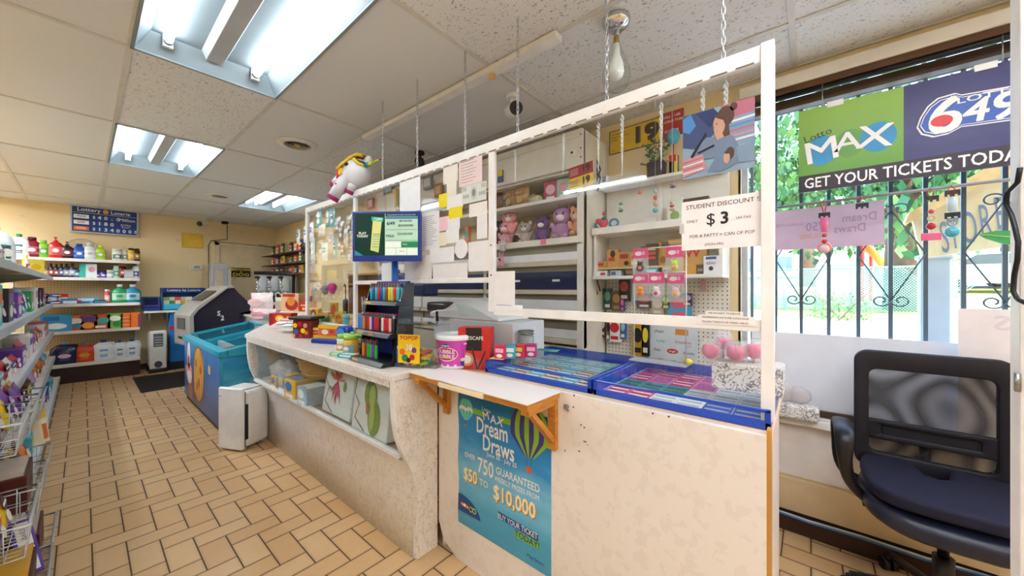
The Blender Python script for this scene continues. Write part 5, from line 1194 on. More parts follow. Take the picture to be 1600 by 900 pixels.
b.prism([(SX(0), SZ_(0)), (SX(.14), SZ_(0)), (SX(0), SZ_(.13))], e2, e2+.0004, 'y', 8)
e3 = -.0026
b.text('PLAY', .019, SX(.125), SZ_(.53), e3, 5, bold=.04); b.text('TODAY', .019, SX(.125), SZ_(.46), e3, 5, bold=.04)
b.text('7,000', .021, SX(.365), SZ_(.865), e3, 5, shear=.2, bold=.02); b.text('MONEY', .012, SX(.355), SZ_(.5), e3, 2); 
for k in range(5): b.patch(SX(.29), SX(.40), SZ_(.2+.06*k), SZ_(.215+.06*k), e3, 7)
b.text('6/49', .026, SX(.575), SZ_(.76), e3, 2, bold=.04); b.text('$8,000,000', .016, SX(.81), SZ_(.82), e3, 9, bold=.02); b.text('$24,000,000', .017, SX(.81), SZ_(.71), e3, 9, bold=.02)
b.text('MAX', .022, SX(.565), SZ_(.46), e3, 9, bold=.02); b.text('$24,000,000', .017, SX(.80), SZ_(.51), e3, 9, bold=.02)
b.text('THE JACKPOTS TO WIN / PLAY BUY NOW', .0085, SX(.745), SZ_(.962), e3, 5); b.text('PICK', .012, SX(.80), SZ_(.26), e3, 5)
b.text('EXTRA', .009, SX(.75), SZ_(.1), e3, 10, bold=.03)
b.build('screen', [M('#0d3a34', .2, emit=.10), M('#b9dcc6', .2, emit=.12), M('#143f66', .3, emit=.08), M('#2f86a8', .3, emit=.10), M('#1c8a5a', .3, emit=.10), M('#eef7ef', .3, emit=.10), M('#d8dd8c', .3, emit=.10), M('#49b59a', .3, emit=.10), M('#2f8fae', .3, emit=.10), M('#20303a', .3), M('#d86a2a', .3, emit=.08)], t)
MB().cyl((.02, .075, CT+.02), (.02, .075, z0+.12), .019, seg=14).build('pole', M('#2467bd', .3), t); MB().cyl((.02,.075,CT), (.02,.075,CT+.02), .035, seg=20).box(-.01, .05, .028, .06, z0+.02, z0+.16).build('pole_base', M('#1d4a98', .35), t)
# lighter tower
lx, ly = 1.03, 1.765
t = T('lighter_tower', 'black three-tier lighter display tower with blue back panels', 'display stand', (lx, ly, CZ_), FACE)
tiers = [(.025, .15, -.03), (.165, .16, .0), (.325, .155, .045)]     # z, half width, y offset
BK = M('#1d1e24', .3, coat=.2)
for k, (z, hw, yo) in enumerate(tiers):
    MB().prism([(-.075+yo, z-.022), (.06, z-.022), (.06, z), (-.045+yo, z), (-.06+yo, z-.002)], -hw-.015, hw+.015, 'x').build('tier_tray', BK, t, bev=.002)
    b = MB(); yy = -.070+yo
    b.patch(-hw*.85, -hw*.45, z-.019, z-.006, yy-.001, 0, .002); b.patch(-hw*.1, hw*.2, z-.019, z-.006, yy-.001, 1, .002) if k == 1 else None
    b.build('tier_badge', [M('#e8b84a', .4), M('#d98a2a', .4)], t)
for s_ in (-1, 1): MB().prism([(-.045, 0), (.075, 0), (.085, .42), (.03, .42), (.0, .32), (-.02, .17)], s_*.165-.003, s_*.165+.003, 'x').build('side_wing', BK, t)
MB().box(-.16, .16, .062, .068, 0, .43).build('back_panel', M('#1a2f86', .3), t); MB().box(-.15, .15, .055, .062, .33, .43).build('header_card', M('#2143a8', .3), t)
MB().box(-.12, .10, -.0, .05, .05, .13).build('blue_insert', M('#20357e', .3, trans=.3), t)
LC = {'turquoise': '#2fb5c4', 'red': '#cf2233', 'blue': '#2143a5', 'yellow': '#f2d91e', 'green': '#2fae4f', 'orange': '#ee8a25', 'pink': '#eec2c0', 'black': '#22222a', 'purple': '#6a3f9c', 'white': '#e8e4e4', 'lime': '#cfe06a', 'brown': '#8f3a24'}
protos = {}
def lighter(col, loc, tier):
    lab = f'{col} disposable lighter standing in the {tier} row of the lighter tower'
    if col not in protos:
        t = T('lighter', lab, 'lighter', loc, FACE, f'{col} lighters in the {tier} row')
        MB().lathe([(.0115, 0), (.012, .002), (.012, .062), (.0105, .064)], seg=10, sy=.6, pw=2.6).build('body', M(LC[col], .2, coat=.5, var=0), t)
        b = MB().cbox((0,0,.071), (.019,.011,.014)).cyl((-.006,0,.079), (.004,0,.079), .005, seg=8); b.build('metal_top', STEEL, t); MB().cbox((.006,-.0,.08), (.007,.009,.006)).build('button', M('#c22', .4) if False else RED, t)
        protos[col] = t; return t
    return dup(protos[col], loc, FACE, lab, f'{col} lighters in the {tier} row')
seqs = [('lowest', .026, -.085, ['orange','brown','green','green','purple','green'], -.095, .035, 1.0),
        ('middle', .167, -.055, ['orange','brown','red','pink','blue','red','red','black','white','red','red','pink','black'], -.143, .145, 1.0),
        ('top', .327, -.02, ['turquoise','blue','turquoise','red','blue','turquoise','brown','yellow','lime','red','turquoise'], -.128, .135, .9)]
for nm, z, yl, cols, x0, x1, sc in seqs:
    n = len(cols)
    for r_ in range(2):
        for k, c_ in enumerate(cols):
            if r_ and (k % 2 and nm != 'middle'): continue
            lx_ = x0+(x1-x0)*k/(n-1)
            
            o = lighter(c_, (lx + (yl+.030+.018*r_) , ly - lx_, CZ_+z), nm); o.scale = (.86, .86, 1.1)
# battery tray by the tower
p = on(620, 571); t = T('battery_tray', 'small blue tray holding one silver-blue battery tube beside the lighter tower', 'tray', p, FACE)
MB().box(-.05, .03, -.02, .09, 0, .018).build('tray', M('#234f9f', .3), t, bev=.005); MB().box(-.045, -.01, -.022, -.018, .004, .014).build('orange_tag', ORG, t)
o = T('battery_tube', 'silver and blue upright battery tube in the blue tray', 'battery', (p.x+.0, p.y-.012, p.z+.018)); MB().cyl((0,0,0), (0,0,.065), .0115, seg=16).build('body', M('#3a6fb8', .2, .5), o); MB().cyl((0,0,.065), (0,0,.085), .0115, .0105, 16).build('silver_cap', CHROME, o)
# clear candy bin
p = on(633, 583)
bx, by = 1.045, 1.50
t = T('candy_bin', 'clear plastic bin of sour candies with a yellow lollipop label', 'candy bin', (bx+.06, by, CT+.006), R(-66))
bw, bd, bh = .215, .15, .205
PL = thin_glass('clear_plastic', (.97, .98, .98), 1.2, .04)
b = MB().box(-bw/2, bw/2, -bd/2, -bd/2+.002, 0, bh).box(-bw/2, bw/2, bd/2-.002, bd/2, 0, bh).box(-bw/2, -bw/2+.002, -bd/2, bd/2, 0, bh).box(bw/2-.002, bw/2, -bd/2, bd/2, 0, bh).box(-bw/2, bw/2, -bd/2, bd/2, 0, .003); b.build('bin', PL, t)
MB().box(-bw/2-.004, bw/2+.004, -bd/2-.004, bd/2+.004, bh, bh+.006).build('lid', PL, t)
b = MB().patch(-bw*.46, bw*.10, .02, bh*.78, -bd/2-.0012, 0); b.text('YOPOP', .027, -bw*.18, bh*.70, -bd/2-.0018, 1, bold=.04, sx=1.15); b.text('30', .04, -bw*.18, bh*.47, -bd/2-.0018, 2, bold=.04)
for k, (x, z, r_, m_) in enumerate(((-.075,.075,.016,3),(-.01,.085,.014,4),(-.06,.045,.018,5),(-.02,.05,.014,1),(-.04,.035,.012,6))): b.disc(x, z, r_, r_, -bd/2-.0014-.0003*k, m_, 14)
b.build('yellow_label', [M('#f3c81f', .35), M('#c7262e', .35), WHITE, M('#e9702a', .35), M('#7b3f98', .35), M('#2f8f4a', .35), M('#2b2a33', .35)], t)
rnd = random.Random(9)
for k in range(26):
    c_, n_ = rnd.choice([('#f3d52a','yellow'), ('#e8502a','orange-red'), ('#8fce3a','green'), ('#f29ab5','pink'), ('#3fb0d0','turquoise')])
    lv = k//9; x = -.07+.05*(k % 3)+rnd.uniform(-.006,.006); y = -.045+.04*((k//3) % 3)+rnd.uniform(-.004,.004)
    m4 = Matrix.Translation(t.location) @ Matrix.Rotation(R(-66), 4, 'Z'); q = m4 @ Vector((x, y, .012+.026*lv))
    o = MB().ell((0,0,.006), (.021,.017,.012), seg=10, rings=6).prism([(-.033,-.006),(-.018,0),(-.033,.012)], -.001, .001, 'y').prism([(.033,-.006),(.018,0),(.033,.012)], -.001, .001, 'y').build('wrapped_candy', M(c_, .3, coat=.4))
    tag(o, f'{n_} wrapped candy in the {("lowest", "middle", "top")[lv]} layer inside the clear bin', 'candy', 'wrapped candies in the clear bin', loc=q, rz=rnd.uniform(0, 6))
# gum bucket
p = on(706, 578); t = T('gum_bucket', 'pink and white round gum bucket with a white lid', 'bucket', (p.x+.055, p.y+.04, CT+.006), R(-49))
h_ = .150; r0, r1 = .078, .092
MB().lathe([(r0-.004, 0), (r0, .004), (r1, h_)], seg=32).build('tub', M('#f3eff2', .35), t)
def band(a0, a1, z0, z1, mi, off, b, n=16):
    rr = lambda z: r0+(r1-r0)*z/h_+off
    A_ = [b.v((rr(z0)*math.cos(a), rr(z0)*math.sin(a), z0)) for a in [a0+(a1-a0)*k/n for k in range(n+1)]]; B_ = [b.v((rr(z1)*math.cos(a), rr(z1)*math.sin(a), z1)) for a in [a0+(a1-a0)*k/n for k in range(n+1)]]
    for k in range(n): b.f((A_[k], A_[k+1], B_[k+1], B_[k]), mi, True)
b = MB(); band(0, 2*math.pi, .022, .140, 0, .0006, b, 40)
for k in range(14): a = k/14*6.283; band(a, a+.3, .014, .024+.004*(k % 3), 0, .0005, b, 2)
def curved(cx, cz, rx, rz, mi, off, n=20):      # ellipse wrapped on the tub, facing local -Y
    rr = lambda z: r0+(r1-r0)*z/h_+off
    cc = b.v((rr(cz)*math.sin(cx/.085), -rr(cz)*math.cos(cx/.085), cz)); ring = []
    for k in range(n):
        x = cx+rx*math.cos(6.283*k/n); z = cz+rz*math.sin(6.283*k/n); ring.append(b.v((rr(z)*math.sin(x/.085), -rr(z)*math.cos(x/.085), z)))
    for k in range(n): b.f((cc, ring[k], ring[(k+1) % n]), mi)
curved(-.035, .072, .060, .034, 1, .0016); curved(-.035, .072, .056, .030, 2, .0022); curved(-.035, .112, .024, .010, 3, .0014); curved(.055, .03, .016, .018, 4, .0014); curved(.05, .045, .012, .008, 5, .002); curved(.085, .075, .014, .014, 6, .0014); curved(-.095, .11, .014, .016, 7, .0014)
def wraptext(s_, size, cx, cz, mi, off):
    for k, dx in enumerate((-.0007, 0, .0007)):
        n0 = len(b.bm.verts); b.text(s_, size, 0, 0, 0, mi, sx=1.0); b.bm.verts.ensure_lookup_table()
        for v in b.bm.verts[n0:]:
            x = v.co.x+cx+dx; z = v.co.z+cz; rr = r0+(r1-r0)*z/h_+off+.0002*k; v.co = Vector((rr*math.sin(x/.085), -rr*math.cos(x/.085), z))
wraptext('DUBBLE', .0265, -.036, .084, 1, .003); wraptext('BUBBLE', .0265, -.034, .061, 1, .003); wraptext('AMERICAS', .009, -.035, .112, 1, .002); wraptext('WONKY', .012, .075, .12, 1, .001)
b.build('printed_wrap', [M('#cf3fb0', .3, coat=.4), WHITE, M('#d3232e', .3), M('#2b3f9c', .3), M('#2b3f9c', .3), M('#efc9a8', .4), M('#3a2f5a', .3), M('#e88a2a', .3)], t)
MB().lathe([(r1+.001, h_-.014), (r1+.006, h_-.012), (r1+.006, h_+.008), (r1-.004, h_+.012), (r1-.012, h_+.006), (.001, h_+.006)], seg=32).build('lid', M('#f5f3f4', .3), t)
MB().tube([((r1+.008)*math.cos(a), (r1+.008)*math.sin(a), h_-.006+.02*math.sin(a)*0) for a in [R(-20)+R(200)*k/14 for k in range(15)]], .0025, 6).build('carry_handle', WHITE, t)
# coffee box, pens, candy boxes, jar
p = on(760, 574); put(carton('red coffee carton standing behind the pink gum bucket', .16, .08, .20, '#cf2f2a', [('r','#2b2423',.25,.75,.45,1),('e','#c9a27a',.05,.5,.08,.4),('e','#f1e6d6',.12,.42,.14,.34)], name='coffee_carton', text=[('NESCAFE', .024, .5, .75)]), (1.235, 1.255, CT+.003), R(-62))
t = T('pen_pot', 'small clear pot holding two black pens in front of the red coffee carton', 'pen pot', (1.178, 1.19, CT+.003)); MB().lathe([(.02, 0), (.022, .06)], seg=16, cap=False).build('pot', PL, t)
for k, (rx, ry, lb) in enumerate(((R(18), R(-25), 'black pen leaning left in the clear pot'), (R(-10), R(38), 'black pen leaning right in the clear pot'))):
    o = T('pen', lb, 'pen', (1.178, 1.19, CT+.012)); o.scale = (.8, .8, .72); o.rotation_euler = (ry*.6, rx*.4, R(40)); MB().cyl((0,0,.004), (0,0,.125), .0045, seg=8).build('barrel', BLACK, o); MB().cyl((0,0,.125), (0,0,.14), .005, .003, seg=8).build('cap', M('#3a3a44', .3), o)
for k, (x, y, c_, l_, nm, rz_) in enumerate(((1.26,1.115,'#d22c55','#f4b0c6','crimson gum box left of the four by the glass jar',-70),(1.30,1.09,'#37a6bf','#e8f3f4','turquoise gum box, second of the four by the glass jar',-60),(1.34,1.065,'#d8324a','#f0d25a','red gum box, third of the four by the glass jar',-75),(1.385,1.03,'#c23a86','#f4c6da','magenta gum box right beside the glass jar',-60))):
    put(carton(nm, .05, .045, .062, c_, [('r', l_, .1, .9, .5, .8), ('e', '#f3efe8', .2, .8, .12, .4)], name='gum_box', group='gum boxes by the glass jar'), (x, y, .9685), R(rz_))
p = at_x(822, 540, 1.46); t = T('glass_jar', 'empty grey glass jar with ribbed neck beside the gum boxes', 'jar', (1.42, at_x(822,540,1.42).y, .9735)); t.scale = (1.15, 1.15, 1.15)
MB().lathe([(.030, 0), (.034, .004), (.034, .070), (.029, .08), (.031, .084), (.031, .098)], seg=20, cap=False).build('body', M('#a4aaa5', .15, trans=.45, coat=.5), t); MB().tube([(.033*math.cos(a/16*6.283), .033*math.sin(a/16*6.283), .085) for a in range(16)], .003, 6, closed=True).tube([(.033*math.cos(a/16*6.283), .033*math.sin(a/16*6.283), .097) for a in range(16)], .003, 6, closed=True).build('neck_ring', M('#6f7672', .2, .3), t)
# cards on the left case
for px, py, c1, c2, nm, w_, d_, r_ in ((806,552,'#7fcdb0','#f0e36a','mint green and yellow flyer lying on the left ticket case',.20,.12,-35),(778,560,'#e9dfa0','#f5f0c8','small cream card on the front edge of the left ticket case',.07,.05,-20),(850,547,'#66b89e','#2f7f6f','dark-edged green flyer lying behind the mint flyer',.16,.07,-25)):
    q = at_z(px, py, .969); o = T('flyer', nm, 'flyer', (q.x, q.y, .9695 + (.0012 if w_ > .17 else 0)), R(r_-50)); MB().box(-w_/2, w_/2, -d_/2, d_/2, 0, .001).build('sheet', M(c1, .4), o); MB().box(-w_*.4, w_*.2, -d_*.35, d_*.3, .001, .0014).build('printed_area', M(c2, .4), o)
# cash register / scanner
t = T('cash_register', 'white receipt machine with sloped cover on a pale grey box', 'cash register', (1.47, 1.50, CT+.003), 0)
MB().box(-.13, .14, -.37, .12, 0, .215).build('grey_box', M('#cfd0d3', .4), t, bev=.006)
b = MB().loft([[(-.13, y, .216), (.13, y, .216), (.13, y, .216+h2), (-.02, y, .216+h2), (-.13, y, .216+h2*.45)] for y, h2 in ((.30,.06),(.22,.10),(.05,.115),(-.08,.10),(-.20,.06),(-.27,.025))], smooth=False); b.build('white_cover', M('#eceef0', .3, coat=.3), t, bev=.012, seg=3)
MB().box(-.10, .10, .10, .30, .09, .214).build('drawer_block', M('#e3e5e8', .35), t, bev=.004)
MB().box(-.128, .06, .16, .34, .245, .305).build('printer_unit', M('#3a3633', .35), t, bev=.015, seg=3); MB().box(-.135, -.125, .22, .235, .19, .25).build('paper_slot', BLACK, t)
b = MB().prism([(-.23,.232),(-.05,.295),(.06,.30),(.02,.232)], -.1335, -.1315, 'x'); b.build('side_inset', M('#d5e4e8', .2), t)
t.location.x = 1.50
# blue terminal tower & dome
p = at_x(605, 470, 1.42); t = T('lottery_terminal', 'tall translucent blue lottery terminal behind the lighter tower', 'terminal', (1.40, at_x(603,450,1.40).y, CT), FACE)
MB().box(-.12, .12, 0, .16, 0, .50).build('housing', M('#16308c', .25, coat=.3), t, bev=.02, seg=3); MB().box(-.09, .06, -.006, .0, .25, .46).build('translucent_panel', M('#3a5cc0', .15, trans=.25), t, bev=.006)
MB().box(-.09, .0, .03, .12, .50, .535).build('top_cap', M('#16408c', .3), t, bev=.01); MB().box(.12, .42, .02, .14, .34, .42).build('side_arm', M('#1b2f58', .3), t, bev=.01)
p = at_x(556, 500, 1.40); t = T('blue_terminal_hood', 'rounded bright blue machine hood left of the lighter tower', 'terminal', (1.36, at_x(556,500,1.36).y-.04, CT), FACE)
MB().prism([(-.17,0),(-.17,.12),(-.155,.165),(-.11,.185),(.14,.185),(.165,.16),(.17,.0)], 0, .26, 'y').build('hood', M('#2f7fc8', .3, coat=.3), t, bev=.015, seg=3); MB().box(-.12, .12, -.004, .002, .02, .07).build('slot_panel', M('#1f5a9c', .3), t, bev=.002)
# ---------------- candies on the marble counter
def at_counter(px, py): return on(px, py)
def stand_box(label, px, py, w, d, h, body, design, rz=-75, **k):
    f_ = 1.35 if px < 500 else 1.12; w *= f_; h *= f_
    p = on(px, py)
    if p.x > 1.36: q = at_x(px, py, 1.36); r_ = q.x/p.x; w *= r_; h = h*r_+q.z-CZ_; p = Vector((q.x, q.y, CZ_))
    o = carton(label, w, d, h, body, design, **k); v = Matrix.Rotation(R(rz), 3, 'Z') @ Vector((0, d/2+.0, 0)); put(o, (p.x+v.x, p.y+v.y, CZ_), R(rz)); return o
# caramel canister with wide black lid and gum display
p = on(469, 529); t = T('candy_jar', 'square dark red candy jar with wide black lid on the marble counter', 'candy jar', (p.x+.06, p.y+.04, CZ_), R(-60))
MB().box(-.075, .075, -.06, .06, 0, .145).build('jar_body', M('#7a1f1a', .3, coat=.4, var=.5, scale=28), t, bev=.01); b = MB().box(-.105, .105, -.075, .085, .145, .168); b.build('black_lid', BLACK, t, bev=.01); MB().box(-.07, .07, -.05, .05, .168, .172).build('lid_picture', M('#8f6a5a', .4, var=.4, scale=30), t)
b = MB()
for k, (x, z, r_, m_) in enumerate(((-.05,.10,.018,0),(-.01,.11,.02,1),(.04,.10,.018,2),(-.04,.05,.02,3),(.02,.06,.02,0),(.05,.045,.016,4),(-.06,.02,.014,2),(0,.02,.016,1))): b.disc(x, z, r_, r_, -.0612-.0004*k, m_, 12)
b.build('wrapped_sweets_print', [YEL, RED, M('#e8a07a'), M('#3f63b8'), ORG], t)
stand_box('small yellow chew box in front of the dark candy jar', 492, 528, .10, .04, .06, '#f2cf2a', [('r','#d8342a',.1,.9,.3,.75),('r','#f6ec9a',.15,.85,.8,.92)], -60, text=[('CHEWY', .018, .5, .52)], name='candy_box')
stand_box('orange and yellow candy carton behind the small yellow chew box', 507, 519, .09, .05, .11, '#ef9a2a', [('e','#f6dd5a',.1,.9,.4,.95),('r','#c9352a',.1,.9,.1,.3)], -65, name='candy_box')
stand_box('tall narrow dark red candy box left of the blue dispenser', 482, 524, .05, .05, .10, '#8f1f2a', [('e','#f0b82a',.1,.9,.3,.8)], -55, name='candy_box')
p = on(513, 538); t = T('candy_dispenser', 'blue candy dispenser tray with a yellow picture panel on the counter', 'candy dispenser', (p.x+.06, p.y+.03, CZ_), R(-68))
MB().box(-.16, .16, -.06, .07, 0, .03).build('tray', M('#17339a', .3), t, bev=.006); MB().box(.05, .15, -.05, .06, .03, .125).build('dispenser_head', M('#1d45b5', .25, coat=.3), t, bev=.02, seg=3); MB().cyl((.10,-.051,.085), (.10,-.06,.085), .03, seg=20).build('round_button', M('#3f8fd8', .2), t)
b = MB().box(-.155, .04, .0, .012, .03, .125, 0).patch(-.15, .035, .05, .10, -.002, 1); b.disc(-.09, .075, .03, .018, -.003, 2).disc(-.03, .08, .02, .015, -.0034, 3); b.build('picture_panel', [M('#f0c02a', .4), M('#e86a3a', .4), M('#f6e8c0', .4), M('#b93a5a', .4)], t)
for px, py, lb in ((510, 512, 'green gift card box with yellow tab, left of the two'), (545, 512, 'green gift card box with yellow tab, right of the two')):
    o = stand_box(lb, px, py, .125, .07, .085, '#1f7f4c', [('r','#e4efe4',.2,.8,.45,.62),('r','#e4efe4',.2,.8,.2,.38)], -62, name='card_box', group='green gift card boxes')
    MB().box(-.05, .05, -.03, .03, .085, .10).build('yellow_tab', M('#e8e23a', .4), o, bev=.002)
# gum bottles and packs
for k, (px, py, b1, c1, l1, nm) in enumerate(((533,553,'#cfe8d8','#8fd04a','#e8a84a','green-capped gum bottle, leftmost of the cluster'),(543,556,'#f0b040','#a8d84a','#7fb8d0','orange gum bottle with lime cap'),(553,548,'#e8d8ec','#8fcf4a','#8a4a9a','lilac gum bottle with green cap'),(562,552,'#d8f0e8','#7fcf5a','#3f9f8f','pale mint gum bottle, rightmost of the cluster'))):
    p = on(px, py); put(bottle(nm, .115, .085, b1, c1, l1, 'jar', group='gum bottles before the lighter tower', name='gum_bottle'), (p.x+.03, p.y+.02, CZ_), R(-60))
for k, (px, py, b1, c1, l1, nm) in enumerate(((536,528,'#5fc4cf','#8fd8dc','#e8f4f4','turquoise gum bottle in the back row'),(547,530,'#f09a2a','#e8c53a','#f6e2a8','orange gum bottle in the back row'),(560,526,'#b58ac4','#d8c8e0','#7a4a9a','purple gum bottle in the back row'),(568,530,'#8f4a6a','#c8a8c0','#d8c0d8','plum gum bottle in the back row'))):
    p = on(px, py); put(bottle(nm, .185, .075, b1, c1, l1, 'jar', group='gum bottles before the lighter tower', name='gum_bottle'), (p.x+.05, p.y+.03, CZ_), R(-60))
for k, (px, py, c_, l_, nm, w_) in enumerate(((546,560,'#2fb0bc','#e8f0f0','flat turquoise gum pack at the counter edge',.15),(552,553,'#7fb54a','#c9d85a','flat green gum pack on the counter edge',.15),(530,556,'#a9d8b0','#e8f0c8','pale green gum pack beside the turquoise pack',.11),(565,556,'#e8b83a','#c9623a','flat yellow gum pack beside the lighter tower',.09))):
    p = on(px, py); o = carton(nm, w_*1.15, .05, .02, c_, [('r', l_, .1, .9, .3, .8)], name='gum_pack', top=l_, group='flat gum packs at the counter edge'); put(o, (p.x+.022, p.y+.01, CZ_), R(-90+20+12*k))
# chips / bars / bags heap near the left counter end
def pile(label, px, py, z, w, d, h, body, design, rz=-58, **k):
    p = at_z(px, py, z); o = carton(label, w, d, h, body, design, **k); v = Matrix.Rotation(R(rz), 3, 'Z') @ Vector((0, d/2, 0)); put(o, (p.x+v.x, p.y+v.y, z), R(rz)); return o
pile('low white carton serving as riser under the chocolate cartons', 458, 505, CZ_, .36, .16, .13, '#e6ddd2', [('r','#c9352a',.05,.95,.3,.5)], -62)
ZP = CZ_+.1308
pile('red and gold candy bar tray at the counter end', 437, 509, CZ_, .27, .09, .13, '#b5261f', [('e','#e8b23a',.3,.7,.3,.85),('r','#8f1a1a',.02,.2,.1,.9),('e','#f0d8a0',.42,.6,.45,.7),('e','#e8a02a',.78,.96,.2,.8)], -62, name='candy_bar_tray')
p_ = at_z(458, 505, CZ_); v_ = Matrix.Rotation(R(-62), 3, 'Z')
for dx, w1, d1, h1, c1, des, nm, lb in ((-.06, .235, .13, .20, '#e2b98a', [('e','#b3321f',.25,.98,.05,.7),('e','#e08a2a',.35,.8,.3,.85),('r','#c22a22',.1,.8,.82,.98)], 'chocolate_carton', 'large open orange chocolate carton on top of the low white carton'),
        (.125, .12, .12, .11, '#cf2420', [('r','#e8c9a0',.1,.9,.55,.7),('r','#f2d03a',.3,.6,.15,.4)], 'chocolate_carton', 'bright red flat carton beside the large orange carton')):
    q = v_ @ Vector((dx, .08, 0)); put(carton(lb, w1, d1, h1, c1, des, name=nm), (p_.x+q.x, p_.y+q.y, ZP), R(-62))
stand_box('yellow snack carton with pink picture beside the green card box', 490, 503, .085, .05, .12, '#f0c52a', [('e','#9a4a2a',.15,.8,.5,.95),('e','#7a3f98',.35,.95,.15,.4),('e','#f2efe2',.3,.6,.6,.8)], -60, name='candy_box')
pile('white gummy pouch box lying across the heap, green at its edge', 471, 512, CZ_, .22, .12, .07, '#e9e2cf', [('r','#7fb43a',0,1,0,.3),('r','#f2efe6',.1,.8,.4,.8)], -58, name='candy_box')
stand_box('yellow chip pouch box leaning between the card boxes', 505, 506, .09, .04, .11, '#e6c22f', [('e','#c93a5a',.2,.8,.4,.8),('r','#3f9f4a',.1,.9,.05,.25)], -55, name='candy_box')
stand_box('lime and yellow candy box between the two green card boxes', 529, 506, .085, .05, .12, '#e8d83a', [('e','#e45a2a',.15,.85,.5,.9),('r','#3f9f4a',.1,.9,.1,.3)], -60, name='candy_box')
stand_box('mixed orange sweet box in front of the card boxes', 531, 512, .07, .04, .08, '#e8a03a', [('e','#c93a3a',.2,.8,.3,.8)], -60, name='candy_box')
stand_box('yellow mascot-shaped candy stand-up card at the back of the counter', 521, 494, .09, .02, .17, '#f2c53a', [('e','#e86a3a',.15,.85,.55,.95),('e','#f5f0ea',.25,.75,.2,.5),('e','#6a8fc8',.3,.7,.05,.2)], -55, name='display_card')
for k, (px, py, w_, h_, c_, l_, nm, rx) in enumerate(((427,517,.22,.24,'#e9c9c4','#d8505a','clear bag of red and white mints slumped at the counter end',72),(438,521,.19,.21,'#d9e2d4','#5aa86a','small clear bag of green sweets at the counter end',74),(448,518,.17,.19,'#f0a8a0','#e8f0e8','small bag of coral gummies next to the candy jar',70),(458,508,.22,.18,'#7fb84a','#f0e03a','green snack pouch lying under the chocolate carton',76),(480,514,.16,.18,'#f2c83a','#c93a5a','yellow pouch leaning behind the dark candy jar',30),(505,506,.16,.18,'#e8a0c0','#7fc8d8','pink pouch behind the blue dispenser',25))):
    p = on(px, py); p = at_x(px, py, 1.38) if p.x > 1.38 and px > 470 else p; put(bag(nm, w_, h_, .05, c_, l_, group='candy bags on the marble counter', cat='candy bag', name='candy_bag', trans=.15 if k < 2 else 0), (p.x+.02, p.y, CZ_+.022), rot=(R(-rx), 0, R(-60)))
rnd = random.Random(77)
BC = [('#f0c52a','yellow'),('#d8432a','red-orange'),('#3f9f4a','green'),('#c23a86','magenta'),('#e8842a','orange'),('#2f6fc0','blue'),('#8fce3a','lime'),('#7a3f98','purple')]
for k in range(13):
    c_, n_ = BC[(k*3) % 8]; l_, _ = BC[(k*5+2) % 8]; y = 2.28+.105*k; hh = rnd.uniform(.11, .17)
    if k % 2: o = bag(f'{n_} sweet packet, {ORD[k] if k < 12 else "last"} from the lighter tower in the back row', .115, hh, .04, c_, l_, group='back row of sweets behind the screen', cat='sweets', name='sweet_packet', lab2='#f6efdc')
    else: o = carton(f'{n_} sweet carton, {ORD[k] if k < 12 else "last"} from the lighter tower in the back row', .09, .05, hh, c_, [('e', l_, .12, .88, .4, .9), ('r', '#f6efdc', .15, .85, .1, .28)], group='back row of sweets behind the screen', cat='sweets', name='sweet_carton')
    put(o, (1.41, y, CZ_), R(-66))
# red skewers / pepperoni sticks pot
p = on(472, 490); t = T('snack_stick_tub', 'tub of upright red snack sticks next to the left screen post', 'snack tub', (p.x+.12, p.y+.12, CZ_)); MB().lathe([(.055, 0), (.062, .10)], seg=18).build('tub', M('#3f7fb0', .3), t)
for k in range(14):
    a = k*.9; r_ = .012+.003*k; o = MB().cyl((0,0,0), (.02*math.cos(a), .02*math.sin(a), .17), .008, seg=8).build('snack_stick', M(('#c2301f', '#a82a1a', '#d8502a')[k % 3], .4)); tag(o, f'{("red", "dark red", "orange-red")[k%3]} wrapped snack stick in the tub by the left screen post', 'snack stick', 'snack sticks in the tub', loc=(p.x+.12+r_*math.cos(a), p.y+.12+r_*math.sin(a), CZ_+.1))
# ---------------- inside the glass display
IZ = .5058
t = T('wicker_basket', 'oval wicker basket sitting on boxes inside the counter display', 'basket', (1.14, 2.78, IZ+.145)); b = MB()
b.lathe([(.11, 0), (.125, .02), (.155, .12), (.16, .13), (.15, .13), (.12, .02), (.001, .012)], seg=28, sy=1.25); b.build('body', mat_wood('wicker_weave', '#b5853c', '#dcae5c', (6,6,60)), t)
b = MB()
for z in (.03, .06, .09): b.tube([((.128+.27*(z-.02))*math.cos(a/24*6.283), 1.25*(.128+.27*(z-.02))*math.sin(a/24*6.283), z) for a in range(24)], .005, 5, closed=True)
b.tube([(.158*math.cos(a/24*6.283), 1.25*.158*math.sin(a/24*6.283), .132) for a in range(24)], .009, 6, closed=True); b.build('woven_bands', M('#c6953f', .6, var=.3, scale=60), t)
BX = [(1.02,3.06,.15,.12,.135,'#5f9fd0','#e8c05a','blue and lilac carton left of the yellow one'),(1.02,2.84,.19,.16,.14,'#e8b33a','#2f7fc0','yellow and blue drink carton under the wicker basket'),(1.02,2.62,.15,.16,.125,'#9fc4dc','#e9eef2','pale blue tissue carton right of the yellow carton'),(1.22,2.78,.40,.16,.14,'#c7b089','#a98c5a','plain brown carton behind the drink cartons'),(1.03,3.24,.12,.14,.10,'#e39a2a','#3b2a1e','small orange and black carton at the display left'),(1.28,2.30,.3,.14,.24,'#4a3328','#8f6a4a','dark brown case at the back of the display'),(1.30,3.2,.3,.14,.2,'#b08a5c','#8a6a44','brown carton stack at the back left of the display')]
for x, y, w_, d_, h_, c_, l_, nm in BX: put(carton(nm + ' inside the display', w_, d_, h_, c_, [('e', l_, .1, .7, .4, .9), ('r', '#eef1f0', .15, .8, .12, .3)], group=None, name='carton', top=l_), (x, y, IZ), R(-88))
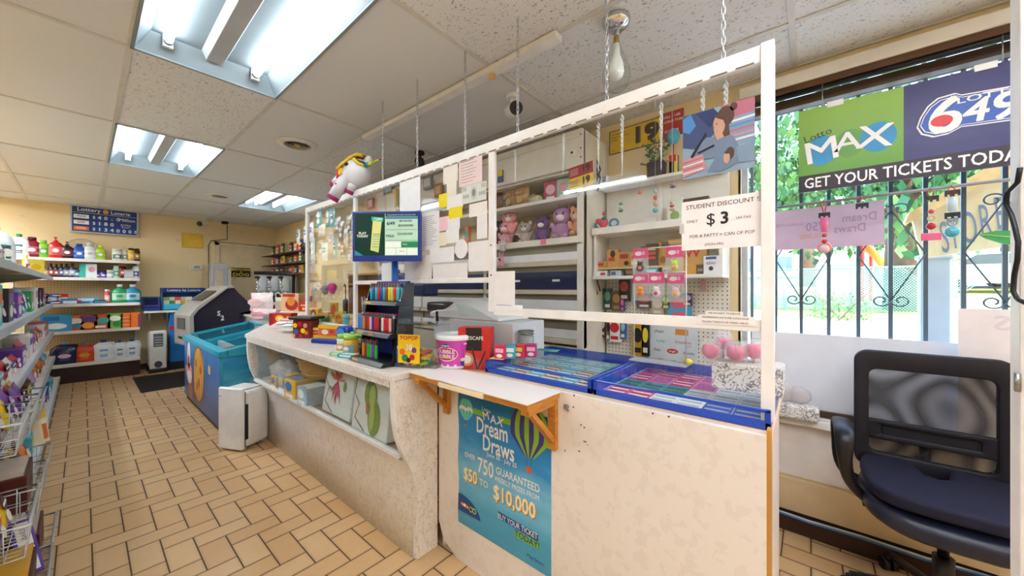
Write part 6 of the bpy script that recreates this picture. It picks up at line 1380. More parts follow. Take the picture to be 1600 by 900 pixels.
for (x, y, w_, h_, nm, art, tl) in ((1.02, 2.22, .37, .335, 'white gift bag box printed with a red and orange flower', 0, R(-8)), (1.005, 1.80, .36, .315, 'white gift bag box printed with green leaves, at the display right end', 1, R(-6))):
    t = T('flower_print_box', nm, 'gift box', (x, y, IZ+.012), R(-90)); t.rotation_euler = (tl, 0, R(-90))
    b = MB().prism([(-w_/2, 0), (w_/2, 0), (w_/2, h_*.82), (w_*.40, h_*.98), (-w_*.40, h_), (-w_/2, h_*.86)], -.04, .04, 'y'); b.build('body', M('#e6ebec', .35), t, bev=.006)
    b = MB().tube([(-w_*.42, -.042, h_*.97), (-w_*.46, -.044, h_*.6), (-w_*.30, -.044, h_*.45), (-w_*.40, -.044, h_*.2), (-w_*.1, -.043, .01)], .0018, 5); b.build('fold_line', M('#4a5a52', .5), t)
    b = MB(); rnd = random.Random(3+art)
    if art == 0:
        for k in range(46):
            a = rnd.gauss(-math.pi/2, .45) if k < 26 else rnd.uniform(-.2, 3.4); L = rnd.uniform(.05, .15); cx, cz = -.01, h_*.62; x1, z1 = cx+L*math.cos(a)*.8, cz+L*math.sin(a); wv = .007; nx, nz = -math.sin(a)*wv, math.cos(a)*wv; mx_, mz_ = cx+(x1-cx)*.6, cz+(z1-cz)*.6
            b.prism([(cx, cz), (mx_+nx, mz_+nz), (x1, z1), (mx_-nx, mz_-nz)], -.0425-.00005*k, -.0415-.00005*k, 'y', 0 if k % 3 == 0 else (1 if k < 28 else 2))
        b.disc(-.10, h_*.45, .022, .012, -.043, 3).disc(.085, h_*.55, .018, .03, -.043, 3)
    else:
        b.disc(.0, h_*.66, .062, .075, -.043, 3, 24).disc(.02, h_*.64, .03, .06, -.0436, 4, 20).disc(.05, h_*.30, .06, .09, -.0432, 3, 24).disc(.03, h_*.30, .025, .07, -.044, 4, 20).prism([(-.04, h_*.5), (.0, h_*.5), (-.0, h_*.3), (-.03, h_*.34)], -.0438, -.043, 'y', 5)
    b.build('printed_flower', [M('#a02a5a', .4), M('#c8436a', .4), M('#e0703a', .4), M('#7f9a4a', .4), M('#a8c46a', .4), M('#a8784a', .4)], t)
t = T('clear_plastic_bag', 'crumpled translucent plastic bag at the left end of the display', 'plastic bag', (1.10, 3.42, IZ)); b = MB(); b.ell((0,0,.09), (.10,.17,.095), seg=18, rings=10); rnd = random.Random(2)
for v in b.bm.verts: v.co += Vector((rnd.uniform(-.014,.014), rnd.uniform(-.014,.014), rnd.uniform(-.008,.012)))
b.build('film', M('#dfe4e8', .25, trans=.3, coat=.3), t)
t = T('blue_tub', 'tall sky blue plastic tub behind the clear bag in the display', 'tub', (1.28, 3.48, IZ)); MB().lathe([(.09, 0), (.10, .01), (.115, .31)], seg=24).build('body', M('#4f93b8', .35), t); MB().lathe([(.119, .31), (.119, .33), (.1, .335)], seg=24).build('lid', M('#7fb4cf', .35), t)
# ---------------- back counter: trays, pink bag, slush machine
def slush():
    t = T('slush_machine', 'black slush machine with three chrome taps in the back corner', 'slush machine', (2.08, 6.95, .911), R(-38)); t.scale = (.86, .85, .97)
    MB().box(-.34, .34, -.2, .25, 0, .12).build('base', BLACK, t, bev=.02); MB().box(-.34, .34, .1, .25, .12, .62).build('back_body', M('#c9ccd0', .3, .3), t, bev=.01)
    MB().tube([(-.33, -.05, .66), (.30, -.05, .66), (.35, -.05, .60), (.35, -.05, .10)], .03, 8).build('black_frame', BLACK, t)
    for k in range(3):
        x = -.22+.20*k; MB().lathe([(.085, 0), (.09, .02), (.09, .2), (.075, .23)], (x, -.02, .34), seg=20).build('bowl', M('#dfe3e6', .15, trans=.35), t)
        q = MB().tube([(x, -.16, .56), (x, -.20, .5), (x, -.19, .40)], .016, 8).cyl((x, -.13, .42), (x, -.22, .40), .018, seg=10).cyl((x, -.21, .44), (x, -.21, .3), .012, seg=8); q.build('chrome_tap', CHROME, t)
        MB().ell((x, -.2, .58), (.05, .04, .025)).build('tap_cap', BLACK, t)
    MB().box(-.2, .3, -.19, -.17, .16, .30).build('black_panel', BLACK, t, bev=.005); q = MB()
    for k in range(4): q.tube([(-.14+.12*k, -.2, .2), (-.14+.12*k, -.22, .30), (-.10+.12*k, -.22, .33), (-.06+.12*k, -.2, .28)], .012, 6)
    q.build('white_levers', WHITE, t); MB().box(-.3, .3, -.24, -.18, 0, .02).build('drip_tray', STEEL, t, bev=.003)
    return t
slush()
for k, (px, py, w_, nm) in enumerate(((372, 490, .50, 'long black wire tray behind the freezer, nearer the aisle'), (400, 480, .45, 'black tray beside the pink and white bag'))):
    p = at_z(px, py, .912); t = T('black_tray', nm, 'tray', (p.x+.16, p.y, .911), R(-70)); MB().box(-w_/2, w_/2, -.09, .09, 0, .01).box(-w_/2, w_/2, -.095, -.085, 0, .07).box(-w_/2, w_/2, .085, .095, 0, .09).box(-w_/2, -w_/2+.01, -.09, .09, 0, .08).box(w_/2-.01, w_/2, -.09, .09, 0, .08).build('tray_body', BLACK, t, bev=.003)
    b = MB()
    for q in range(5): b.ell((-w_*.38+w_*.18*q, 0, .04), (.04, .06, .03), q % 3, seg=10, rings=6)
    b.build('tray_contents', [M('#8a5a3a'), M('#c9b89a'), M('#4a3a34')], t)
for k, (px, py, w_, h_, d_, c_, l_, nm) in enumerate(((396,494,.36,.32,.22,'#f0dcdb','#efc9cb','large white bag of pink sweets on the rear counter'),(420,490,.28,.24,.16,'#eadfd8','#d8c9a0','white and olive bag next to the large pink sweet bag'),(405,500,.32,.14,.18,'#e8cfd0','#dc8a94','low pink carton bag under the large white bag'))):
    p = at_z(px, py, .912); put(bag(nm, w_, h_, d_, c_, l_, cat='sweet bag', name='sweet_bag', lab2='#e9b6b4'), (p.x+(.10,.22,.02)[k], p.y+(0,.1,-.12)[k], .912), R(-60))
# snack pegs on the corner wall
def wall_bits(items, X, group, cat, f_=1.0):
    for k, (px, py, w_, h_, c_, l_, nm) in enumerate(items):
        w_ *= f_; h_ *= f_**.5
        p = at_x(px, py, X); o = bag(nm, w_, h_, .03, c_, l_, group=group, cat=cat, name='hanging_packet'); put(o, (X - .02*(k % 3), p.y, p.z-h_/2), R(-90))
        MB().tube([(0, .025+(2.46-X), h_+.0), (0, -.01, h_-.012)], .0025, 5).build('hook', STEEL, o)
SN = []
ncol = [('#2f4a2a','#e2a32a','dark green'),('#3a2a6a','#e8e23a','indigo'),('#4a1f1f','#e86a2a','maroon'),('#c22a2a','#f2d23a','red'),('#e8b22a','#a32a1f','golden'),('#d8432a','#f0e0b0','vermilion'),('#2a5a2a','#e8e8d8','forest green')]
k = 0
for r_, (y0, hh) in enumerate(((2.005, .17), (1.80, .13), (1.61, .12))):
    for q in range(6):
        c_ = ncol[(k*3+r_) % 7]; px_ = 427+9.5*q; SN.append((px_, 450-(y0-CH)*FPX*ray(px_, 450)[0]/2.34, .19, hh*1.15, c_[0], c_[1], f'{c_[2]} chip packet, {ORD[q]} from the corner in the {("upper","middle","lower")[r_]} wall rack row')); k += 1
wall_bits(SN, 2.34, 'chip packets on the corner wall rack', 'snack bag')
t = T('chip_rack', 'dark wire shelf rack for chips on the corner wall', 'rack', (2.3, 6.6, 0))
for z_ in (2.005-.0995, 1.80-.077, 1.61-.071): MB().box(-.10, .16, -.40, 1.50, z_-.012, z_).build('rack_shelf', M('#5a4b44', .5), t)
t = T('dark_vase', 'round dark brown pot on top of the chip rack', 'pot', (2.36, 6.35, 1.906)); t.scale = (.9, .9, .9); MB().lathe([(.05, 0), (.10, .04), (.11, .10), (.07, .17), (.05, .18)], seg=20).build('body', M('#3a201f', .4), t)
HG = [(478,366,.12,.22,'#e6eef2','#4a8fd0','white and blue hanging packet left of the screen post'),(489,362,.10,.24,'#dfe8ee','#3f6fc0','white tall hanging packet by the screen post'),(493,388,.10,.26,'#9fd0dc','#e6f0f2','pale turquoise hanging brush packet'),(470,390,.11,.22,'#2f4f86','#c93a3a','navy and red packet low beside the post'),(468,370,.10,.2,'#e9e6e0','#3f8fc0','white card with blue strip left of the post'),
 (503,340,.12,.26,'#2f9fae','#dfeef0','teal toothbrush pack at the top left of the screen'),(513,338,.10,.26,'#2a8f9c','#e6f0f0','second teal toothbrush pack at the top'),(522,340,.10,.24,'#3aa6b0','#2a4a5a','third teal toothbrush pack at the top'),
 (507,360,.16,.14,'#efe3d8','#e6b8c0','cream puff packet below the teal packs'),(517,372,.12,.14,'#d9ccd8','#b68fb8','lilac card below the cream packet'),(504,388,.09,.2,'#d8d5c8','#8a8f7a','narrow beige card at the left of the hanging cards'),(512,394,.13,.22,'#e6f2f0','#2fb0b0','tilted white and turquoise toothbrush card'),(524,388,.08,.26,'#5fb6c8','#2a6f86','narrow turquoise comb card'),
 (530,352,.12,.18,'#6f7684','#c9ccd4','grey cable packet near the top of the hooks'),(538,362,.12,.22,'#5a5e6a','#b8b6b0','dark grey earphone packet'),(546,350,.12,.2,'#6a5f5c','#cfc6c0','brown-grey cable packet on the upper wall hooks'),(534,378,.11,.18,'#8a7a66','#d8d0c0','khaki charger packet on the middle wall hooks'),(541,388,.1,.16,'#746656','#c8bca8','brown charger packet below the khaki one'),
 (551,365,.10,.2,'#dfe2e8','#8f96a8','white blister card left of the monitor'),(556,342,.12,.2,'#c6c9d2','#6f7686','silver blister card above the monitor left edge'),(545,372,.08,.2,'#e9e9ee','#b6b9c6','tall white card left of the monitor'),(550,390,.10,.22,'#e6e8ee','#c0c4d0','plain white blister card beside the monitor'),(540,396,.11,.12,'#b9bdc9','#eceef2','round-ended silver cup packet'),(552,402,.10,.12,'#c3c7d2','#e6e8ee','clear blister with metal piece beside the monitor'),
 (560,408,.09,.1,'#cfd2dc','#f0f0f2','small clear blister below the monitor edge'),(496,402,.05,.18,'#3a4a6a','#c23a2a','slim navy and red pouch left of the hooks')]
wall_bits(HG, 2.30, 'hanging packets on the wall hooks behind the screen', 'packet', 1.45)
HB = [(545,434,.05,.2,'#d8e8e8','#3fa0a8','single teal comb card on the low hook'),(493,450,.10,.12,'#c2c9d6','#7a86b0','pale blue speckled puff packet on the low hook'),(502,448,.10,.12,'#d6d2d6','#5f6fae','white and blue puff packet on the low hook')]
wall_bits(HB, 2.36, 'packets on the low wall hooks', 'packet')
for k, (px, py, c_, nm, s_) in enumerate(((508,452,'#9a8f96','grey heart-shaped puff hanging on the low hook',.9),(519,450,'#d8358f','hot pink heart-shaped puff hanging on the low hook',1.0))):
    p = at_x(px, py, 2.36); t = T('shower_puff', nm, 'shower puff', (2.36, p.y, p.z), R(-90)); MB().ell((-.035*s_,0,.01), (.055*s_,.05,.06*s_), seg=14).ell((.035*s_,0,.01), (.055*s_,.05,.06*s_), seg=14).ell((0,0,-.035), (.045*s_,.045,.055*s_), seg=14).build('puff', M(c_, .6, var=.2, scale=50), t); MB().tube([(0,0,.06), (.01,.0,.12), (0,.03,.16), (0,.1,.17)], .004, 5).build('cord', WHITE, t)
b = MB()
for yy, z in ((5.0, 1.62), (5.2, 1.62), (5.35, 1.86), (4.95, 1.36), (5.15, 1.36)): b.tube([(2.475, yy, z), (2.25, yy, z), (2.24, yy, z+.015)], .004, 5)
# ================================================================== BEHIND THE SALES COUNTER
# tobacco cabinet
KX = 2.10; KY0, KY1 = 1.14, 3.70
KC = M('#e4dfd6', .45); KB = M('#cbbfa8', .5); KN = mat_wood('navy_shutter', '#111b3f', '#1c2a57', (1,1,30), .25)
t = T('tobacco_cabinet', 'tall closed-front store cabinet with white and navy shutters behind the screen', 'cabinet', (0,0,0))
for y in (KY0, KY1-.03): MB().box(KX+.01, 2.475, y, y+.03, 0, 2.35).build('side_panel', KC, t, bev=.002)
MB().box(KX+.34, 2.475, KY0+.03, KY1-.03, 0, 2.35).build('back_panel', M('#d8c9a8', .55), t)
MB().box(KX-.0, KX+.03, KY0, KY1, 2.105, 2.35).box(KX-.01, KX, KY0, KY1, 2.30, 2.35).build('header_panel', KC, t, bev=.002)
MB().box(KX+.03, 2.45, KY0+.03, KY1-.03, 2.09, 2.105).build('header_base', KC, t)
MB().box(KX, 2.45, KY0+.03, KY1-.03, 1.905, 1.93).build('display_shelf', M('#e9e6e0', .4), t, bev=.002)
MB().box(KX-.02, 2.45, KY0+.01, KY1-.03, 1.60, 1.645).build('display_shelf', M('#ded8cb', .45), t, bev=.003)
MB().box(KX+.0, KX+.05, KY0+.0, KY0+.045, .9, 2.105).build('front_post', KC, t)
MB().box(KX+.0, KX+.04, 2.02, 2.05, .9, 1.60).build('front_post', M('#b9ad97', .5), t)
cols = ((KY0+.045, 2.02), (2.05, 2.88), (2.90, KY1-.03))
rowsK = ((1.545, 1.49, 'w'), (1.415, 1.29, 'n'), (1.215, 1.115, 'w'), (1.015, .955, 'w'))
for c_, (a, b_) in enumerate(cols):
    for z1, z0, kk in rowsK:
        MB().box(KX+.005, KX+.02, a, b_, z0, z1).build('shutter', KN if kk == 'n' else M('#dfdfe0', .4), t, bev=.002)
        MB().box(KX-.015, KX+.02, a, b_, z0-.035, z0-.003).build('ledge', KB, t, bev=.003)
        if kk == 'n' and c_ < 2:
            q = MB()
            for f_ in (.2, .62, .88): y = a+(b_-a)*f_; q.box(KX+.002, KX+.005, y-.03, y+.03, 1.345, 1.36)
            q.build('price_label', WHITE, t)
    MB().box(KX+.03, KX+.05, a, b_, .9, 1.60).build('inner_panel', M('#8f8672', .5), t)
MB().box(KX+.0, KX+.34, KY0+.03, KY1-.03, 0, .90).build('lower_body', M('#d5cdbd', .5), t)
q = MB()
for z in (2.31, 2.22, 2.16): q.cyl((KX-.012, KY0+.012, z), (KX-.008, KY0+.012, z), .005, seg=8)
q.build('screw_heads', DARK, t)
p = at_x(897, 239, KX); t = T('key_lock_plate', 'white round-cornered lock plate with a black button on the cabinet header', 'lock', (KX-.001, p.y, p.z), R(-90)); MB().box(-.03, .03, -.012, 0, -.025, .025).build('plate', M('#e8e3dc', .35), t, bev=.008); MB().cyl((-.008,-.012,0), (-.008,-.018,0), .008).build('button', BLACK, t)
p = at_x(783, 276, KX); put(carton('small yellow and blue card clipped on the cabinet header beside the divider', .05, .012, .09, '#2a4f9c', [('r','#f0cf2a',0,1,.5,1)], name='card'), (KX-.008, p.y, p.z-.045), R(-90))
p = at_x(849, 378, KX-.02); put(carton('bright pink sticky note on the plush shelf edge', .045, .002, .036, '#f0569a', [], name='sticky_note', cat='note'), (KX-.022, p.y, p.z-.018), R(-90))
# 19 signs
def num_sign(label, X, poly, body, bord, items, name='age_sign'):
    ps = [at_x(a, b_, X) for a, b_ in poly]; y0 = ps[0].y; zc = min(q.z for q in ps); t = T(name, label, 'sign', (X, y0, zc), FACE)
    L = [(-(q.y-y0), q.z-zc) for q in ps]; MB().prism(L, 0, .004, 'y').build('plate', M(bord, .4), t)
    cx = sum(a for a, _ in L)/4; cz = sum(b_ for _, b_ in L)/4; MB().prism([(cx+(a-cx)*.96, cz+(b_-cz)*.93) for a, b_ in L], -.001, 0, 'y').build('face', M(body, .4), t)
    return t, max(a for a, _ in L), max(b_ for _, b_ in L), cx, cz
t, w_, h_, cx, cz = num_sign('large yellow age sign with black 19 on the wall above the plant', WX-.008, ((952,207),(1034,181),(1034,222),(952,243)), '#e9c21f', '#2a2318', None)
b = MB(); b.text('19', h_*.84, w_*.70, h_*.50, -.0015, bold=.09, sx=1.25)
for k, s_ in enumerate(('It is illegal to sell', 'tobacco or vapour to', 'a minor')): b.text(s_, h_*.085, w_*.05, h_*(.80-.12*k), -.0015, al='LEFT', bold=.03, sx=1.0)
b.text('Ontario', h_*.07, w_*.05, h_*.14, -.0015, al='LEFT'); b.build('lettering', M('#2a2318', .4), t)
t, w_, h_, cx, cz = num_sign('red warning sign with white text left of the photo printout', WX-.008, ((1036,178),(1068,168),(1068,208),(1036,217)), '#c22a2c', '#a82022', None, 'warning_sign')
b = MB()
for k, s_ in enumerate(('KILL 1 USE', 'COLD TURKEY', '', '19 YEARS')): b.text(s_, h_*.13, w_*.06, h_*(.80-.19*k), -.0015, al='LEFT', bold=.04) if s_ else None
b.build('lettering', WHITE, t)
p = at_x(911, 297, 2.06); t = T('age_placard', 'red and yellow placard with a black 19 clipped to the cabinet corner', 'sign', (2.055, at_x(890,280,2.055).y, at_x(895,297,2.055).z), FACE); t.rotation_euler = (0, R(-3), R(-96))
a_, b2 = at_x(890, 270, 2.055), at_x(930, 290, 2.055); w_ = a_.y-b2.y; h_ = at_x(895,262,2.055).z-at_x(895,297,2.055).z
MB().box(0, w_, 0, .003, 0, h_*.5, 0).box(0, w_, 0, .003, h_*.5, h_, 1).build('card', [M('#ecc62a', .35), M('#a3202c', .35)], t)
b = MB(); b.text('19', h_*.44, w_*.70, h_*.25, -.001, 0, bold=.08); b.text('19', h_*.42, w_*.72, h_*.76, -.001, 0, bold=.08)
for k in range(4): b.patch(w_*.05, w_*.38, h_*(.12+.08*k), h_*(.14+.08*k), -.001, 0); b.patch(w_*.05, w_*.4, h_*(.62+.08*k), h_*(.645+.08*k), -.001, 1)
b.build('lettering', [M('#241c18', .4), M('#e9b8b0', .4)], t)
# pegboard and open shelf unit on the right
RX = 2.42
t = T('open_shelf_unit', 'white open shelf unit over a pegboard between cabinet and window', 'shelving', (0,0,0))
RY0, RY1 = .36, 1.125
MB().box(RX, RX+.02, RY0, RY1, 1.37, 2.02).build('back_panel', M('#e2dfd8', .5), t); MB().box(RX+.0, RX+.015, RY0, RY1, .3, 1.37).build('pegboard', PEGW, t)
MB().box(2.30, RX, RY0, RY1, 1.985, 2.005).box(2.19, RX, RY0-.01, RY1, 1.655, 1.70).box(2.20, RX, RY0, RY1, 1.358, 1.378).build('shelf_board', M('#efece6', .4), t, bev=.003)
MB().box(RX-.02, RX, .735, .76, 1.70, 1.985).box(2.22, RX, RY0, RY0+.018, 1.378, 1.66).box(2.22, RX, RY1-.018, RY1, 1.378, 1.66).build('divider', M('#e9e5de', .45), t)
def cat_label(s_): return s_
def plush(label, body, belly, loc, s=1.0, rz=R(-90), ears='round', group='plush toys behind the screen', rot=None, lying=False):
    t = T('plush_toy', label, 'plush toy', loc, rz, group); m1, m2 = M(body, .85, var=.12, scale=40), M(belly, .85, var=.1, scale=40)
    MB().ell((0,0,.055*s), (.05*s,.042*s,.055*s)).build('body', m1, t); q = MB().ell((0,-.012*s,.135*s), (.055*s,.046*s,.048*s)).build('head', m1, t)
    MB().ell((0,-.046*s,.122*s), (.026*s,.018*s,.019*s)).build('muzzle', m2, q); MB().ell((-.02*s,-.052*s,.145*s), (.006*s,.005*s,.007*s), seg=8, rings=6).ell((.02*s,-.052*s,.145*s), (.006*s,.005*s,.007*s), seg=8, rings=6).build('eyes', BLACK, q)
    for sg in (-1, 1):
        if ears == 'round': MB().ell((sg*.04*s,0,.178*s), (.02*s,.012*s,.02*s), seg=10, rings=6).build('ear', m1, q)
        elif ears == 'long': MB().ell((sg*.03*s,0,.21*s), (.014*s,.01*s,.05*s), rot=(0, sg*.25, 0), seg=10, rings=7).build('ear', m1, q)
        else: MB().lathe([(.018*s,0),(.001,.035*s)], (sg*.035*s,0,.17*s), seg=8).build('ear', m1, q)
        MB().ell((sg*.05*s,-.015*s,.07*s), (.018*s,.016*s,.036*s), rot=(0, sg*.5, 0), seg=10, rings=6).build('arm', m1, t); MB().ell((sg*.03*s,-.04*s,.018*s), (.02*s,.034*s,.018*s), seg=10, rings=6).build('leg', m1, t)
    return t
def shelf_x(px, X=2.2): return at_x(px, 450, X).y
for px, zz, b_, c_, s_, er, nm in ((779,1.646,'#2a262c','#d8d2cc',1.15,'round','black plush with white face at the left of the plush shelf'),(792,1.646,'#e39ab0','#f4e3e6',1.05,'long','pink plush rabbit beside the black plush'),(799,1.735,'#f0a5a8','#f8f2ea',.95,'round','pale pink plush pig perched above the pink rabbit'),(822,1.646,'#b9b1ad','#e9e4df',.9,'round','light grey plush beside the pink rabbit'),
  (849,1.646,'#6a4a8c','#efe8f0',1.0,'pointed','dark purple cat-eared plush in the middle of the shelf'),(880,1.646,'#b58ab8','#e9dcec',1.25,'pointed','mauve shiny plush with pointed ears near the shelf end'),(905,1.66,'#f0b088','#f4e0c8',1.1,'round','peach plush with tall crown at the shelf end')):
    plush(nm, b_, c_, (2.22, shelf_x(px, 2.22), zz), s_, R(-80), er)
put(carton('shelf riser box under the pale pink plush pig', .10, .08, .085, '#3a3438', [], name='carton'), (2.30, shelf_x(799, 2.25), 1.646), R(-90))
bpy.data.objects[-1] if False else None
for px, py, b_, c_, nm in ((787,384,'#c8c6cc','#f0eef0','small grey bunny keychain hanging from the plush shelf edge'),(784,408,'#e0a0b0','#3a3034','small pink bow bear keychain hanging below the grey bunny')):
    p = at_x(px, py, 2.06); o = plush(nm, b_, c_, (2.055, p.y, p.z-.045), .45, R(-85), 'long' if 'grey' in nm else 'round', group='plush keychains'); MB().tube([(0,0,.08), (0,.012,.105), (0,.03,.12)], .0015, 5).build('keychain_loop', STEEL, o)
# bags of nuts and boxes on the upper cabinet shelf
for px, c_, l_, w_, h_, nm in ((775,'#7a4a2c','#5c3620',.15,.20,'brown bag of nuts leftmost on the top cabinet shelf'),(800,'#b08a58','#8f6c40',.11,.19,'tan nut bag, second on the top cabinet shelf'),(817,'#c9a264','#a47c44',.13,.19,'golden nut bag, third on the top cabinet shelf')):
    put(bag(nm, w_, h_, .09, c_, l_, group='nut bags on the top cabinet shelf', cat='nut bag', name='nut_bag', lab2=c_), (2.22, shelf_x(px, 2.22), 1.931), R(-90))
t = T('paper_roll_bundle', 'cream rolled paper bundle tied beside the nut bags', 'paper roll', (2.20, shelf_x(838, 2.2), 1.965)); MB().cyl((0,.05,.02), (-.05,-.06,-.01), .026, seg=16).build('roll', M('#e6dcc4', .6), t); MB().tube([(.0,.03,.0), (-.03,.05,.03), (-.07,-.02,.03), (-.05,-.07,.0), (-.02,-.04,-.02)], .004, 6).build('cord', M('#b9a070', .6), t); MB().box(-.04, .03, -.04, .04, -.0345, -.028).build('paper_base', M('#d8ccb0', .6), t)
for px, c_, l_, w_, nm in ((862,'#b0324a','#e8b0bc',.11,'red card game box on the top cabinet shelf'),(882,'#a9c8b4','#e08f8a',.10,'mint green card box on the top cabinet shelf')):
    put(carton(nm, w_, .04, .145, c_, [('e', l_, .15, .85, .35, .85), ('r', '#f0e6dc', .2, .8, .1, .25)], name='card_box'), (2.2, shelf_x(px, 2.2), 1.931), R(-85))
put(carton('dark cigarette-size pack stack beside the mint card box', .08, .05, .10, '#3a3a48', [('r','#c8c0b8',.1,.9,.5,.8)], name='pack'), (2.16, 1.21, 1.931), R(-85))
# things left of divider behind the papers
for px, py, w_, h_, c_, l_, nm in ((606,296,.17,.09,'#2f6fb5','#a8c8e8','long blue carton high on the cabinet left end'),(610,316,.20,.26,'#e8cf6a','#eef0ee','yellow-framed switch packets on the cabinet left end'),(578,318,.12,.12,'#b8323a','#e8d0c8','small red card on the cabinet far left'),(667,285,.12,.12,'#8f949c','#d8dadc','grey figurine box behind the upper papers'),(684,297,.10,.12,'#a5683c','#d8b080','brown teddy box behind the upper papers'),(729,366,.05,.13,'#d8682a','#2f9f9a','orange and teal vapour box between the papers'),(742,305,.07,.06,'#6f5040','#caa27a','small brown box beside the banknote print')):
    p = at_x(px, py, 2.06); zz = p.z-h_/2; put(carton(nm, w_, .03, h_, c_, [('r', l_, .12, .88, .2, .8)], group='cards and boxes on the cabinet front', name='hanging_box'), (2.075, p.y, zz), R(-90))
# --- wooden shelf niche left of cabinet
t = T('wooden_cubby', 'brown wooden cubby beside the tobacco cabinet under the hanging cards', 'cabinet', (0,0,0))
wy0, wy1 = 3.72, at_x(546, 450, 2.2).y
MB().box(2.18, 2.47, wy0, wy1, 0, .02).box(2.44, 2.47, wy0, wy1, 0, 1.48).box(2.18, 2.47, wy0, wy0+.02, 0, 1.48).box(2.18, 2.47, wy1-.02, wy1, 0, 1.48).build('carcass', LWOOD, t, bev=.002); MB().box(2.18, 2.44, wy0, wy1, 1.34, 1.36).box(2.18, 2.44, wy0, wy1, .95, .97).box(2.18, 2.44, wy0, wy1, 1.46, 1.48).build('shelf', M('#b9895c', .5), t)
t = T('kitchen_scale', 'small dark kitchen scale on the wooden cubby shelf', 'scale', (2.3, at_x(557, 440, 2.3).y, 1.3605)); MB().box(-.07, .07, -.08, .08, 0, .03).build('base', DARK, t, bev=.006); MB().box(-.06, .06, -.07, .07, .04, .048).cyl((0,0,.03), (0,0,.04), .02).build('plate', STEEL, t, bev=.003)
for k, (px, h_, c_, nm) in enumerate(((568,.22,'#c8ccd2','silver drinking straw bundle in the cubby, left'),(574,.20,'#d8a8b0','pink drinking straw bundle in the cubby, right'))):
    t = T('straw_bundle', nm, 'straws', (2.25, at_x(px, 470, 2.25).y, .971)); b = MB()
    for q in range(5): a = q*1.26; b.cyl((.012*math.cos(a), .012*math.sin(a), 0), (.022*math.cos(a), .022*math.sin(a), h_), .005, seg=6)
    b.build('straws', M(c_, .3), t)
t = T('umbrella', 'folded black umbrella standing against the wooden cubby side', 'umbrella', (2.2, at_x(540, 500, 2.2).y, .0)); MB().lathe([(.006, .55), (.02, .62), (.032, .95), (.036, 1.14), (.012, 1.16)], seg=12).build('canopy', M('#23222a', .6), t); MB().cyl((0,0,1.15), (0,0,1.32), .008, seg=8).tube([(0,0,1.32), (0,.02,1.345), (0,.045,1.33)], .01, 6).build('handle', M('#3a302c', .4), t); MB().cyl((0,0,.0), (0,0,.56), .005, seg=8).build('tip', STEEL, t)
# stock on the right open shelf: brown boxes
S2 = 1.3785
def sh(px, py, w_, h_, d_, c_, des, nm, X=2.24, z=S2, txt=None, **k):
    put(carton(nm, w_, d_, h_, c_, des, name=k.pop('name', 'carton'), text=txt, **k), (X+d_/2, at_x(px, 450, X).y, z), R(-90))
gB = 'rolling paper boxes on the white shelf'
KR = '#c08a4c'
sh(937,428,.10,.036,.06,'#e6e3df',[('r','#c93a34',.55,.9,.2,.7)],'flat white and red pack at the left of the lower white shelf', z=S2)
sh(962,428,.075,.036,.06,'#a8b4bc',[('r','#3a4a6a',.1,.5,.2,.8)],'flat silver-blue pack beside the white and red pack', z=S2)
sh(985,428,.06,.045,.06,'#5a4238',[('r','#8a6a4a',.1,.9,.3,.7)],'flat dark brown pack on the lower white shelf', z=S2)
sh(1016,424,.08,.05,.06,'#3fa3bd',[('r','#bfe3ea',.2,.9,.3,.7)],'flat turquoise pack in the middle of the lower shelf', z=S2)
sh(1044,424,.07,.045,.06,'#d6cfc6',[('r','#8f98a0',.1,.8,.2,.7)],'flat pale grey pack right of the turquoise pack', z=S2)
MB_ = MB().box(2.24, 2.40, .55, 1.10, 1.425, 1.437); o = MB_.build('riser_board', M('#cdb48f', .5)); tag(o, 'narrow wooden riser board carrying the rolling paper boxes', 'riser'); 
ZR = 1.4375
for k in range(2): 
    q = MB().box(2.26, 2.38, (.56, 1.08)[k], (.575, 1.095)[k], 1.3785, 1.4255).build('riser_foot', M('#cdb48f', .5), o)
sh(938,409,.075,.045,.05,'#c98a4a',[('r','#b5482a',.15,.8,.3,.7)],'small orange-brown paper box at the riser left end', X=2.25, z=ZR, txt=[('RAW',.02,.5,.5)], tcol=RED, group=gB)
sh(957,400,.08,.12,.04,'#c79350',[('e','#3a2a22',.3,.75,.55,.95),('r','#c0392b',.15,.7,.35,.55)],'brown paper packet with round emblem, left of the riser', X=2.27, z=ZR, group=gB)
sh(975,402,.08,.10,.04,KR,[('r','#a93426',.15,.85,.55,.85),('e','#3a2a22',.5,.9,.1,.4)],'second brown paper packet on the riser', X=2.27, z=ZR, group=gB)
sh(995,408,.085,.09,.05,'#cf9a5a',[('r','#f1dfc0',.1,.9,.15,.4)],'tan box with red lettering on the riser', X=2.25, z=ZR, txt=[('RAW',.030,.5,.62)], tcol=RED, group=gB)
sh(1008,400,.06,.13,.05,'#5a3a28',[('r','#c0392b',.2,.8,.65,.8),('e','#d8a860',.2,.8,.2,.5)],'dark brown tall box behind the tan box', X=2.30, z=ZR, group=gB)
sh(1018,402,.07,.14,.05,'#3a2a24',[('r','#c0392b',.15,.85,.5,.62),('r','#c0392b',.15,.85,.3,.42),('r','#d8a860',.15,.85,.7,.8)],'black and red striped box on the riser', X=2.27, z=ZR, group=gB)
sh(1036,398,.09,.15,.06,'#c7903f',[('e','#8a5a2a',.3,.7,.1,.4),('r','#3a3030',.4,.85,.75,1)],'large tan box behind the hanging pink card packs', X=2.30, z=ZR, group=gB)
sh(1072,400,.22,.16,.07,'#c99a5a',[('r','#d8b070',.02,.98,.85,.97)],'wide tan box with large RAW lettering', X=2.30, z=S2+.058, txt=[('RAW',.085,.42,.45)], tcol=RED, group=gB)
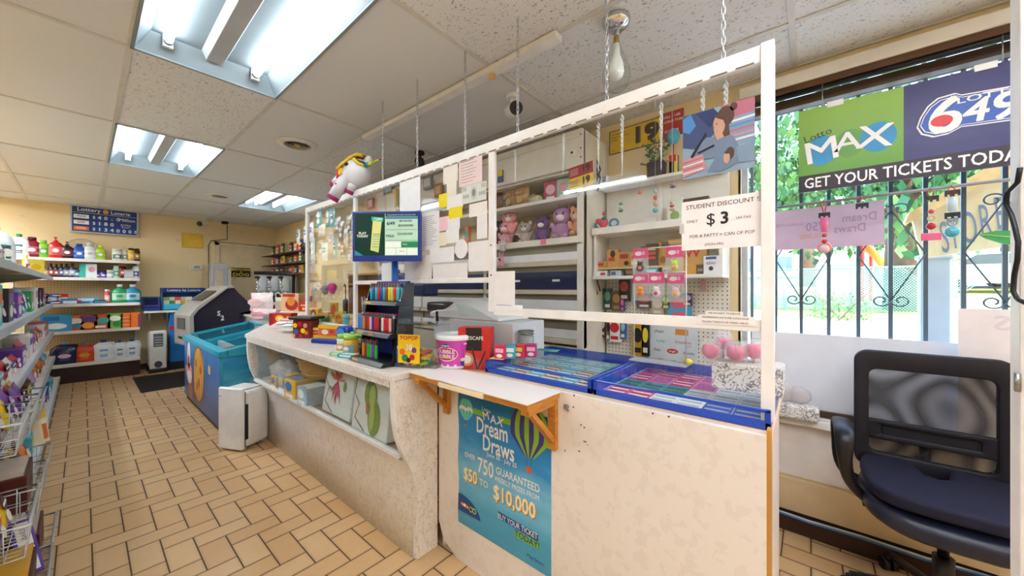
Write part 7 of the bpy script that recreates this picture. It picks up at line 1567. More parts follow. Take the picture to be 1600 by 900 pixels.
sh(1072,424,.11,.055,.06,'#cf9440',[],'orange-tan box with RAW lettering under the wide box', X=2.24, z=S2, txt=[('RAW',.032,.5,.5)], tcol=RED, group=gB)
sh(1094,424,.045,.055,.05,'#4a4340',[('r','#8a8078',.2,.8,.3,.6)],'small dark pack beside the white blue box', X=2.24, z=S2)
sh(1111,421,.075,.10,.05,'#e9eaee',[('r','#3a5a9c',.15,.85,.8,.95),('e','#2a2a34',.35,.65,.18,.42)],'white and blue pack at the right end of the lower shelf', X=2.22, z=S2, txt=[('EZVU',.018,.5,.58)], tcol=INK)
# upper white shelf: sunglasses toy, plant, trays
t = T('potted_plant', 'small green plant in a dark pot on top of the white shelf unit', 'plant', (2.35, at_x(1026, 278, 2.35).y, 2.006)); MB().lathe([(.042, 0), (.052, .01), (.058, .09), (.052, .095)], seg=20, pw=3).build('pot', M('#33303a', .5), t)
b = MB(); rnd = random.Random(8)
for k in range(60):
    a = rnd.uniform(0, 6.28); r_ = rnd.uniform(.01, .085); z = rnd.uniform(.09, .24); s_ = rnd.uniform(.014, .022); e_ = Euler((rnd.uniform(-1,1), rnd.uniform(-1,1), a)).to_matrix(); c_ = Vector((r_*math.cos(a)*.6, r_*math.sin(a)*1.2, z))
    q = [b.v(c_+e_ @ Vector(v_)) for v_ in ((-s_,0,0), (0,-s_*.6,.004), (s_,0,0), (0,s_*.6,.004))]; b.f(q, k % 2)
for k in range(8): a = k*.8; b.tube([(0,0,.08), (.02*math.cos(a), .03*math.sin(a), .14), (.03*math.cos(a), .07*math.sin(a), .2)], .0025, 5, 1)
b.build('leaves', [M('#4c7a3c', .5), M('#3d6a40', .5)], t)
put(carton('tall blue and yellow packet standing beside the plant', .05, .03, .12, '#2a4a7a', [('r','#e8cf3a',.6,1,0,1)], name='packet_box'), (2.36, at_x(1053, 270, 2.36).y, 2.006), R(-90))
t = T('balloon', 'small turquoise round balloon on a red stand beside the plant', 'balloon', (2.36, at_x(1052, 220, 2.36).y, 2.006)); MB().ell((0,.0,.24), (.04,.04,.05)).build('balloon_body', M('#3fa8c8', .3), t); MB().cyl((0,0,.10), (0,0,.20), .004, seg=6).box(-.02, .02, -.02, .02, .08, .12).build('stand', RED, t); MB().box(-.015, .015, -.02, .02, 0, .08).build('stand_base', M('#2a4a7a'), t)
t = T('sunglasses', 'pair of turquoise toy glasses with pink figure on the upper white shelf', 'toy glasses', (2.25, at_x(948, 352, 2.25).y, 1.7005), R(-90))
for sg in (-1, 1): MB().tube([(sg*.05+.03*math.cos(a/14*6.283), 0, .03+.026*math.sin(a/14*6.283)) for a in range(14)], .008, 6, closed=True).build('lens_ring', M('#2fa0b8', .3), t)
MB().ell((-.02,-.01,.04), (.035,.02,.035)).ell((-.05,-.02,.05), (.02,.015,.02)).build('pink_figure', M('#e05a7a', .4), t)
put(carton('small white price tent on the upper white shelf', .07, .02, .03, '#eceae6', [], name='price_tent', cat='price card'), (2.24, at_x(1016, 345, 2.24).y, 1.7005), R(-90))
put(carton('pale green and white card leaning behind the discount sheet', .09, .02, .15, '#dde3d3', [('e','#8fae6a',.2,.8,.1,.5)], name='greeting_card', cat='card'), (2.34, at_x(1055, 345, 2.34).y, 1.7005), R(-90))
put(carton('dark picture box at the upper white shelf right end', .16, .04, .14, '#4a3a38', [('e','#8a6a5a',.2,.8,.2,.7)], name='carton'), (2.36, at_x(1085, 340, 2.36).y, 1.7005), R(-90))
# hanging charms in front of the white shelves
def charm(label, px, ztop, zbot, cols, X=2.15, group='beaded charms hanging behind the screen'):
    p = at_x(px, 450, X); z1 = CH+(450-ztop)/FPX*(at_x(px, 450, X).x/ray(px,450)[0]); z0 = CH+(450-zbot)/FPX*(X/ray(px,450)[0])
    t = T('beaded_charm', label, 'charm', (X, p.y, z0), R(-90), group); L = z1-z0
    MB().cyl((0,0,L*.6), (0,0,CZ-z0), .0009, seg=5).build('cord', M('#c9cdd4', .4), t)
    for k, c_ in enumerate(cols): MB().ell((0,0,L*(.08+.17*k)), (.016-.002*k, .014, L*.075), seg=10, rings=7).build('bead', M(c_, .2, coat=.5, trans=.1), t)
    return t
charm('green swirl beaded charm hanging on the left of the white shelves', 970, 300, 332, ['#3f9f6a', '#d8e8e0', '#5fb88a']); charm('turquoise and coral beaded charm in front of the white shelves', 1024, 275, 333, ['#5fbcc0', '#e8b8a8', '#e07a5a', '#9fd4d8'])
charm('orange flower charm under the screen reflection', 1000, 285, 303, ['#e8803a', '#f4d8c0']); charm('violet leaf charm near the white shelf top', 1051, 272, 294, ['#6a5a9c', '#d0a080']); charm('pink and red charm beside the discount sheet', 1050, 298, 330, ['#d8a0b0', '#c84a5a', '#e8d0d0']); charm('black string charm with teal end left of the upper shelf', 944, 300, 345, ['#2a8a8a', '#d86a6a'])
# cables hanging from wall behind cabinet corner
b = MB(); X = 2.30
for pts in (((915,215),(928,240),(938,265),(930,290),(925,320),(926,360),(924,400),(928,430),(933,460)), ((933,300),(938,278),(930,262),(922,250)), ((922,330),(928,420),(938,455)), ((915,230),(935,268),(922,300),(920,340))):
    b.tube([at_x(a, c_, X) for a, c_ in pts], .006, 6)
tag(b.build('power_cables', M('#2a2828', .5)), 'dark power cables looping down the wall between cabinet and white shelves', 'cables')
t = T('power_adapter', 'small white and navy power adapter box hanging in the cables', 'adapter', at_x(946, 281, 2.34), R(-90)); MB().box(-.03, .03, -.02, .02, -.02, .02).build('box', OFFW, t, bev=.004); MB().box(-.012, .012, -.021, -.018, -.018, .018).build('socket', NAVY, t)
# goods on the pegboard
PG = [(937,467,.085,.15,'#2f8f8c','#e86a2a','teal trading card pack at the left of the pegboard'),(950,467,.06,.15,'#1f4a44','#5fa88a','dark green card pack on the pegboard'),(964,470,.07,.14,'#6a5038','#b98a5a','bundle of brown cords on the pegboard'),(976,452,.075,.16,'#1f2434','#c93a4a','black and red lighter card on the pegboard'),(973,475,.03,.10,'#7a3fb0','#e87ab0','slim purple pouch on the pegboard'),
 (1007,470,.10,.10,'#4a3f52','#c94a5a','dark checkered card pack under the pink card packs'),(1028,478,.08,.12,'#b8ada0','#e0d8cc','clear beige pack below the pink card packs'),(1041,472,.05,.09,'#5f9f4a','#c9e07a','small green creature packet on the pegboard'),(1062,478,.14,.15,'#2a9fd0','#e05a7a','bright blue pouch on the pegboard right'),(1074,468,.06,.08,'#5a3fae','#c8b8e0','violet pouch beside the bright blue pouch'),
 (942,510,.05,.15,'#3a2a2a','#c9b8b0','brown utensil card low on the pegboard left'),(951,515,.03,.16,'#8a7a5a','#3a3228','slim olive tool card low on the pegboard'),(961,516,.09,.16,'#e9e6ea','#c22a34','white and red razor pack low on the pegboard'),(974,514,.04,.14,'#3a6a9c','#9fc0d8','slim blue pack beside the razor pack'),(997,530,.08,.22,'#c79a1f','#2a2620','gold and black fire stick card low on the pegboard'),(1009,530,.05,.22,'#1d222e','#e8d24a','black card with yellow clip beside the gold card')]
for k, (px, py, w_, h_, c_, l_, nm) in enumerate(PG):
    p = at_x(px, py, RX-.03); o = carton(nm, w_, .02, h_, c_, [('e', l_, .12, .88, .4, .85), ('r', '#e9e6e0' if k % 2 else l_, .2, .8, .1, .25)], group='carded goods on the pegboard', name='carded_pack', cat='pack')
    put(o, (RX-.03, p.y, p.z-h_/2), R(-90)); MB().cyl((0,.028,h_-.01), (0,-.02,h_-.01), .002, seg=5).build('peg_hook', STEEL, o)
PK = [(1001,410,'#2a2e34','#d87a8a','upper left'),(1054,409,'#c9e03a','#e88a9a','upper right'),(1001,449,'#f0a52a','#e86a3a','lower left'),(1026,449,'#f4eef0','#d84a4a','lower middle'),(1056,450,'#f2cfd8','#f0b23a','lower right')]
for k, (px, py, c_, l_, nm) in enumerate(PK):
    p = at_x(px, py, 1.62); o = T('charm_pack', f'pink-topped clear toy charm packet, {nm} of the five', 'toy pack', (1.62+.0, p.y, p.z-.06), R(-90), 'pink-topped toy charm packets')
    MB().box(-.034, .034, -.001, .001, .078, .125).build('header_card', M('#e0408a', .4), o); MB().disc(-.01, .10, .016, .010, -.002, 0, 14).text('10', .022, .008, .10, -.0024, 0, bold=.03).build('header_print', M('#f6dce6', .4), o)
    MB().box(-.035, .035, -.009, .004, 0, .08).build('clear_pouch', M('#dfe4ea', .15, trans=.72), o, bev=.003)
    q = MB().ell((0,-.004,.036), (.018,.010,.018)).ell((0,-.006,.053), (.014,.010,.012)).ell((-.011,-.004,.064), (.005,.004,.006), seg=8, rings=5).ell((.011,-.004,.064), (.005,.004,.006), seg=8, rings=5); q.build('charm_figure', M(c_, .5), o); MB().ell((0,-.013,.034), (.009,.005,.009), seg=8, rings=5).build('charm_belly', M(l_, .5), o)
    MB().tube([(0,0,.122), (0,.004,.14), (0,.02,.15)], .001, 4).build('hang_loop', STEEL, o)
t = T('charm_rack', 'thin clear rack rods carrying the pink-topped toy packets', 'rack', (0,0,0)); py_ = [at_x(q, 450, 1.62).y for q in (995, 1062)]
MB().cyl((1.64, py_[0]+.02, at_x(1001,392,1.62).z+.012), (1.64, py_[1]-.02, at_x(1001,392,1.62).z+.012), .003, seg=6).cyl((1.64, py_[0]+.02, at_x(1026,432,1.62).z+.018), (1.64, py_[1]-.02, at_x(1026,432,1.62).z+.018), .003, seg=6).build('rod', M('#d8dce0', .2, .3), t)
for y in (py_[0]+.02, py_[1]-.02): MB().cyl((1.64, y, .974), (1.64, y, at_x(1001,392,1.62).z+.014), .003, seg=6).build('upright', M('#d8dce0', .2, .3), t)
MB().box(1.60, 1.68, py_[1]-.03, py_[0]+.03, .9685, .974).build('rack_base', M('#d8dce0', .2, trans=.4), t)
p = at_x(1102, 440, RX-.02); t = T('phone_charm', 'slim pink case hanging alone on the pegboard right side', 'charm', (RX-.02, at_x(1099,447,RX-.02).y, at_x(1099,456,RX-.02).z), R(-90)); MB().box(-.018, .018, -.008, .008, 0, .075).build('case', M('#c9a0b8', .3), t, bev=.008); MB().tube([(0,0,.075), (.004,0,.12), (0,.02,.125)], .002, 5).build('strap', M('#a84a6a'), t)
# telecom logo board
a_, b2 = at_x(1014, 508, RX-.02), at_x(1090, 512, RX-.02); z1, z0 = a_.z, at_x(1014, 563, RX-.02).z; w_ = a_.y-b2.y; h_ = z1-z0
t = T('phone_card_board', 'pale grey board of phone company logos low on the pegboard', 'sign', (RX-.014, (a_.y+b2.y)/2, z0-.02), FACE); h_ += .02
MB().box(-w_/2, w_/2, -.004, .004, 0, h_).build('board', M('#d3dce2', .4), t); b = MB(); e = -.0046
LM = [M('#4a4f58'), M('#d8923a'), M('#2fa8b8'), M('#b0606a'), WHITE, M('#cf2a34')]
MB().patch(w_*.06, w_*.32, h_*.80, h_*.95, e, 0).build('gold_card', LM[1], t); MB().disc(0, h_*.38, .034, .016, e, 0, 18).text('virgin', .020, 0, h_*.38, e*1.3, 1, bold=.02).build('oval_logo', [LM[5], WHITE], t)
for s_, sz, u, v_, m_ in (('chatr',.030,-.28,.86,0),('lucky',.026,-.25,.62,2),('Freedom',.026,.22,.62,3),('mobile',.012,.32,.54,3),('fido',.028,-.32,.38,0),('koodo',.024,.33,.37,0),('public',.016,-.25,.16,5),('bell',.018,.02,.14,0),('rogers',.016,.3,.13,0)): MB().text(s_, sz, w_*u, h_*v_, e, 0, bold=.012).build('logo', LM[m_], t)
# floral box with pink lollipops on the right case
a_ = at_z(1098, 605, .969); t = T('floral_box', 'white and grey floral patterned box on the right ticket case', 'box', (1.40, .165, .9695), R(-90))
def mat_floral():
    q = NG('floral_card'); n_ = q.noise(q.pos(True), 22, 4, 2.6); a = q.math('ABSOLUTE', q.math('SUBTRACT', n_, .5)); return q.done(q.mix(q.math('LESS_THAN', a, .035), '#ece8e4', '#8f8a8c'), .5, .3)
FLO = mat_floral(); MB().box(-.085, .105, -.06, .06, 0, .085).build('body', FLO, t, bev=.003); MB().box(-.08, .10, -.055, .055, .08, .088).build('floral_foam', M('#cfc8c0', .7), t)
for k, (px, py, s_) in enumerate(((1110,549,1.0),(1130,537,.85),(1150,552,1.05),(1178,549,1.0))):
    X = (1.36, 1.42, 1.37, 1.39)[k]; p = at_x(px, py, X); o = T('rose_lollipop', f'pink rose lollipop in clear wrap, {ORD[k]} from the left in the floral box', 'lollipop', (X, p.y, 1.055), 0, 'pink rose lollipops in the floral box'); zc = p.z-1.055
    MB().cyl((0,0,-.0), (0,0,zc), .004, seg=8).build('stick', M('#e8c8b0', .4), o)
    b = MB(); b.ell((0,0,zc), (.026*s_,.026*s_,.024*s_), seg=14, rings=9)
    for q in range(5): a = q*1.256; b.ell((.012*s_*math.cos(a), .012*s_*math.sin(a), zc+.004), (.016*s_,.016*s_,.02*s_), seg=10, rings=6)
    b.build('pink_candy', M('#ee5f92', .3, coat=.3), o)
    b = MB(); rings = [[((r_+.003*((q % 2)))*math.cos(q/14*6.283), (r_+.003*(q % 2))*math.sin(q/14*6.283), z) for q in range(14)] for r_, z in ((.007, zc-.05), (.014, zc-.035), (.036*s_, zc), (.03*s_, zc+.03), (.018, zc+.042))]; b.loft(rings, cap=False); b.build('clear_wrap', M('#eef0f4', .1, trans=.72), o)
b = MB(); t = T('yellow_flower_charm', 'little yellow flower ornament at the left of the floral box', 'ornament', (1.66, .40, .9695)); MB().ell((0,0,.014), (.02,.02,.014)).ell((.015,.01,.014), (.012,.012,.012)).build('flower', M('#e8d23a', .5), t)
# ================================================================== WINDOW SIDE
LXX = 2.40; tl, tr = at_x(1248, 175, LXX), at_x(1587, 86, LXX); zb = 1.797; y_l = tl.y; y_r = -.80
W_ = y_l-y_r; H_ = tl.z-zb
t = T('lottery_banner', 'green and purple lottery banner hanging inside the big window', 'banner', (LXX, y_l, zb), FACE); seen = y_l-tr.y
q = NG('banner_green'); pz = q.sep(q.pos(True)); GB = q.done(q.ramp(q.math('DIVIDE', pz[2], H_), [(.2,'#5f9a2f'), (.9,'#8fb944')]), .35, .4)
q = NG('banner_purple'); PB = q.done(q.ramp(q.noise(q.scale(q.pos(True), (1,1,3)), 4, 3), [(.3,'#2d2a63'), (.7,'#373273')]), .35, .4)
gw = at_x(1412, 140, LXX); gx = y_l-gw.y; bz = H_*.20
MB().box(0, gx, 0, .006, bz, H_).build('green_half', GB, t); MB().box(gx, W_, 0, .006, bz, H_).build('purple_half', PB, t); MB().box(0, W_, 0, .0065, 0, bz).build('dark_strip', M('#2e2230', .4), t)
b = MB(); e = -.0012
b.text('GET YOUR TICKETS TODAY!', .073, .022, bz*.48, e, 0, al='LEFT', bold=.02, sx=.76)
b.text('Lotto', .05, gx*.20, H_*.66, e, 5, rot=-.25)
b.disc(gx*.24, H_*.47, .062, .075, e, 1).disc(gx*.52, H_*.50, .055, .068, e*.9, 2).disc(gx*.78, H_*.51, .062, .07, e, 1)
for ch, u, v, r_, s_ in (('M',.24,.46,-.12,.16),('A',.50,.51,0,.13),('X',.75,.51,.1,.15)): b.text(ch, s_, gx*u, H_*v, e*2.2, 0, bold=.012, sx=1.15, rot=r_)
# 649 badge
def BL(u, v): q = at_x(1200+u/2.8125, 40+v/2.8125, LXX); return (y_l-q.y, q.z-zb)
pts = [BL(*q) for q in ((652,450),(668,405),(700,355),(745,318),(822,296),(850,303),(1085,262),(1150,252),(1210,262),(1215,330),(1190,385),(1085,415),(905,440),(850,446),(790,478),(725,492),(672,480))]
cxb, czb = sum(q[0] for q in pts)/len(pts), sum(q[1] for q in pts)/len(pts)
def badge(sc, sz, mi, d): b.prism([(cxb+(x-cxb)*sc, czb+(z-czb)*sz) for x, z in pts], e-d, e-d+.0005, 'y', mi)
badge(1.0, 1.0, 0, 0); badge(.965, .93, 3, .0007); badge(.93, .86, 0, .0014); badge(.91, .82, 4, .0021)
x6, z6 = BL(768, 405); x4, z4 = BL(905, 380); x9, z9 = BL(1035, 358); xl, zl = BL(975, 304)
b.text('6', .21, x6, z6+.0, e-.0032, 0, bold=.03, sx=1.0, shear=.1); b.disc(*BL(762, 420), .032, .024, e-.0042, 6, 20); b.text('4', .135, x4, z4, e-.0032, 0, bold=.03, sx=1.05, shear=.15); b.text('9', .150, x9, z9, e-.0032, 0, bold=.03, sx=1.1, shear=.15); b.text('LOTTO', .036, xl, zl, e-.0032, 0, bold=.02, sx=1.5)
b.build('lettering', [WHITE, M('#1e8fc4', .35), M('#5c9a3a', .35), M('#25398f', .35), M('#2a56b5', .35), M('#2a3a20', .4), M('#d8252e', .35)], t)
q = MB()
for px, py in ((1305, 163), (1540, 104)): p = at_x(px, py, LXX); MB().patch(y_l-p.y-.03, y_l-p.y+.03, H_-.015, H_+.012, -.003).build('white_clip', WHITE, t)
q = MB()
for px in (1285, 1567): p = at_x(px, 100, LXX); q.tube([(y_l-p.y, .003, H_), (y_l-p.y, .003, 2.335-zb)], .0025, 5)
q.build('hanging_cord', STEEL, t)
# rod + ornaments
p0, p1 = at_x(1213, 325, 2.38), at_x(1592, 276, 2.38)
tag(MB().cyl((2.38, .33, p0.z), (2.38, -1.2, p0.z+.01), .007, seg=8).build('ornament_rod', M('#8f8a8c', .4, .4)), 'thin grey rod across the window under the lottery banner', 'rod')
zr = p0.z
def orn(label, px, pyt, pyb, parts_):
    X = 2.365; p = at_x(px, pyb, X); pt = at_x(px, pyt, X); t = T('window_charm', label, 'charm', (X, p.y, p.z), R(-90), 'beaded charms hanging from the window rod'); L = zr-p.z
    MB().tube([(-.003,0,L*.80), (-.012,0,L-.012), (-.004,-.0,L+.008), (.008,0,L-.012), (.003,0,L*.80)], .0022, 5).build('red_loop', RED, t)
    for (kind, z, s_, c_) in parts_:
        if kind == 'b': MB().ell((0,0,L*z), (s_,s_*.8,s_), seg=12, rings=8).build('bead', M(c_, .15, coat=.5, trans=.15), t)
        elif kind == 'r': MB().tube([(s_*math.cos(a/14*6.283), 0, L*z+s_*math.sin(a/14*6.283)) for a in range(14)], s_*.25, 6, closed=True).build('ring', M(c_, .2), t)
        elif kind == 'f': MB().box(-.022, .022, -.002, .002, L*z, L*z+.018).box(-.022, -.014, -.002, .002, L*z-.008, L*z).box(-.004, .004, -.002, .002, L*z-.008, L*z).box(.014, .022, -.002, .002, L*z-.008, L*z).build('black_comb_piece', BLACK, t)
        elif kind == 'c': MB().cyl((0,0,L*z-s_), (0,0,L*z+s_), .014, .016, seg=12).build('tube_bead', M(c_, .15, trans=.25), t)
        else: MB().box(-.03, .03, -.004, .004, L*z-.016, L*z+.016).build('pink_block', M(c_, .2, trans=.2), t, bev=.003)
    MB().cyl((0,0,.01), (0,0,L*.82), .001, seg=4).build('cord', M('#c8c8cc'), t)
orn('pink beaded charm with round clear ball, left of the window rod', 1288, 312, 395, [('f',.72,0,0),('c',.55,.035,'#f070a0'),('b',.34,.010,'#d8302a'),('b',.22,.012,'#c02a3a'),('r',.10,.024,'#e88a8a'),('b',.08,.022,'#e8d0cc')])
orn('short black charm on a red loop beside the pink one', 1347, 312, 328, [('f',.25,0,0)])
orn('red beaded charm ending in a pink block', 1455, 290, 378, [('f',.80,0,0),('b',.58,.010,'#d8403a'),('r',.45,.010,'#c8a04a'),('b',.30,.016,'#c8252e'),('p',.10,0,'#f06a9a')])
orn('clear charm with turquoise ball at the right of the rod', 1488, 290, 372, [('f',.86,0,0),('c',.66,.03,'#cfe4e6'),('f',.42,0,0),('r',.30,.013,'#8a9a9c'),('b',.12,.024,'#4fb8c8')])
t = T('window_leaf', 'green leaf decoration hanging at the right edge of the window', 'leaf decoration', (2.34, at_x(1575, 375, 2.34).y, at_x(1575, 375, 2.34).z), R(-90)); MB().prism([(-.075,.03),(-.03,.04),(.03,.035),(.09,.01),(.09,-.04),(.03,-.03),(-.02,-.01),(-.055,.01)], -.002, .002, 'y').build('leaf', M('#3f9a5a', .4), t); MB().tube([(-.07,-.003,.028), (0,-.003,.012), (.08,-.003,-.012)], .002, 4).tube([(.08,0,.01), (.085,0,.20), (.085,0,zr-t.location.z)], .001, 4).build('midrib', M('#c4dc7a', .4), t)
# reversed poster taped on the glass
PXX = 2.522; a_, b2 = at_x(1213, 330, PXX), at_x(1382, 310, PXX); y_l2 = min(a_.y+.02, .31); w_ = y_l2-b2.y; z1 = at_x(1382, 312, PXX).z; z0 = at_x(1382, 382, PXX).z; h_ = z1-z0
t = T('window_poster', 'back of a pinkish lottery poster showing mirrored letters on the window', 'poster', (PXX, y_l2, z0), FACE); MB().box(0, w_, 0, .002, 0, h_).build('sheet', M('#c9b3cc', .5, trans=.08, emit=0), t)
b = MB(); b.text('Dream', h_*.26, w_*.80, h_*.66, -.0008, 0, bold=.02, sx=.8, mirror=True).text('Draws', h_*.26, w_*.72, h_*.42, -.0008, 0, bold=.02, sx=.8, mirror=True).text('750', h_*.30, w_*.42, h_*.52, -.0008, 0, bold=.02, sx=.8, mirror=True).text('$10,000', h_*.16, w_*.40, h_*.30, -.0008, 1, bold=.03, mirror=True).text('GUARANTEED', h_*.10, w_*.16, h_*.62, -.0008, 0, bold=.02, mirror=True)
b.build('show_through_lettering', [M('#a08aae', .5), M('#c49a8c', .5)], t)
a_, b2 = at_x(1497, 482, 2.44), at_x(1600, 482, 2.44); t = T('window_board', 'pinkish white board on the window sill with faint mirrored letters', 'board', (2.44, a_.y, .66), FACE); MB().box(0, .55, 0, .004, 0, a_.z-.66).build('sheet', M('#e9e0e2', .5), t); MB().text('PASS', .085, .20, (a_.z-.66)-.06, -.001, mirror=True, bold=.03, sx=1.2).build('show_through_lettering', M('#dccfd4', .5), t)
# floral wrapped thing on the sill
p = at_x(1243, 662, 2.40); t = T('floral_cushion', 'floral patterned wrapped cushion lying on the window sill corner', 'cushion', (2.43, at_x(1238, 650, 2.42).y, .612)); MB().box(-.05, .03, -.11, .10, 0, .075).build('wrap', FLO, t, bev=.015, seg=3); b = MB(); b.ell((0, .05, .13), (.04,.06,.06), seg=12).ell((-.0,-.03,.12), (.035,.05,.045), seg=12); b.build('crumpled_plastic', M('#dcd4d6', .2, trans=.45), t)
# cable trunk on the floor by the window wall
t = T('cable_box', 'dark wooden cable box along the floor under the window', 'cable box', (0,0,0)); MB().box(2.41, 2.447, -.62, .34, .002, .085).build('box', M('#3a241b', .45), t, bev=.006); MB().box(2.385, 2.445, .26, .33, .085, .13).build('power_strip_end', BLACK, t, bev=.004); MB().cyl((2.39,.28,.10), (2.375,.275,.10), .008, mi=0).build('red_switch', RED, t)
for k, (dz, c_, nm) in enumerate(((.0,'#e6e0d8','upper cream cable lying on the floor cable box'),(.012,'#cfc8c0','middle grey-white cable on the floor cable box'),(.022,'#3f78b8','blue network cable among the cream cables'))):
    b = MB(); b.tube([(2.43-.01*k, .25, .095), (2.415-.012*k, .15, .092+dz*.3), (2.41-.008*k, -.0, .091), (2.425-.01*k, -.2, .091), (2.415-.01*k, -.4, .091), (2.43, -.6, .091)], .005, 6); tag(b.build('cable', M(c_, .4)), nm, 'cable', 'cables on the floor cable box')
MB_ = MB().box(WX-.035, WX-.006, WY0, .31, .10, .27).build('lower_wall_panel', M('#e2c79c', .6, var=.12, scale=4)); MB_['kind'] = 'structure'; MB_.name = 'trim_6'
# door post at the right edge and loop cable
struct('trim_7', MB().box(1.20, 1.25, -.46, -.325, 0, CZ).box(1.25, 1.27, -.46, -.335, 0, CZ), M('#efe9e4', .4), bev=.004)
q = at_y(1592, 597, -.325); t = T('hinge', 'small metal hinge on the white post at the right edge', 'hinge', (1.206, -.323, q.z)); MB().box(-.008, .014, -.003, .001, -.018, .018).cyl((-.008,.002,-.018), (-.008,.002,.018), .004, seg=8).build('plate', STEEL, t)
b = MB(); b.tube([at_y(a, c_, -.316) for a, c_ in ((1594,262),(1590,285),(1574,300),(1572,320),(1580,335),(1586,355),(1591,378),(1590,405),(1585,430),(1583,455),(1590,468),(1604,474))], .004, 6); tag(b.build('power_cable', BLACK), 'black cord looping down the white post at the right edge', 'cord')
# ================================================================== OFFICE CHAIR
cx, cy = 2.13, -.40; t = T('office_chair', 'black mesh-back office chair with armrests behind the counter opening', 'chair', (cx, cy, 0), R(-90))
# local: front = -Y -> world -X
NV = M('#14152a', .55, var=.1, scale=60); PLB = M('#16171d', .35); 
MB().lathe([(.05,.06), (.045,.11), (.03,.12)], seg=20).build('base_hub', PLB, t)
a0 = math.radians(0)
for k in range(5):
    # world directions toward measured casters
    wa = math.atan2(.30-.0, -.04) + k*R(72); la = wa+R(90); dx, dy = math.cos(la), math.sin(la)
    b = MB(); rings = []
    for f_ in range(6):
        u = f_/5; r_ = .02+.25*u; z = .115-.035*u; ww = .026-.010*u; hh = .018-.006*u; c_ = Vector((dx*r_, dy*r_, z)); s_ = Vector((-dy, dx, 0))
        rings.append([c_+s_*ww*math.cos(a)+Vector((0,0,hh*math.sin(a))) for a in [q/10*6.283 for q in range(10)]])
    lg = b.loft(rings).build('leg', PLB, t); c_ = Vector((dx*.275, dy*.275, .028)); s_ = Vector((-dy, dx, 0))
    MB().cyl(c_-s_*.024, c_-s_*.006, .027, seg=16).cyl(c_+s_*.006, c_+s_*.024, .027, seg=16).cyl(c_-s_*.006, c_+s_*.006, .012, seg=8).cyl(c_, c_+Vector((0,0,.05)), .008, seg=8).build('caster', BLACK, lg)
MB().cyl((0,0,.1), (0,0,.26), .03, seg=16).cyl((0,0,.26), (0,0,.40), .016, seg=12).build('gas_column', PLB, t); MB().box(-.09, .09, -.12, .12, .385, .415).build('mechanism', PLB, t, bev=.01)
sw_, sd_ = .235, .235
b = MB(); pr = []
for z, s_ in ((.405,.90), (.42,.98), (.445,1.0), (.47,.97), (.482,.88)): pr.append([(sw_*s_*math.copysign(abs(math.cos(a))**.55, math.cos(a)), sd_*s_*math.copysign(abs(math.sin(a))**.55, math.sin(a)), z - .02*max(0, -math.sin(a))**3) for a in [q/36*6.283 for q in range(36)]])
b.loft(pr).build('seat', M('#191c30', .4, coat=.15), t)
# backrest: at local y=+.24
bw2 = .235
def rrect(hw, z0, z1, r, n=6):
    o = []
    for cx_, cz_, a0_ in ((hw-r, z1-r, 0), (-hw+r, z1-r, 90), (-hw+r, z0+r, 180), (hw-r, z0+r, 270)):
        for k in range(n+1): a = R(a0_+90*k/n); o.append((cx_+r*math.cos(a), cz_+r*math.sin(a)))
    return o
def frame_ring(outer, inner, y0, y1, mat, nm, bend=0):
    b = MB(); n = len(outer); A_ = [b.v((x, y0+bend*(x/bw2)**2*-1, z)) for x, z in outer]; B_ = [b.v((x, y0-bend*(x/bw2)**2, z)) for x, z in inner]; A2 = [b.v((x, y1-bend*(x/bw2)**2, z)) for x, z in outer]; B2 = [b.v((x, y1-bend*(x/bw2)**2, z)) for x, z in inner]
    for k in range(n):
        j = (k+1) % n; b.f((A_[k], A_[j], B_[j], B_[k]), 0, True); b.f((A2[k], A2[j], B2[j], B2[k]), 0, True); b.f((A_[k], A_[j], A2[j], A2[k]), 0, True); b.f((B_[k], B_[j], B2[j], B2[k]), 0, True)
    return b.build(nm, mat, t, bev=.006)
frame_ring(rrect(bw2, .47, 1.01, .05), [(x, z) for x, z in rrect(bw2-.05, .54, .925, .03)], .235, .27, M('#17141e', .6, var=.1, scale=80), 'backrest_frame', .03)
frame_ring(rrect(bw2-.04, .60, .69, .012), rrect(bw2-.09, .625, .665, .008), .238, .262, M('#17141e', .6), 'lumbar_bar', .02)
MB().box(-bw2+.05, bw2-.05, .240, .258, .615, .675).build('lumbar_pad', M('#16141d', .6), t, bev=.006)
def mat_meshf():
    m = bpy.data.materials.new('chair_mesh_fabric'); m.use_nodes = True; n = m.node_tree.nodes; l = m.node_tree.links; b_ = n['Principled BSDF']; b_.inputs['Base Color'].default_value = (.012,.012,.016,1); b_.inputs['Roughness'].default_value = .6
    tr = n.new('ShaderNodeBsdfTransparent'); mx = n.new('ShaderNodeMixShader'); tc = n.new('ShaderNodeTexCoord'); w_ = n.new('ShaderNodeTexNoise'); w_.inputs['Scale'].default_value = 3.2; w_.inputs['Detail'].default_value = 0; si = n.new('ShaderNodeMath'); si.operation = 'MULTIPLY'; si.inputs[1].default_value = 46; sj = n.new('ShaderNodeMath'); sj.operation = 'SINE'; l.new(w_.outputs['Fac'], si.inputs[0]); l.new(si.outputs[0], sj.inputs[0])
    mr = n.new('ShaderNodeMapRange'); mr.inputs['From Min'].default_value = -1; mr.inputs['To Min'].default_value = .12; mr.inputs['To Max'].default_value = .52; l.new(tc.outputs['Object'], w_.inputs['Vector']); l.new(sj.outputs[0], mr.inputs['Value']); l.new(mr.outputs[0], mx.inputs[0]); l.new(b_.outputs[0], mx.inputs[1]); l.new(tr.outputs[0], mx.inputs[2]); l.new(mx.outputs[0], n['Material Output'].inputs[0]); return m
b = MB(); g_ = []
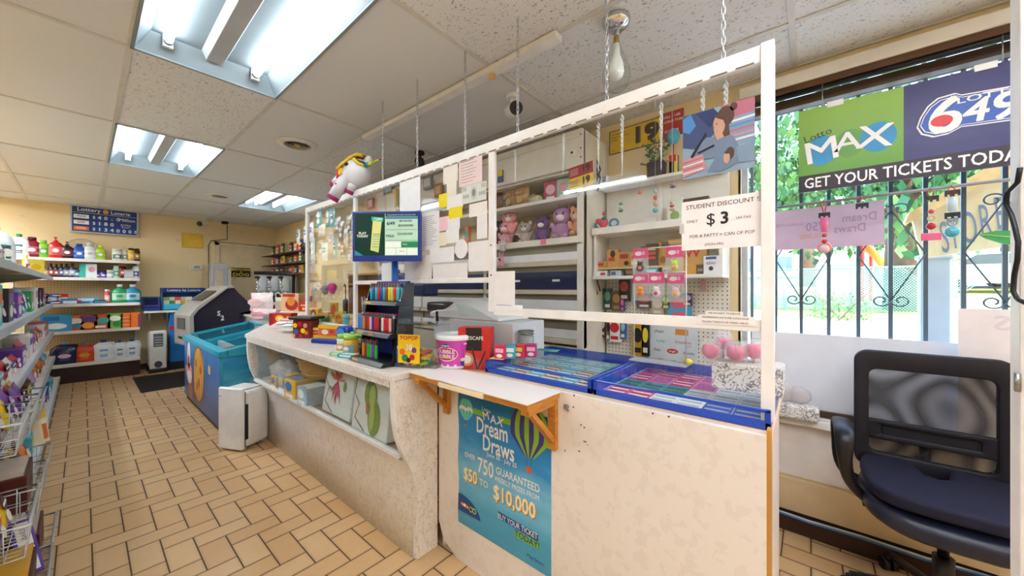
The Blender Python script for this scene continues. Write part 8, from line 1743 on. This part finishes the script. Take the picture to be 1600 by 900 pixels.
for k in range(13): x = -bw2+.04+(2*bw2-.08)*k/12; yy = .25-.03*(x/bw2)**2; g_.append((b.v((x, yy, .53)), b.v((x, yy, .935))))
for k in range(12): b.f((g_[k][0], g_[k+1][0], g_[k+1][1], g_[k][1]), 0, True)
b.build('mesh_panel', mat_meshf(), t)
MB().tube([(0,.10,.40), (0,.24,.40), (0,.285,.46), (0,.28,.62)], .018, 8).build('back_support', PLB, t)
for sg in (-1, 1):
    pts = [(sg*.20,.10,.43), (sg*.26,.11,.44), (sg*.295,.10,.50), (sg*.30,.09,.60), (sg*.295,.07,.69), (sg*.29,.02,.725), (sg*.29,-.08,.73), (sg*.29,-.16,.715), (sg*.292,-.19,.67), (sg*.288,-.16,.58), (sg*.27,-.10,.49), (sg*.22,-.06,.43)]
    b = MB(); 
    # flat-section loop
    rings = []; P_ = [Vector(p) for p in pts]
    dn = []
    for k in range(len(P_)-1):
        for q in range(3): dn.append(P_[k].lerp(P_[k+1], q/3))
    dn.append(P_[-1])
    for _ in range(3): dn = [dn[0]] + [(dn[i-1]+dn[i]*2+dn[i+1])/4 for i in range(1, len(dn)-1)] + [dn[-1]]
    for i, p in enumerate(dn):
        d = (dn[min(i+1, len(dn)-1)]-dn[max(i-1, 0)]).normalized(); sx_ = Vector((1,0,0)); sx_ = (sx_-d*sx_.dot(d)).normalized(); sy_ = d.cross(sx_)
        top = max(0, (p.z-.6)/.13); ww = .022+.012*min(top, 1); rings.append([p+sx_*ww*math.cos(a)+sy_*.012*math.sin(a) for a in [q/10*6.283 for q in range(10)]])
    b.loft(rings).build('armrest', PLB, t)
    MB().box(sg*.20-.03, sg*.20+.03, -.08, .12, .405, .425).build('arm_plate', PLB, t)
# gel cushion (U notch at the back)
t = T('seat_cushion', 'navy contoured gel cushion with a notch lying on the office chair', 'cushion', (cx, cy, .490), R(-90)); out = []
N_ = 30
pts = []
for k in range(31): a = R(180+180*k/30); pts.append((.225*math.copysign(abs(math.cos(a))**.6, math.cos(a)), -.02+.20*math.copysign(abs(math.sin(a))**.6, math.sin(a))))
pts += [(.225, .10), (.21, .19), (.17, .215), (.06, .21), (.045, .16), (.03, .09), (0, .07), (-.03, .09), (-.045, .16), (-.06, .21), (-.17, .215), (-.21, .19), (-.225, .10)]
b = MB().prism(pts, -.006, .045, 'z'); b.build('cushion_body', M('#14142c', .75, var=.08, scale=90), t, bev=.016, seg=4)
# ================================================================== UNICORN on the rail
p = at_x(552, 300, 1.23)
t = T('unicorn_plush', 'white inflatable unicorn with rainbow mane perched on the screen rail', 'plush toy', (1.235, at_x(556, 292, 1.235).y, PT+.0), R(-62))
UW = M('#e4e1ea', .35, coat=.3)
b = MB(); b.ell((.01, 0, .125), (.10, .085, .105), rot=(0, .5, 0)); b.ell((-.05, .06, .10), (.09,.07,.07), rot=(0,.4,0)); b.build('body', UW, t)
def leg(a, b_, r0, r1):
    q = MB().cyl(a, b_, r0, r1, 16).ell(b_, (r1, r1, r1*.6)).build('leg', UW, t); d = (Vector(b_)-Vector(a)).normalized(); MB().cyl(Vector(b_)+d*-.004, Vector(b_)+d*.022, r1*1.04, r1*1.0, 16).build('magenta_hoof', M('#a8246e', .4), q)
leg((-.04,-.04,.11), (-.12,-.075,-.055), .04, .038); leg((-.09,.05,.16), (-.20,.04,.07), .045, .034); leg((.0,-.02,.06), (-.035,-.02,.0), .03, .03)
b = MB(); rc = ['#e8c02a', '#d8432a', '#2a5a3f', '#e8902a', '#3a3a7a', '#c9303a', '#e8d23a']
for k in range(7):
    o_ = [(-.085+.004*k, -.06, .13+.008*k), (-.07+.005*k, -.03, .175+.004*k), (-.01, -.03+.008*k, .215+.004*k), (.05, -.03+.008*k, .235), (.085, -.02+.006*k, .225)]
    b.tube([Vector(q)+Vector((.0,(k-3)*.009,0)) for q in o_], .0125, 6, k)
b.tube([(-.085,-.05,.15), (-.09,-.06,.11), (-.075,-.075,.075)], .02, 6, 5); b.tube([(-.07,-.06,.14), (-.065,-.075,.11), (-.06,-.075,.09)], .018, 6, 0)
b.tube([(.035,-.075,.20), (.065,-.07,.17), (.095,-.05,.16)], .012, 6, 6); b.tube([(.03,-.07,.215), (.065,-.062,.185), (.10,-.045,.175)], .009, 6, 2); b.build('rainbow_mane', [M(c_, .4) for c_ in rc], t)
MB().ell((.10,-.01,.205), (.03,.02,.035), rot=(0,.6,0)).ell((.09,.03,.20), (.025,.02,.03), rot=(0,.6,0)).build('ear', UW, t)
b = MB(); 
for k in range(5): b.cyl((.10+.028*k, -.03-.004*k, .165+.006*k), (.128+.028*k, -.034-.004*k, .171+.006*k), .018-.003*k, .015-.003*k, 10, k)
b.build('rainbow_horn', [M(c_, .3) for c_ in ('#2f9f9a', '#e8dc4a', '#8fc84a', '#e8a82a', '#a82a4a')], t)
MB().ell((-.018,-.080,.165), (.016,.008,.011), rot=(0,-.4,0)).build('eye', BLACK, t); MB().ell((-.085,-.098,.03), (.008,.003,.006)).build('care_mark', M('#c8503a'), t)
print('objects', len(C.objects))
